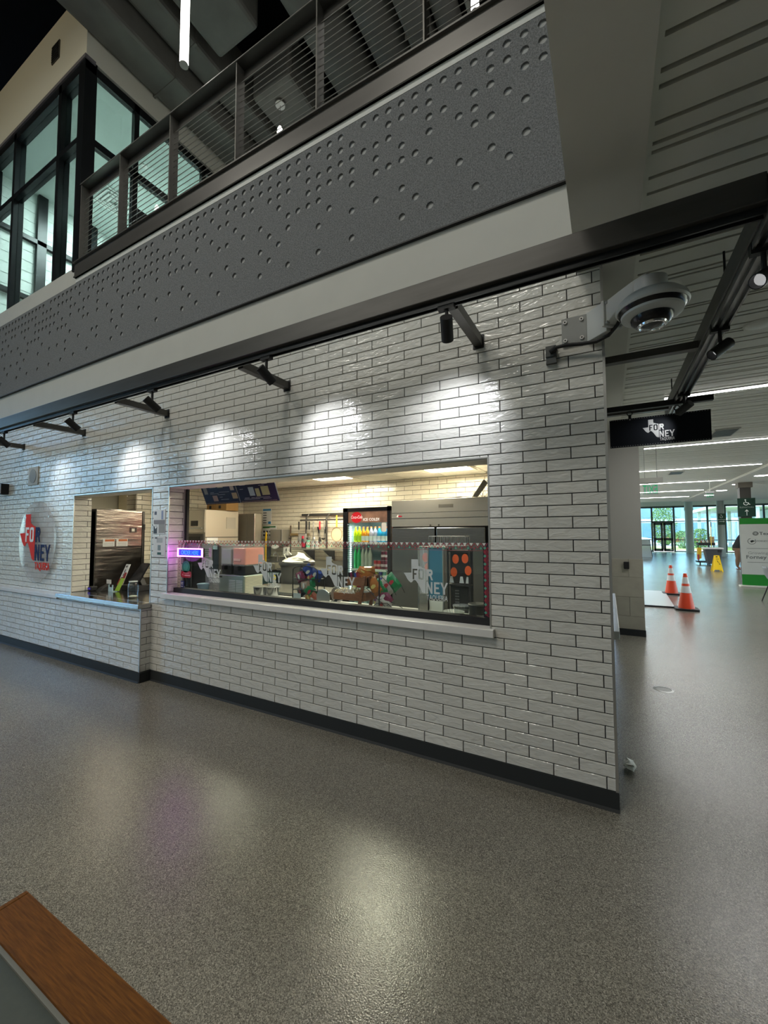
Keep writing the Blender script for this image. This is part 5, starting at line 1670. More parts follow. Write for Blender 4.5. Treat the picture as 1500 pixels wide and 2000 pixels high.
# steel shelf with jars, table, bin
t = thing('wall_shelf', 'steel wall shelf on triangular brackets under the utensil rack', 'shelf', (-4.0, 2.72, 1.24))
MB().box(-4.58, 2.58, 1.235, -3.45, 2.889, 1.26).build('board', M_INOX, t)
for x in (-4.36, -3.95, -3.55): MB().prism([(2.60, 1.235), (2.889, 1.235), (2.889, 1.05)], 'x', x - .01, x + .01).build('bracket', M_STEEL, t)
JAR = (((.03, .03, .03), (.45, .02, .05), 'black jar with red base', -4.42, .20), ((.62, .58, .5), (.15, .45, .3), 'white shaker with green lid', -4.32, .13), ((.5, .5, .48), (.3, .3, .3), 'first clear spice shaker', -4.22, .12), ((.5, .5, .48), (.3, .3, .3), 'second clear spice shaker', -4.14, .12))
for c, c2, nm, x, h in JAR:
    t = thing('spice_jar', '%s on the steel wall shelf' % nm, 'jar', (x, 2.68, 1.26), 'jars on the wall shelf')
    MB().lathe([(.032, 0), (.034, .01), (.034, h * .7), (.028, h * .78)], (x, 2.68, 1.26), n=14).build('jar_body', mat('jar_%d' % int(c[0] * 100), c, .3), t, smooth=True)
    MB().lathe([(.031, h * .78), (.031, h), (.02, h)], (x, 2.68, 1.26), n=14).build('lid', mat('jarlid_%d' % int(c2[0] * 100), c2, .4), t)
    MB().lathe([(.0348, h * .12), (.0348, h * .45)], (x, 2.68, 1.26), n=14).build('label_band', mat('jarlab_%d' % int(c2[0] * 100), c2, .4), t)
for i, (x, a) in enumerate(((-4.22, -.25), (-4.13, .05))):
    t = thing('kitchen_knife', ('knife leaning left above the steel shelf', 'upright knife above the steel shelf')[i], 'knife', (x, 2.86, 1.4), 'knives above the shelf')
    MB().prism([(x - .015, 1.40), (x + .015, 1.40), (x + .012 + a * .06, 1.50), (x - .012 + a * .06, 1.50)], 'y', 2.86, 2.866).build('blade', M_ALU, t)
    MB().prism([(x - .010 + a * .06, 1.50), (x + .010 + a * .06, 1.50), (x + .010 + a * .2, 1.61), (x - .010 + a * .2, 1.61)], 'y', 2.855, 2.872).build('handle', M_BLACK, t)
t = thing('steel_sink_table', 'stainless sink table below the wall shelf', 'sink table', (-3.9, 2.5, 0))
MB().box(-4.55, 2.20, .93, -3.25, 2.889, .965).build('top', M_INOX, t)
MB().box(-4.52, 2.22, .72, -3.28, 2.86, .93).build('apron', M_STEEL, t)
for x in (-4.5, -3.3):
    for y in (2.25, 2.84): MB().cyl((x, y, 0), (x, y, .93), .02, n=8).build('leg', M_INOX, t)
MB().box(-4.55, 2.87, .965, -3.25, 2.889, 1.06).build('splash', M_INOX, t)
t = thing('waste_bin', 'grey waste bin with a heap of white bags on its lid', 'bin', (-3.92, 1.98, .0))
MB().lathe([(.20, 0), (.25, 1.02), (.27, 1.05)], (-3.92, 1.94, 0), n=24, sy=.75).build('bin_wall', mat('bin_grey', (.08, .08, .078), .45), t, smooth=True)
MB().lathe([(.26, 1.05), (.285, 1.055), (.285, 1.085), (.25, 1.095), (.001, 1.10)], (-3.92, 1.94, 0), n=24, sy=.75).build('lid', mat('bin_dark', (.05, .05, .05), .4), t, smooth=True)
t = thing('plastic_bags', 'crumpled white plastic bags heaped on the grey bin', 'plastic bags', (-3.92, 1.94, 1.10))
b = MB()
n, rr = 18, 6
vs = []
for j in range(rr + 1):
    f = j / rr
    for i in range(n):
        a = 2 * PI * i / n
        r = (.24 * (1 - f) ** .55 + .004) * (1 + .15 * math.sin(3 * a + j) + .1 * math.sin(7 * a - 2 * j))
        vs.append((-3.92 + r * math.cos(a), 1.94 + r * .7 * math.sin(a), 1.102 + .10 * f * (1 + .35 * math.sin(a + 1))))
b.add(vs, [(j * n + i, j * n + (i + 1) % n, (j + 1) * n + (i + 1) % n, (j + 1) * n + i) for j in range(rr) for i in range(n)])
b.build('bag_heap', mat('bag_white', (.75, .73, .68), .4, bump=.4, bscale=22), t)
MB().tube([(-4.02, 1.85, 1.12), (-4.05, 1.82, 1.2), (-3.98, 1.83, 1.24), (-3.95, 1.86, 1.2)], .008, 5).build('bag_loop', mat('bag_white', (.75, .73, .68), .4), t)
t = thing('prep_table', 'stainless prep table in the middle of the kitchen', 'table', (-3.5, 1.4, 0))
MB().box(-4.15, 1.08, .775, -2.9, 1.70, .81).build('top', M_INOX, t, bevel=.003)
for x in (-4.08, -2.97):
    for y in (1.14, 1.64): MB().cyl((x, y, 0), (x, y, .775), .022, n=10).build('leg', M_INOX, t)
MB().box(-4.10, 1.12, .25, -2.95, 1.66, .27).build('undershelf', M_INOX, t)
t = thing('green_cabinet', 'dark teal low cabinet below the hand sink', 'cabinet', (-4.7, 2.4, 0))
MB().box(-5.0, 2.1, .05, -4.6, 2.5, .86).box(-4.98, 2.12, 0, -4.62, 2.48, .05).build('body', mat('teal_dark', (.03, .07, .075), .4), t, bevel=.005)
MB().box(-4.81, 2.095, .1, -4.80, 2.10, .82).build('door_gap', M_BLACK, t)
MB().box(-4.79, 2.085, .5, -4.775, 2.10, .65).build('handle', M_STEEL, t)

# menu boards
t = thing('menu_board', 'tilted dark blue two-panel menu board hanging under the kitchen ceiling', 'menu board', (-3.7, .6, 2.0))
th = math.radians(24)
ctr = Vector((-3.66, .62, 1.975))


def menu(u, v, d):
    return (ctr.x + u, ctr.y - v * math.sin(th) - d * math.cos(th), ctr.z + v * math.cos(th) - d * math.sin(th))


def mquad(x0, v0, x1, v1, d, th_=.004):
    b = MB()
    p = [menu(x0, v0, d), menu(x1, v0, d), menu(x1, v1, d), menu(x0, v1, d)]
    q = [menu(x0, v0, d - th_), menu(x1, v0, d - th_), menu(x1, v1, d - th_), menu(x0, v1, d - th_)]
    return b.add(p + q, [(0, 1, 2, 3), (7, 6, 5, 4), (0, 4, 5, 1), (1, 5, 6, 2), (2, 6, 7, 3), (3, 7, 4, 0)])


M_MENU = mat('menu_navy', (.012, .020, .055), .35)
for i, (x0, x1) in enumerate(((-.585, -.008), (.004, .585))):
    pn = mquad(x0, -.135, x1, .14, 0, .012).build('panel', M_MENU, t)
    pics = (((-.55, -.01, -.49, .07, (.35, .36, .36)), (-.43, -.10, -.35, -.03, (.5, .36, .32)), (-.30, .06, -.21, .12, (.52, .55, .38)), (-.10, .02, -.04, .10, (.6, .58, .52)), (-.10, -.08, -.02, -.01, (.5, .40, .25)), (-.46, .09, -.39, .12, (.45, .46, .42))),
            ((.18, -.06, .26, .04, (.50, .65, .70)), (.28, -.07, .34, .02, (.55, .56, .30)), (.37, -.06, .48, .04, (.55, .25, .30))))[i]
    for a, c, e, f, col in pics:
        mquad(a, c, e, f, .0015, .001).build('food_picture', mat('menu_pic_%d_%d' % (int(col[0] * 100), int(col[2] * 100)), col, .4), pn)
    lines = MB()
    for k in range(44):
        u = random.uniform(x0 + .04, x1 - .16)
        v = -.10 + random.randrange(15) * .015
        if any(a - .13 < u < e + .01 and c - .012 < v < f + .008 for a, c, e, f, col in pics): continue
        q = mquad(u, v, u + random.uniform(.04, .12), v + .0045, .0015, .001)
        lines.add(q.v, q.f)
    lines.build('menu_lines', mat('menu_text', (.55, .57, .62), .5), pn)['kind'] = 'stuff'
    dots = MB()
    for k in range(24):
        u = x0 + .02 + k * (x1 - x0 - .04) / 24
        q = mquad(u, -.128, u + .012, -.118, .0015, .001)
        dots.add(q.v, q.f)
    dots.build('zigzag_border', mat('menu_border', (.35, .25, .2), .5), pn)['kind'] = 'stuff'
for u in (-.5, .5):
    a = menu(u, .14, 0)
    MB().cyl(a, (a[0], a[1], ZK), .003, n=5).build('hang_wire', M_ALU, t)

# ------------------------------------------------------------------ order window
t = thing('reach_in_fridge', 'stainless fridge side with warning stickers inside the order window', 'fridge', (-6.2, .55, 0))
MB().box(-6.7, .235, 0, -5.82, .84, 1.83).build('cabinet', mat('fridge_steel', (.26, .235, .215), .24, metal=1, bump=.6, bscale=3.2, stretch=(1, .8, 5)), t, bevel=.008)
MB().box(-6.72, .84, .1, -5.815, .868, 1.82).build('door_edge', M_STEEL, t)
MB().box(-5.84, .845, 1.56, -5.805, .872, 1.64).build('hinge', M_BLACK, t)
MB().box(-5.815, .855, .78, -5.808, .868, 1.56).build('gasket', M_BLACK, t)
for i, y0 in enumerate((.325, .495)):
    q = thing('warning_sticker', ('white warning sticker with orange header on the fridge side, left one', 'white warning sticker with orange header on the fridge side, right one')[i], 'sticker', (-5.818, y0 + .07, 1.4), 'warning stickers on the fridge')
    MB().box(-5.8195, y0, 1.335, -5.8165, y0 + .145, 1.435).build('sheet', M_PAPER, q)
    MB().box(-5.8165, y0 + .025, 1.402, -5.8155, y0 + .14, 1.43).build('orange_header', mat('header_orange', (.45, .12, .03), .5), q)
    for k in range(3): MB().box(-5.8165, y0 + .012, 1.345 + k * .016, -5.8155, y0 + .13, 1.350 + k * .016).build('text_line', mat('print_grey', (.3, .3, .3), .6), q)
q = thing('fridge_label', 'tiny dark label with pale square near the fridge edge', 'label', (-5.818, .72, 1.55))
MB().box(-5.8195, .66, 1.52, -5.8165, .76, 1.59).build('sheet', mat('label_dark', (.05, .03, .03), .5), q)
MB().box(-5.8165, .69, 1.535, -5.8155, .73, 1.575).build('pale_square', M_CREAM, q)
t = thing('exhaust_hood', 'cream steel hood above and behind the fridge in the order window', 'hood', (-6.6, 1.6, 1.9))
MB().box(-7.9, 1.62, 1.80, -6.32, 2.18, 2.30).build('hood_body', mat('hood_cream', (.62, .55, .38), .5), t)
MB().box(-7.9, 1.58, 1.76, -6.32, 1.62, 1.84).build('drip_edge', M_INOX, t)
t = thing('payment_terminal', 'black sales screen with tilted card menu on the order counter', 'till', (-5.33, .50, .782))
MB().box(-5.50, .40, .783, -5.16, .60, .85).build('cash_drawer', M_BLACK, t, bevel=.004)
MB().prism([(-5.42, .85), (-5.22, .85), (-5.28, .93), (-5.36, .93)], 'y', .50, .56).build('stand', M_BLACK, t)
MB().add([(-5.42, .44, .90), (-5.20, .44, .90), (-5.25, .60, 1.12), (-5.40, .60, 1.12), (-5.42, .46, .89), (-5.20, .46, .89), (-5.25, .62, 1.11), (-5.40, .62, 1.11)], [(0, 1, 2, 3), (7, 6, 5, 4), (0, 4, 5, 1), (1, 5, 6, 2), (2, 6, 7, 3), (3, 7, 4, 0)]).build('screen', M_BLACKG, t)
t = thing('table_card', 'white and red folded menu card leaning on the till screen', 'menu card', (-5.47, .37, .783))
p = [(-5.56, .38, .85), (-5.44, .38, .85), (-5.40, .45, 1.11), (-5.49, .45, 1.11)]
MB().add(p + [(x, y + .006, z) for x, y, z in p], [(0, 1, 2, 3), (7, 6, 5, 4), (0, 4, 5, 1), (1, 5, 6, 2), (2, 6, 7, 3), (3, 7, 4, 0)]).build('sheet', M_PAPER, t)
lerp = lambda u, v, d: tuple(Vector(p[0]).lerp(Vector(p[1]), u).lerp(Vector(p[3]).lerp(Vector(p[2]), u), v) + Vector((0, -d, 0)))
for u0, v0, u1, v1, c in ((.0, 0, 1, .3, (.35, .03, .03)), (.5, .3, 1, .6, (.28, .03, .03)), (.2, .2, .6, .38, (.16, .10, .05)), (.25, .85, .6, .93, (.05, .05, .05)), (.3, .6, .55, .75, (.2, .2, .2)), (.3, .43, .55, .55, (.2, .2, .2))):
    MB().quad(lerp(u0, v0, .003), lerp(u1, v0, .003), lerp(u1, v1, .003), lerp(u0, v1, .003)).build('print_patch', mat('cardprint%d' % int(c[0] * 100), c, .5), t)
t = thing('leaflet_stand', 'small clear leaflet stand with lime green leaflet on the order counter', 'leaflet stand', (-5.42, .28, .782))
MB().add([(-5.46, .30, .79), (-5.36, .30, .79), (-5.32, .34, .945), (-5.40, .34, .945)], [(0, 1, 2, 3)]).build('leaflet', mat('lime_green', (.30, .48, .03), .5), t)
MB().box(-5.50, .245, .783, -5.40, .25, .84).box(-5.50, .25, .783, -5.40, .30, .79).box(-5.50, .245, .84, -5.48, .25, .87).box(-5.42, .245, .84, -5.40, .25, .87).build('tray', mat('tray_blue', (.45, .62, .66), .2, alpha=.8), t)
t = thing('card_reader', 'black card reader with small white receipt beside the window jamb', 'card reader', (-5.66, .24, .782))
MB().prism([(.20, .783), (.34, .783), (.34, .87), (.24, .82)], 'x', -5.70, -5.60).build('reader_body', M_BLACK, t, bevel=.004)
MB().box(-5.70, .325, .83, -5.60, .33, .915).build('receipt', M_PAPER, t)
b = MB()
for k in range(3): b.box(-5.69 + k * .03, .322, .84, -5.672 + k * .03, .325, .852)
b.build('receipt_print', M_BLACK, t)['kind'] = 'stuff'
t = thing('scanner', 'small black scanner with blue light at the left jamb', 'scanner', (-5.76, .2, .782))
MB().box(-5.81, .16, .783, -5.73, .24, .84).build('body', M_BLACK, t, bevel=.012)
MB().box(-5.80, .156, .80, -5.745, .16, .825).build('blue_window', mat('scan_blue', (.03, .02, .15), .3, emit=.3, ecol=(.05, .03, .5)), t)
t = thing('tip_jar', 'clear glass tip jar at the right end of the order counter', 'jar', (-4.715, .25, .782))
JP = [(.036, .0), (.052, .006), (.054, .12), (.052, .15), (.040, .175), (.040, .19), (.038, .19), (.038, .175), (.049, .148), (.051, .12), (.049, .010), (.001, .008)]
MB().lathe(JP, (-4.715, .10, .782), n=28).build('jar_glass', glassmat('jar_glass', (.95, .97, .97), 1.3), t, smooth=True)
MB().lathe([(.041, .178), (.046, .182), (.041, .19)], (-4.715, .10, .782), n=28).build('rim', mat('jar_rim', (.6, .66, .66), .1, alpha=.7), t, smooth=True)
MB().lathe([(.03, .012), (.044, .02), (.02, .028)], (-4.715, .10, .782), n=16).build('coins', mat('note_green', (.42, .45, .36), .6), t)

# ------------------------------------------------------------------ bench end in the foreground
t = thing('booth_end', 'wood-capped grey booth end at the bottom left, close by', 'booth', (-.7, -2.4, 0))
M_OAK = bpy.data.materials.new('brown_wood')
M_OAK = mat('brown_oak', (.135, .050, .006), .6, spec=.2, noise=.45, nscale=26, stretch=(.9, 14, 3), bump=.05, bscale=60)
MB().box(-1.088, -2.252, .70, -.25, -2.178, .75).box(-1.10, -2.6, .70, -1.088, -2.178, .75).build('wood_cap', M_OAK, t, bevel=.002)
MB().box(-1.088, -3.3, .70, -.25, -2.256, .742).build('grey_top', mat('booth_grey', (.065, .075, .062), .6, noise=.05, nscale=90), t)
MB().box(-1.088, -2.2585, .735, -.25, -2.252, .7455).build('pale_seam', mat('seam_grey', (.20, .20, .17), .5), t)
MB().box(-1.06, -3.28, 0, -.27, -2.21, .70).build('base', mat('booth_dark', (.05, .05, .05), .6), t)

# ------------------------------------------------------------------ hall: lights, signs, floor things
for k, y in enumerate((3.18, 6.5, 9.88, 13.25, 16.5, 19.65)):
    t = thing('strip_light', 'white linear ceiling light, %s from the tiled corner' % ORD[k], 'strip light', (1.9, y, 3.1), 'linear lights in the slatted ceiling')
    MB().box(.62, y - .035, 3.086, 3.18, y + .035, 3.0995).build('housing', M_ALU, t)
    MB().box(.63, y - .028, 3.080, 3.17, y + .028, 3.0865).build('diffuser', M_LINEAR, t)
    l = bpy.data.lights.new('strip_glow', 'AREA')
    l.shape = 'RECTANGLE'
    l.size, l.size_y, l.energy = 2.5, .06, 22
    o = bpy.data.objects.new('strip_glow', l)
    o.location = (0, 0, -.03)
    o.parent = t
    COL.objects.link(o)
for i, y in enumerate((12.2, 14.5, 16.76, 18.93)):
    t = thing('downlight', 'round recessed ceiling light, %s in the plain ceiling beside slats' % ORD[i], 'ceiling light', (3.7, y, 3.06), 'round lights in the plain ceiling')
    MB().lathe([(.16, 0), (.19, -.008), (.19, .0)], (3.75, y, 3.059), n=24).build('trim_ring', M_QUARTZ, t)
    MB().lathe([(.001, -.004), (.155, -.004), (.155, 0)], (3.75, y, 3.058), n=24).build('diffuser', M_LINEAR, t)
    l = bpy.data.lights.new('downlight_glow', 'SPOT')
    l.energy = 25
    l.spot_size = 2.2
    l.shadow_soft_size = .15
    o = bpy.data.objects.new('downlight_glow', l)
    o.location = (.05, 0, -.02)
    o.parent = t
    COL.objects.link(o)
for i, (x, y) in enumerate(((1.66, 5.7), (1.63, 10.7))):
    t = thing('ceiling_vent', ('square grey air grille in the slatted ceiling right of the hanging sign', 'small far air grille in the slatted ceiling beyond the second strip light')[i], 'vent', (x, y, 3.09))
    MB().box(x - .16, y - .30, 3.085, x + .16, y + .30, 3.0995).build('frame', mat('vent_frame', (.45, .45, .42), .5), t)
    for k in range(9): MB().box(x - .14, y - .27 + k * .06, 3.080, x + .14, y - .235 + k * .06, 3.085).build('slat', M_STEEL, t)
for i, (x, y) in enumerate(((1.07, 1.47), (1.35, 5.2))):
    t = thing('ceiling_speaker', ('round white ceiling loudspeaker near the beam at the right edge', 'round pale ceiling disc beyond the hanging sign')[i], 'ceiling speaker', (x, y, 3.09))
    MB().lathe([(.001, -.008), (.085, -.008), (.10, 0)], (x, y, 3.0995), n=24).build('cover', M_SLAT, t, smooth=True)
    MB().lathe([(.098, -.004), (.108, -.002), (.108, 0)], (x, y, 3.0995), n=24).build('ring', M_SOFFIT, t, smooth=True)

t = thing('exit_sign', 'clear exit sign seen from behind with green mirrored letters', 'exit sign', (.6, 4.9, 2.28))
MB().box(.45, 4.87, 2.265, .752, 4.93, 2.345).build('housing', M_SOFFIT, t, bevel=.004)
MB().box(.49, 4.897, 2.085, .69, 4.903, 2.265).build('pane', M_ACRYL, t)
text('lettering', 'EXIT', .185, mat('exit_green', (.01, .40, .16), .5, emit=.25, ecol=(.01, .6, .22)), t, lambda u, v, d: (.587 - u, 4.894 - d, 2.105 + v), 'CENTER', .52, .002)
for x in (.52, .68): MB().cyl((x, 4.9, 2.345), (x, 4.9, 3.1), .006, n=6).build('hanger_rod', M_ALU, t)
t = thing('exit_sign', 'far green exit sign hanging before the bright doors', 'exit sign', (2.55, 12, 2.5))
MB().box(2.47, 11.97, 2.62, 2.66, 12.03, 2.67).build('housing', M_ALU, t)
MB().box(2.49, 11.997, 2.48, 2.64, 12.003, 2.62).build('pane', M_ACRYL, t)
text('lettering', 'EXIT', .14, mat('exit_green', (.01, .40, .16), .5, emit=.25, ecol=(.01, .6, .22)), t, south(2.565, 11.994, 2.495), 'CENTER', .55, .002)
MB().cyl((2.565, 12, 2.67), (2.565, 12, 3.1), .008, n=6).build('hanger_rod', M_ALU, t)

tag(MB().box(.185, 4.375, .968, .253, 4.414, 1.072).build('reader_case', M_BLACK, bevel=.006), 'small black card reader box on the stone-faced pier', 'card reader')
bpy.data.objects['reader_case'].name = 'door_reader'
t = thing('floor_drain', 'round metal floor drain cover in the hall floor', 'drain', (.42, 2.17, 0))
MB().lathe([(.001, .003), (.062, .003), (.066, .001)], (.42, 2.17, 0), n=28).build('cover', mat('drain_dark', (.12, .12, .11), .35, metal=.8), t)
MB().lathe([(.066, .001), (.066, .005), (.078, .003), (.085, .0005)], (.42, 2.17, 0), n=28).build('ring', M_ALU, t)
t = thing('paper_scrap', 'crumpled white paper napkin on the floor at the tiled corner', 'paper scrap', (.075, .47, 0))
b = MB()
for k in range(5):
    rx, ry = .028 + random.uniform(-.006, .01), .042 + random.uniform(-.01, .01)
    a = k * .9
    pts = []
    for q in range(7):
        an = q * 2 * PI / 7 + a
        pts.append((.075 + rx * math.cos(an) + random.uniform(-.008, .008), .47 + ry * math.sin(an), .004 + random.uniform(0, .05)))
    pts.append((.075, .47, .05 + random.uniform(-.01, .015)))
    b.add(pts, [(q, (q + 1) % 7, 7) for q in range(7)])
b.build('napkin', mat('napkin_white', (.72, .70, .64), .9), t)

t = thing('floor_cover', 'pale raised floor panel guarded by two traffic cones', 'floor panel', (.85, 8.5, 0))
MB().prism([(.40, 7.32), (1.115, 7.36), (1.20, 9.85), (.40, 9.85)], 'z', .001, .028).build('panel', mat('panel_pale', (.52, .55, .52), .3), t)
MB().prism([(.40, 7.30), (1.12, 7.34), (1.115, 7.36), (.40, 7.32)], 'z', .001, .026).build('front_edge', M_BLACK, t)

M_ORG, M_REFL = mat('cone_orange', (.80, .075, .025), .4), mat('cone_white', (.72, .72, .72), .35)


def cone(x, y, label):
    t = thing('traffic_cone', label, 'traffic cone', (x, y, 0), 'traffic cones')
    MB().prism(rrect(x - .19, y - .19, x + .19, y + .19, .05), 'z', 0, .035).build('base', M_BLACK, t, bevel=.006)
    H = .70
    r = lambda z: .135 - (.135 - .028) * (z - .035) / (H - .035)
    for nm, z0, z1, m_ in (('cone_body', .035, .33, M_ORG), ('white_band', .33, .46, M_REFL), ('cone_body', .46, .505, M_ORG), ('white_band', .505, .63, M_REFL), ('cone_body', .63, .70, M_ORG)):
        e = .002 if nm == 'white_band' else 0
        MB().lathe([(r(z0) + e, z0), (r(z1) + e, z1)], (x, y, 0), n=24).build(nm, m_, t, smooth=True)


cone(1.29, 7.25, 'orange traffic cone with two white bands, the nearer one')
cone(1.31, 9.55, 'orange traffic cone with two white bands, the farther one')

t = thing('wet_floor_sign', 'yellow folding wet floor sign beside the grey waste cart', 'floor sign', (3.62, 17.4, 0))
M_YEL = mat('sign_yellow', (.80, .52, .01), .4)
for s_, nm in ((-1, 'front_panel'), (1, 'rear_panel')):
    y0, y1 = 17.4 + s_ * .17, 17.4 + s_ * .02
    P4 = [(3.46, y0, .0), (3.50, y0, .0), (3.53, y0, .07), (3.72, y0, .07), (3.75, y0, .0), (3.79, y0, .0), (3.71, y1, .61), (3.55, y1, .61)]
    MB().add(P4 + [(a, y + .012, z) for a, y, z in P4], [tuple(range(8)), tuple(range(15, 7, -1))] + [(i, i + 8, (i + 1) % 8 + 8, (i + 1) % 8) for i in range(8)]).build(nm, M_YEL, t)
yy = lambda z: 17.4 - .17 + .15 * z / .61 - .004
tri = [(3.625, .43), (3.72, .27), (3.53, .27)]
b = MB()
for a, c in zip(tri, tri[1:] + tri[:1]):
    d = (Vector(c) - Vector(a)).normalized() * .0
    nrm = Vector((c[1] - a[1], a[0] - c[0])).normalized() * .012
    q = [(a[0], a[1]), (c[0], c[1]), (c[0] + nrm.x, c[1] + nrm.y), (a[0] + nrm.x, a[1] + nrm.y)]
    b.add([(u, yy(v), v) for u, v in q], [(0, 1, 2, 3)])
b.add([(u, yy(v), v) for u, v in ((3.60, .30), (3.62, .30), (3.65, .37), (3.63, .39))], [(0, 1, 2, 3)])
b.build('warning_triangle', M_BLACK, t)
for z0, z1, x0, x1 in ((.54, .575, 3.595, 3.655), (.465, .48, 3.56, 3.69), (.215, .23, 3.59, 3.66), (.15, .165, 3.58, 3.67)):
    MB().add([(x0, yy(z0), z0), (x1, yy(z0), z0), (x1, yy(z1), z1), (x0, yy(z1), z1)], [(0, 1, 2, 3)]).build('lettering_bar', M_BLACK, t)

# cleaner's cart and grey waste bin
t = thing('rolling_bin', 'big dark grey rolling waste bin with pale liner', 'bin', (4.08, 20.6, 0))
MB().prism([(3.86, .10), (4.30, .10), (4.38, .76), (3.76, .76)], 'y', 20.3, 20.85).build('tub', mat('bin_slate', (.05, .055, .062), .45), t, bevel=.03)
MB().box(3.72, 20.26, .75, 4.42, 20.9, .82).build('liner_rim', mat('liner_pale', (.65, .64, .66), .35, bump=.3, bscale=14), t, bevel=.02)
for x in (3.92, 4.22):
    for y in (20.38, 20.78): MB().cyl((x - .02, y, .05), (x + .02, y, .05), .05, n=12).build('wheel', M_BLACK, t)
    MB().box(x - .03, 20.5, .09, x + .03, 20.7, .11).build('axle_plate', M_BLACK, t)
MB().box(4.20, 20.29, .62, 4.34, 20.3, .72).build('grip', M_BLACK, t)
t = thing('cleaning_cart', 'cleaning cart with tray of supplies and a yellow bag behind the bin', 'cart', (3.8, 21.4, 0))
MB().box(3.62, 21.1, .10, 4.30, 21.7, .16).build('platform', M_BLACK, t)
MB().box(3.66, 21.1, .90, 4.28, 21.6, 1.02).build('top_tray', M_BLACK, t, bevel=.01)
for x in (3.68, 4.26): MB().box(x - .015, 21.3, .16, x + .015, 21.35, .92).build('upright', M_BLACK, t)
MB().prism([(3.60, .25), (3.74, .30), (3.76, .78), (3.62, .80)], 'y', 21.05, 21.3).build('yellow_bag', mat('bag_yellow', (.70, .45, .03), .5), t)
MB().box(3.60, 21.0, .22, 3.66, 21.1, .48).build('red_pouch', mat('pouch_red', (.35, .05, .06), .5), t)
for x in (3.68, 4.25): MB().cyl((x, 21.15, .05), (x + .04, 21.15, .05), .06, n=12).build('wheel', M_BLACK, t)
for k, (x, c, h) in enumerate(((3.80, (.30, .07, .05), .10), (3.88, (.65, .62, .56), .12), (3.96, (.20, .10, .08), .10), (4.04, (.65, .60, .5), .12))):
    q = thing('supply_bottle', 'supply bottle on the cleaning cart tray, %s from its left' % ORD[k], 'bottle', (x, 21.3, 1.02), 'supplies on the cleaning cart')
    MB().lathe([(.03, 0), (.032, h * .7), (.012, h * .85), (.012, h)], (x, 21.3, 1.02), n=10).build('bottle_body', mat('supply%d' % k, c, .5), q, smooth=True)
    MB().lathe([(.014, h), (.014, h + .02)], (x, 21.3, 1.02), n=8).build('cap', M_QUARTZ, q)
q = thing('paper_box', 'brown box standing on the right of the cleaning cart tray', 'box', (4.20, 21.3, 1.02))
MB().box(4.12, 21.2, 1.02, 4.27, 21.4, 1.30).build('box_body', mat('box_tan', (.30, .21, .11), .8), q)
MB().box(4.13, 21.195, 1.14, 4.26, 21.2, 1.20).build('label_band', mat('tape_tan', (.4, .28, .14), .3), q)
t = thing('mop', 'yellow mop handle rising out of the cleaning cart', 'mop', (4.14, 21.0, .2))
MB().cyl((4.10, 21.0, .2), (4.13, 21.0, 1.75), .014, n=8).build('handle', mat('mop_yellow', (.65, .48, .08), .5), t)
MB().cyl((4.13, 21.0, 1.75), (4.133, 21.0, 1.98), .016, n=8).build('grip', M_BLACK, t)
MB().lathe([(.10, .10), (.08, .2), (.02, .26)], (4.10, 21.0, .0), n=10).build('mop_head', M_PAPER, t)

# banner stand, elevator sign
t = thing('banner_stand', 'wide white banner with green bands and grey lettering', 'banner', (4.0, 12.07, 0))
bx0, bx1, YBN = 3.20, 4.75, 12.07
M_BGRN, M_BWHT = mat('banner_green', (.012, .21, .02), .5, noise=.06, nscale=3), mat('banner_white', (.52, .53, .51), .5, noise=.05, nscale=3, bump=.06, bscale=3)
MB().box(bx0, YBN, .345, bx1, YBN + .006, 1.72).build('white_field', M_BWHT, t)
MB().box(bx0, YBN, .05, bx1, YBN + .006, .345).build('green_band', M_BGRN, t)
MB().box(bx0, YBN, 1.72, bx1, YBN + .006, 1.885).build('green_band', M_BGRN, t)
MB().box(bx0 - .06, YBN - .10, 0, bx1 + .06, YBN + .12, .045).build('foot', mat('foot_pale', (.62, .60, .52), .4), t, bevel=.01)
for x in (bx0 + .3, bx1 - .3): MB().cyl((x, YBN + .03, .04), (x, YBN + .03, 1.88), .012, n=8).build('pole', M_ALU, t)
M_INK = mat('banner_ink', (.10, .11, .11), .6)
MB().box(3.325, YBN - .002, 1.05, bx1 - .12, YBN, 1.060).box(3.325, YBN - .002, .672, bx1 - .12, YBN, .682).build('rule', M_INK, t)
text('lettering', 'Texas Health', .115, M_INK, t, south(3.60, YBN - .001, 1.425), 'LEFT', 1.15, .001, 0, .002)
text('lettering', 'FORNEY ISD', .062, M_INK, t, south(3.545, YBN - .001, 1.235), 'LEFT', .95, .001)
text('lettering', 'Growing a healthier', .105, mat('banner_ink2', (.22, .23, .23), .6), t, south(3.345, YBN - .001, .90), 'LEFT', 1.12, .001)
text('lettering', 'Forney together.', .135, M_INK, t, south(3.30, YBN - .001, .775), 'LEFT', 1.12, .001, 0, .002)
for r0 in (.058, .040): MB().tube([(3.525 + r0 * math.sin(a), YBN - .001, 1.463 + r0 * .85 * math.cos(a)) for a in [k * PI / 10 for k in range(21)]], .006, 5).build('logo_ring', M_INK, t)
MB().box(3.49, YBN - .003, 1.457, 3.56, YBN, 1.469).build('logo_bar', M_INK, t)
MB().tube([(3.44 + .085 * math.sin(a), YBN - .001, 1.253 + .08 * math.cos(a)) for a in [.9 + k * (2 * PI - 1.2) / 22 for k in range(23)]], .006, 5).build('logo_ring', M_INK, t)
MB().prism([(3.40, 1.255), (3.52, 1.262), (3.45, 1.285), (3.43, 1.215), (3.445, 1.25)], 'y', YBN - .003, YBN - .001).build('logo_star', M_INK, t)

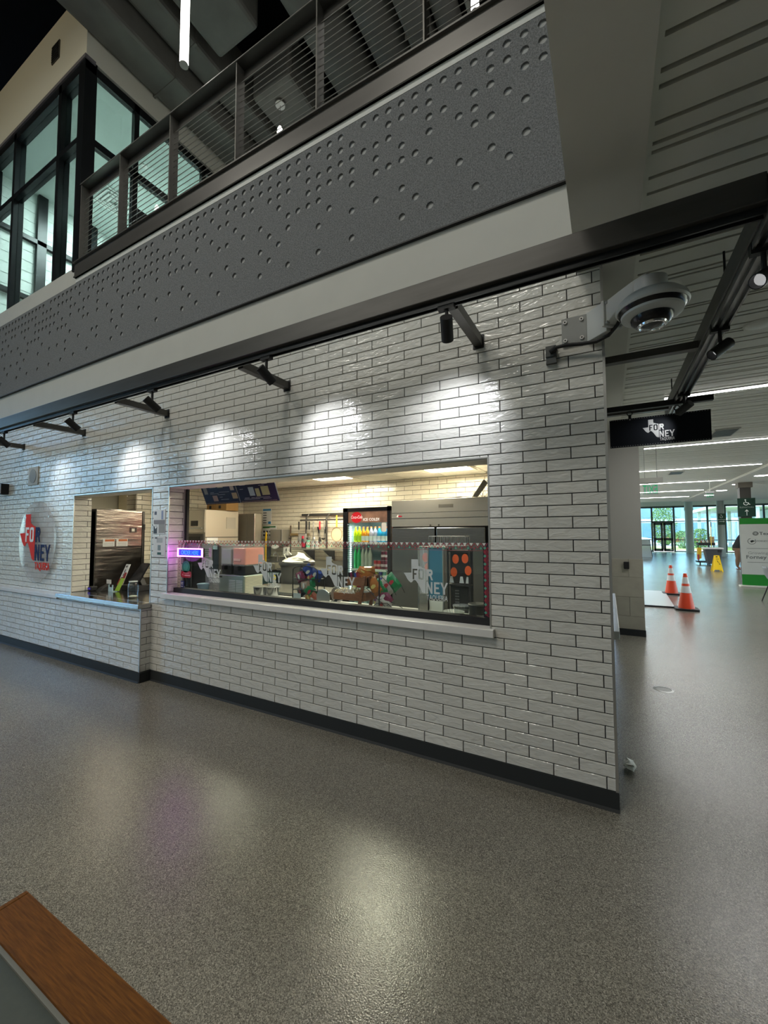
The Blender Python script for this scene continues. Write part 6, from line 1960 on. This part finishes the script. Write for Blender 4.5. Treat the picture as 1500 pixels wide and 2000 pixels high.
ec = sempty('column_elevator')
MB().box(3.66, 14.0, 0, 3.93, 14.27, 3.06).build('shaft', mat('column_dark', (.055, .05, .045), .45), ec)
MB().box(3.62, 13.96, 2.9, 3.97, 14.31, 3.058).build('cap_plate', mat('cap_brown', (.16, .14, .12), .5), ec)
t = thing('elevator_sign', 'dark green elevator sign with wheelchair symbol and arrow on a column', 'sign', (3.79, 13.9, 2.3))
MB().box(3.58, 13.94, 1.98, 4.01, 13.965, 2.56).build('board', mat('elev_green', (.008, .035, .022), .4), t)
M_WSYM = mat('sign_symbol', (.75, .78, .76), .5)
YE = 13.938
pl = south(3.795, YE, 2.42)
MB().tube([(3.785 + .055 * math.sin(a), YE, 2.395 + .05 * math.cos(a)) for a in [.9 + k * 4.6 / 14 for k in range(15)]], .010, 5).build('symbol_wheel', M_WSYM, t)
MB().tube([(3.775, YE, 2.48), (3.782, YE, 2.42), (3.84, YE, 2.415), (3.865, YE, 2.36), (3.885, YE, 2.365)], .011, 5).build('symbol_body', M_WSYM, t)
flat(circ(3.772, 2.505, .02, .02), YE, M_WSYM, 'symbol_head', t)
text('lettering', 'ELEVATORS', .06, mat('sign_symbol2', (.32, .36, .34), .5), t, south(3.795, YE, 2.255), 'CENTER', 1.08, .001)
MB().box(3.788, YE - .001, 2.02, 3.802, YE, 2.19).add([(3.795, YE - .001, 2.21), (3.84, YE - .001, 2.15), (3.832, YE - .001, 2.135), (3.795, YE - .001, 2.185), (3.758, YE - .001, 2.135), (3.75, YE - .001, 2.15)], [(0, 1, 2, 3), (0, 3, 4, 5)]).build('arrow', M_WSYM, t)

# grey shell chair at the right edge
t = thing('shell_chair', 'grey moulded shell chair with thin dark legs at the right edge', 'chair', (3.18, 9.05, 0))
sh = MB()
n, mm_ = 10, 14
vs = []
prof = [(-.24, .44), (-.18, .425), (-.08, .42), (.04, .425), (.12, .44), (.17, .48), (.20, .55), (.225, .63), (.25, .72), (.26, .76)]
for j, (f, z) in enumerate(prof):
    wd = .23 if j < 6 else .23 - .014 * (j - 5) ** 1.3
    for i in range(n + 1):
        u = i / n * 2 - 1
        vs.append((3.14 - f * .95 + .02 * u * u, 9.05 + u * wd, z + .05 * u * u * (1 if j < 6 else .2)))
k_ = n + 1
fs = [(j * k_ + i, j * k_ + i + 1, (j + 1) * k_ + i + 1, (j + 1) * k_ + i) for j in range(len(prof) - 1) for i in range(n)]
s_o = sh.add(vs, fs).build('seat_shell', mat('shell_grey', (.22, .235, .24), .4), t, smooth=True, fix=True)
md = s_o.modifiers.new('thick', 'SOLIDIFY')
md.thickness = .012
for sx, sy in ((-1, -1), (-1, 1), (1, -1), (1, 1)):
    MB().cyl((3.14 + sx * .12, 9.05 + sy * .12, .42), (3.14 + sx * .24, 9.05 + sy * .2, .0), .011, n=8).build('leg', M_BLACK, t)
MB().box(3.0, 8.93, .408, 3.28, 9.17, .42).build('under_frame', M_BLACK, t)

# ------------------------------------------------------------------ glazed end of the hall
M_FRAME = mat('frame_dark', (.045, .06, .06), .4)
wn = sempty('wall_hall_north')
MB().box(-2, 36, 3.56, 12.2, 36.2, 4.45).build('header', M_WHITE, wn)
MB().box(-2, 36.02, 3.42, 12.2, 36.14, 3.56).build('head_rail', M_FRAME, wn)
w3 = sempty('window_3')
for x in (.9, 2.0, 3.06, 4.50, 6.58, 7.62, 8.46, 9.8, 11.1): MB().box(x - .06, 36.02, 0, x + .06, 36.14, 3.5).build('mullion', M_FRAME, w3)
for z, x0, x1 in ((2.36, -2, 12), (.92, -2, 3.06), (.92, 4.5, 12), (.04, -2, 3.06), (.04, 4.5, 12)):
    MB().box(x0, 36.03, z - .035, x1, 36.12, z + .035).build('transom', M_FRAME, w3)
MB().box(-2, 36.07, 0, 3.06, 36.08, 3.5).build('pane', M_GLASSH, w3)
MB().box(4.5, 36.07, 0, 12, 36.08, 3.5).build('pane', M_GLASSH, w3)
MB().box(3.06, 36.07, 2.4, 4.5, 36.08, 3.5).build('pane', M_GLASSH, w3)
d1 = sempty('door_1')
for x0, x1 in ((3.14, 3.77), (3.79, 4.42)):
    b = MB().box(x0, 36.04, .02, x0 + .15, 36.1, 2.24).box(x1 - .15, 36.04, .02, x1, 36.1, 2.24)
    b.box(x0, 36.04, .02, x1, 36.1, .24).box(x0, 36.04, .88, x1, 36.1, 1.06).box(x0, 36.04, 2.08, x1, 36.1, 2.24)
    lf = b.build('door_leaf', M_FRAME, d1)
    MB().box(x0 + .15, 36.065, .24, x1 - .15, 36.075, .88).box(x0 + .15, 36.065, 1.06, x1 - .15, 36.075, 2.08).build('pane', M_GLASSH, lf)
    MB().box((x0 + x1) / 2 - .2, 35.99, .95, (x0 + x1) / 2 + .2, 36.02, .99).build('push_bar', M_STEEL, lf)
MB().box(3.06, 36.02, 2.24, 4.5, 36.14, 2.36).build('door_head', M_FRAME, d1)
MB().box(4.18, 36.03, .12, 4.34, 36.04, .20).build('door_notice', M_QUARTZ, d1)
M_COL = mat('column_grey', (.33, .37, .36), .45)
for i, (x, y, r) in enumerate(((5.20, 34.3, .25), (6.17, 29.8, .19))):
    c_ = sempty('column_hall')
    MB().lathe([(r, 0), (r, 4.25)], (x, y, 0), n=24).build('shaft', M_COL, c_, smooth=True)
    MB().lathe([(r + .03, 3.1), (r + .03, 3.3)] if i == 0 else [(r + .02, 0), (r + .02, .12)], (x, y, 0), n=24).build('collar', M_COL, c_, smooth=True)
t = thing('column_sign', 'small green wheelchair sign with arrow on the slim grey column', 'sign', (6.15, 29.5, 2.2))
MB().box(5.98, 29.56, 1.96, 6.36, 29.60, 2.66).build('board', mat('elev_green2', (.015, .07, .045), .4), t)
MB().tube([(6.16 + .06 * math.sin(a), 29.555, 2.45 + .06 * math.cos(a)) for a in [k * PI / 6 for k in range(11)]], .014, 5).build('symbol_wheel', M_WSYM, t)
flat(circ(6.15, 2.57, .03, .03), 29.558, M_WSYM, 'symbol_head', t)
MB().box(6.04, 29.55, 2.15, 6.26, 29.556, 2.18).add([(6.32, 29.55, 2.165), (6.24, 29.55, 2.215), (6.24, 29.55, 2.115)], [(0, 1, 2)]).build('arrow', M_WSYM, t)
MB().box(5.98, 29.553, 2.27, 6.36, 29.559, 2.29).build('rule', M_WSYM, t)
t = thing('folding_board', 'folding white advertising board standing before the far glass', 'notice board', (2.0, 27.4, 0))
for s_ in (-1, 1):
    P4 = [(1.78, 27.4 + s_ * .28, 0), (2.32, 27.4 + s_ * .28, 0), (2.22, 27.4 + s_ * .02, 1.05), (1.72, 27.4 + s_ * .02, 1.05)]
    MB().add(P4 + [(a, y + .02, z) for a, y, z in P4], [(0, 1, 2, 3), (7, 6, 5, 4), (0, 4, 5, 1), (1, 5, 6, 2), (2, 6, 7, 3), (3, 7, 4, 0)]).build('panel', mat('board_pale', (.55, .60, .60), .4, alpha=.6), t)
    for k in (0, 1):
        a = P4[0 if k == 0 else 1]
        c = P4[3 if k == 0 else 2]
        MB().cyl(a, c, .018, n=6).build('leg', M_BLACK, t)
for z in (.45, .70): MB().box(1.80, 27.20 + z * .1, z, 2.26, 27.22 + z * .1, z + .04).build('dark_rule', M_BLACK, t)

# ------------------------------------------------------------------ person behind the banner
def skinned(name, verts, edges, radii, m, parent, root=0, sub=2):
    me = bpy.data.meshes.new(name)
    me.from_pydata([tuple(Vector(v) - parent.location) for v in verts], edges, [])
    bm = bmesh.new()
    bm.from_mesh(me)
    lay = bm.verts.layers.skin.verify()
    for i, (bv, r) in enumerate(zip(bm.verts, radii)):
        bv[lay].radius = r if isinstance(r, tuple) else (r, r)
        bv[lay].use_root = i == root
    bm.to_mesh(me)
    bm.free()
    me.materials.append(m)
    o = bpy.data.objects.new(name, me)
    COL.objects.link(o)
    o.parent = parent
    o.modifiers.new('skin', 'SKIN').use_smooth_shade = True
    sb = o.modifiers.new('smooth', 'SUBSURF')
    sb.levels = sb.render_levels = sub
    return o


t = thing('person', 'person in black top and brown leggings half hidden behind the banner', 'person', (4.70, 19.1, 0))
M_SKIN = mat('skin_brown', (.19, .095, .06), .55)
V = [(4.70, 19.1, .94), (4.74, 19.1, 1.10), (4.80, 19.1, 1.25), (4.86, 19.1, 1.40), (4.89, 19.1, 1.49), (4.93, 19.1, 1.58), (4.96, 19.1, 1.68),
     (4.67, 19.0, .90), (4.62, 18.97, .68), (4.60, 18.95, .48), (4.585, 18.95, .30), (4.575, 18.95, .085), (4.68, 18.95, .03),
     (4.72, 19.2, .90), (4.80, 19.23, .68), (4.84, 19.25, .48), (4.80, 19.25, .28), (4.78, 19.25, .085), (4.89, 19.25, .03),
     (4.87, 18.90, 1.40), (4.91, 18.86, 1.15), (5.08, 18.88, 1.02), (5.16, 18.90, .98), (4.87, 19.30, 1.40), (4.93, 19.34, 1.15), (5.12, 19.32, 1.05), (5.20, 19.30, 1.02)]
EG = [(0, 1), (1, 2), (2, 3), (3, 4), (4, 5), (5, 6), (0, 7), (7, 8), (8, 9), (9, 10), (10, 11), (11, 12), (0, 13), (13, 14), (14, 15), (15, 16), (16, 17), (17, 18), (3, 19), (19, 20), (20, 21), (21, 22), (3, 23), (23, 24), (24, 25), (25, 26)]
RD = [(.12, .12), (.12, .12), (.12, .12), (.10, .11), .06, .09, .085, .09, .08, .065, .055, .042, .035, .09, .08, .065, .055, .042, .035, .065, .05, .042, .03, .065, .05, .042, .03]
skinned('body', V, EG, RD, M_SKIN, t)
def loft(mb, rings, n=18):
    vs = []
    for (x, y, z), rx, ry in rings:
        vs += [(x + rx * math.cos(2 * PI * k / n), y + ry * math.sin(2 * PI * k / n), z) for k in range(n)]
    fs = [(q * n + k, q * n + (k + 1) % n, (q + 1) * n + (k + 1) % n, (q + 1) * n + k) for q in range(len(rings) - 1) for k in range(n)]
    return mb.add(vs, fs + [tuple(range(n - 1, -1, -1)), tuple(range(len(vs) - n, len(vs)))])


b = loft(MB(), [((4.68, 19.1, .855), .222, .20), ((4.685, 19.1, .95), .215, .20), ((4.71, 19.1, 1.06), .185, .185), ((4.755, 19.1, 1.18), .175, .19), ((4.81, 19.1, 1.30), .17, .205), ((4.85, 19.1, 1.40), .145, .20), ((4.875, 19.1, 1.46), .10, .13), ((4.89, 19.1, 1.50), .07, .075)])
for sy in (-1, 1): loft(b, [((4.91, 19.1 + sy * .24, 1.14), .062, .055), ((4.88, 19.1 + sy * .225, 1.26), .07, .062), ((4.86, 19.1 + sy * .19, 1.40), .075, .07), ((4.86, 19.1 + sy * .13, 1.45), .05, .06)], 12)
b.build('top', mat('top_black', (.008, .008, .010), .8), t, smooth=True)
lg = mat('leggings_brown', (.145, .085, .055), .7)
b = loft(MB(), [((4.66, 19.1, .72), .17, .17), ((4.665, 19.1, .80), .205, .185), ((4.68, 19.1, .90), .20, .18), ((4.69, 19.1, .96), .17, .16)])
for sy, fx in ((-1, 4.573), (1, 4.785)):
    y0 = 19.1 + sy * .10
    loft(b, [((fx, 19.1 + sy * .15, .13), .048, .05), ((fx + .005, 19.1 + sy * .15, .22), .062, .062), ((fx + .01, 19.1 + sy * .15, .32), .078, .074), ((fx + .035, 19.1 + sy * .145, .46), .083, .082), ((4.615 + (.09 if sy > 0 else .005), 19.1 + sy * .125, .60), .115, .11), ((4.64 + (.04 if sy > 0 else 0), y0, .78), .14, .125)], 14)
b.build('leggings', lg, t, smooth=True)
MB().lathe([(.001, .12), (.075, .10), (.105, .03), (.10, -.05), (.07, -.08)], (4.94, 19.1, 1.68), n=18).build('hair', M_BLACK, t, smooth=True)
for yy_, xx in ((18.95, 4.55), (19.25, 4.755)):
    MB().prism([(xx - .02, yy_ - .045), (xx + .12, yy_ - .055), (xx + .19, yy_ - .03), (xx + .19, yy_ + .03), (xx + .12, yy_ + .055), (xx - .02, yy_ + .045)], 'z', .0, .022).build('sandal', mat('sandal_red', (.16, .03, .03), .6), t)
    MB().tube([(xx + .09, yy_ - .06, .02), (xx + .09, yy_ - .04, .075), (xx + .09, yy_ + .04, .075), (xx + .09, yy_ + .06, .02)], .012, 6).build('strap', mat('strap_pink', (.60, .38, .36), .5), t)
t = thing('wet_floor_sign', 'yellow folding floor sign partly hidden behind the banner by the person', 'floor sign', (4.93, 18.4, 0))
for s_, nm in ((-1, 'front_panel'), (1, 'rear_panel')):
    y0, y1 = 18.4 + s_ * .17, 18.4 + s_ * .02
    P4 = [(4.74, y0, .0), (4.80, y0, .0), (5.06, y0, .0), (5.12, y0, .0), (5.02, y1, .64), (4.84, y1, .64)]
    MB().add(P4 + [(a, y + .012, z) for a, y, z in P4], [tuple(range(6)), tuple(range(11, 5, -1))] + [(i, i + 6, (i + 1) % 6 + 6, (i + 1) % 6) for i in range(6)]).build(nm, mat('sign_paleyellow', (.70, .55, .12), .4), t)

# ------------------------------------------------------------------ outdoors beyond the glass
struct(MB().box(-60, 36.2, -.16, 80, 140, -.06).build('ground_outside', mat('paving_pale', (.42, .41, .38), .9, noise=.08, nscale=2)))
struct(MB().box(-60, 42, -.07, 80, 52, -.03).build('lawn', mat('lawn_green', (.24, .30, .05), .9, noise=.25, nscale=3)))
struct(MB().box(-60, 55, -.07, 80, 66, -.04).build('road', mat('road_grey', (.16, .16, .16), .9)))
t = thing('office_building', 'blue grey office block with glass bands across the road', 'building', (10, 82, 0))
MB().box(-20, 78, -.1, 34, 92, 7.0).build('walls', mat('office_blue', (.18, .27, .36), .5), t)
for z0, z1 in ((3.1, 3.7), (6.4, 7.2)): MB().box(-20.2, 77.8, z0, 34.2, 78, z1).build('white_band', mat('office_white', (.55, .60, .62), .6), t)
for k in range(18):
    for z0, z1 in ((.6, 2.9), (3.9, 6.1)):
        MB().box(-19 + k * 3, 77.85, z0, -16.8 + k * 3, 77.98, z1).build('window', mat('office_glass', (.10, .17, .25), .15), t)
t = thing('walkway_canopy', 'pale covered walkway with slim posts right of the far doors', 'canopy', (13, 50, 0))
MB().box(8.6, 44, 3.75, 20, 60, 4.05).build('roof', mat('canopy_pale', (.62, .62, .58), .6), t)
for x in (8.9, 11.5):
    for y in (44.5, 49, 54, 59): MB().box(x - .14, y - .14, -.06, x + .14, y + .14, 3.75).build('post', mat('canopy_post', (.40, .42, .42), .6), t)
MB().box(13.5, 47, -.06, 20, 60, 3.7).build('wall', mat('canopy_wall', (.38, .44, .46), .5), t)


def tree(x, y, h, r, n, seed, label, z0=-.06, trunk=.35):
    rd = random.Random(seed)
    t = thing('garden_tree', label, 'tree', (x, y, z0), 'trees outside')
    MB().cyl((x, y, z0), (x + .05, y, z0 + h * .7), .07, .03, n=8).build('trunk', mat('bark', (.10, .08, .06), .9), t, smooth=True)
    br = MB()
    for k in range(9):
        a = rd.uniform(0, 6.28)
        br.cyl((x, y, z0 + h * (.25 + .05 * k)), (x + math.cos(a) * r * .8, y + math.sin(a) * r * .8, z0 + h * (.4 + .06 * k)), .022, .008, n=5)
    br.build('branches', mat('bark', (.10, .08, .06), .9), t)['kind'] = 'stuff'
    lv = MB()
    for k in range(n):
        a, ph, q = rd.uniform(0, 6.28), rd.uniform(-1, 1), rd.random() ** .4
        zz = z0 + h * (trunk + (1 - trunk) * (.5 + .5 * ph))
        rr_ = r * q * math.sqrt(max(.05, 1 - ph * ph * .85))
        c = Vector((x + rr_ * math.cos(a), y + rr_ * math.sin(a), zz))
        u = Vector((rd.uniform(-1, 1), rd.uniform(-1, 1), rd.uniform(-1, 1))).normalized() * .085
        v = u.cross(Vector((rd.uniform(-1, 1), rd.uniform(-1, 1), rd.uniform(-1, 1)))).normalized() * .04
        lv.add([c - u, c + v, c + u, c - v], [(0, 1, 2, 3)])
    lv.build('foliage', mat('leaf_green', (.13, .20, .05), .6, noise=.4, nscale=3), t, fix=False)['kind'] = 'stuff'


tree(4.45, 42.6, 4.1, 1.05, 2600, 3, 'slim leafy tree right outside the far double doors', trunk=.12)
tree(6.4, 46, 1.7, .9, 1200, 5, 'low round shrub outside, right of the slim tree', trunk=.02)
tree(7.9, 47.5, 1.9, .8, 1100, 8, 'low shrub outside, between both grey columns', trunk=.02)


def car(x, y, c, label):
    t = thing('car', label, 'car', (x, y, -.05), 'parked cars outside')
    m_ = mat('car_%d' % int(c[0] * 100), c, .25, coat=.5)
    MB().prism([(x - 2.1, .3), (x + 2.1, .3), (x + 2.15, .7), (x + 1.2, .88), (x - 1.9, .9), (x - 2.15, .7)], 'y', y - .85, y + .85).build('body', m_, t, bevel=.05)
    MB().prism([(x - 1.6, .9), (x + 1.0, .88), (x + .5, 1.4), (x - 1.1, 1.42)], 'y', y - .75, y + .75).build('cabin', mat('car_glass', (.03, .04, .05), .1), t, bevel=.05)
    for dx in (-1.3, 1.3): MB().cyl((x + dx, y - .88, .28), (x + dx, y + .88, .28), .33, n=16).build('wheel', M_BLACK, t)


car(2.6, 57.5, (.60, .60, .60), 'silver car parked across the lawn, left one seen through the far glass')
car(7.4, 57.5, (.35, .05, .05), 'dark red car parked across the lawn behind the shrubs')
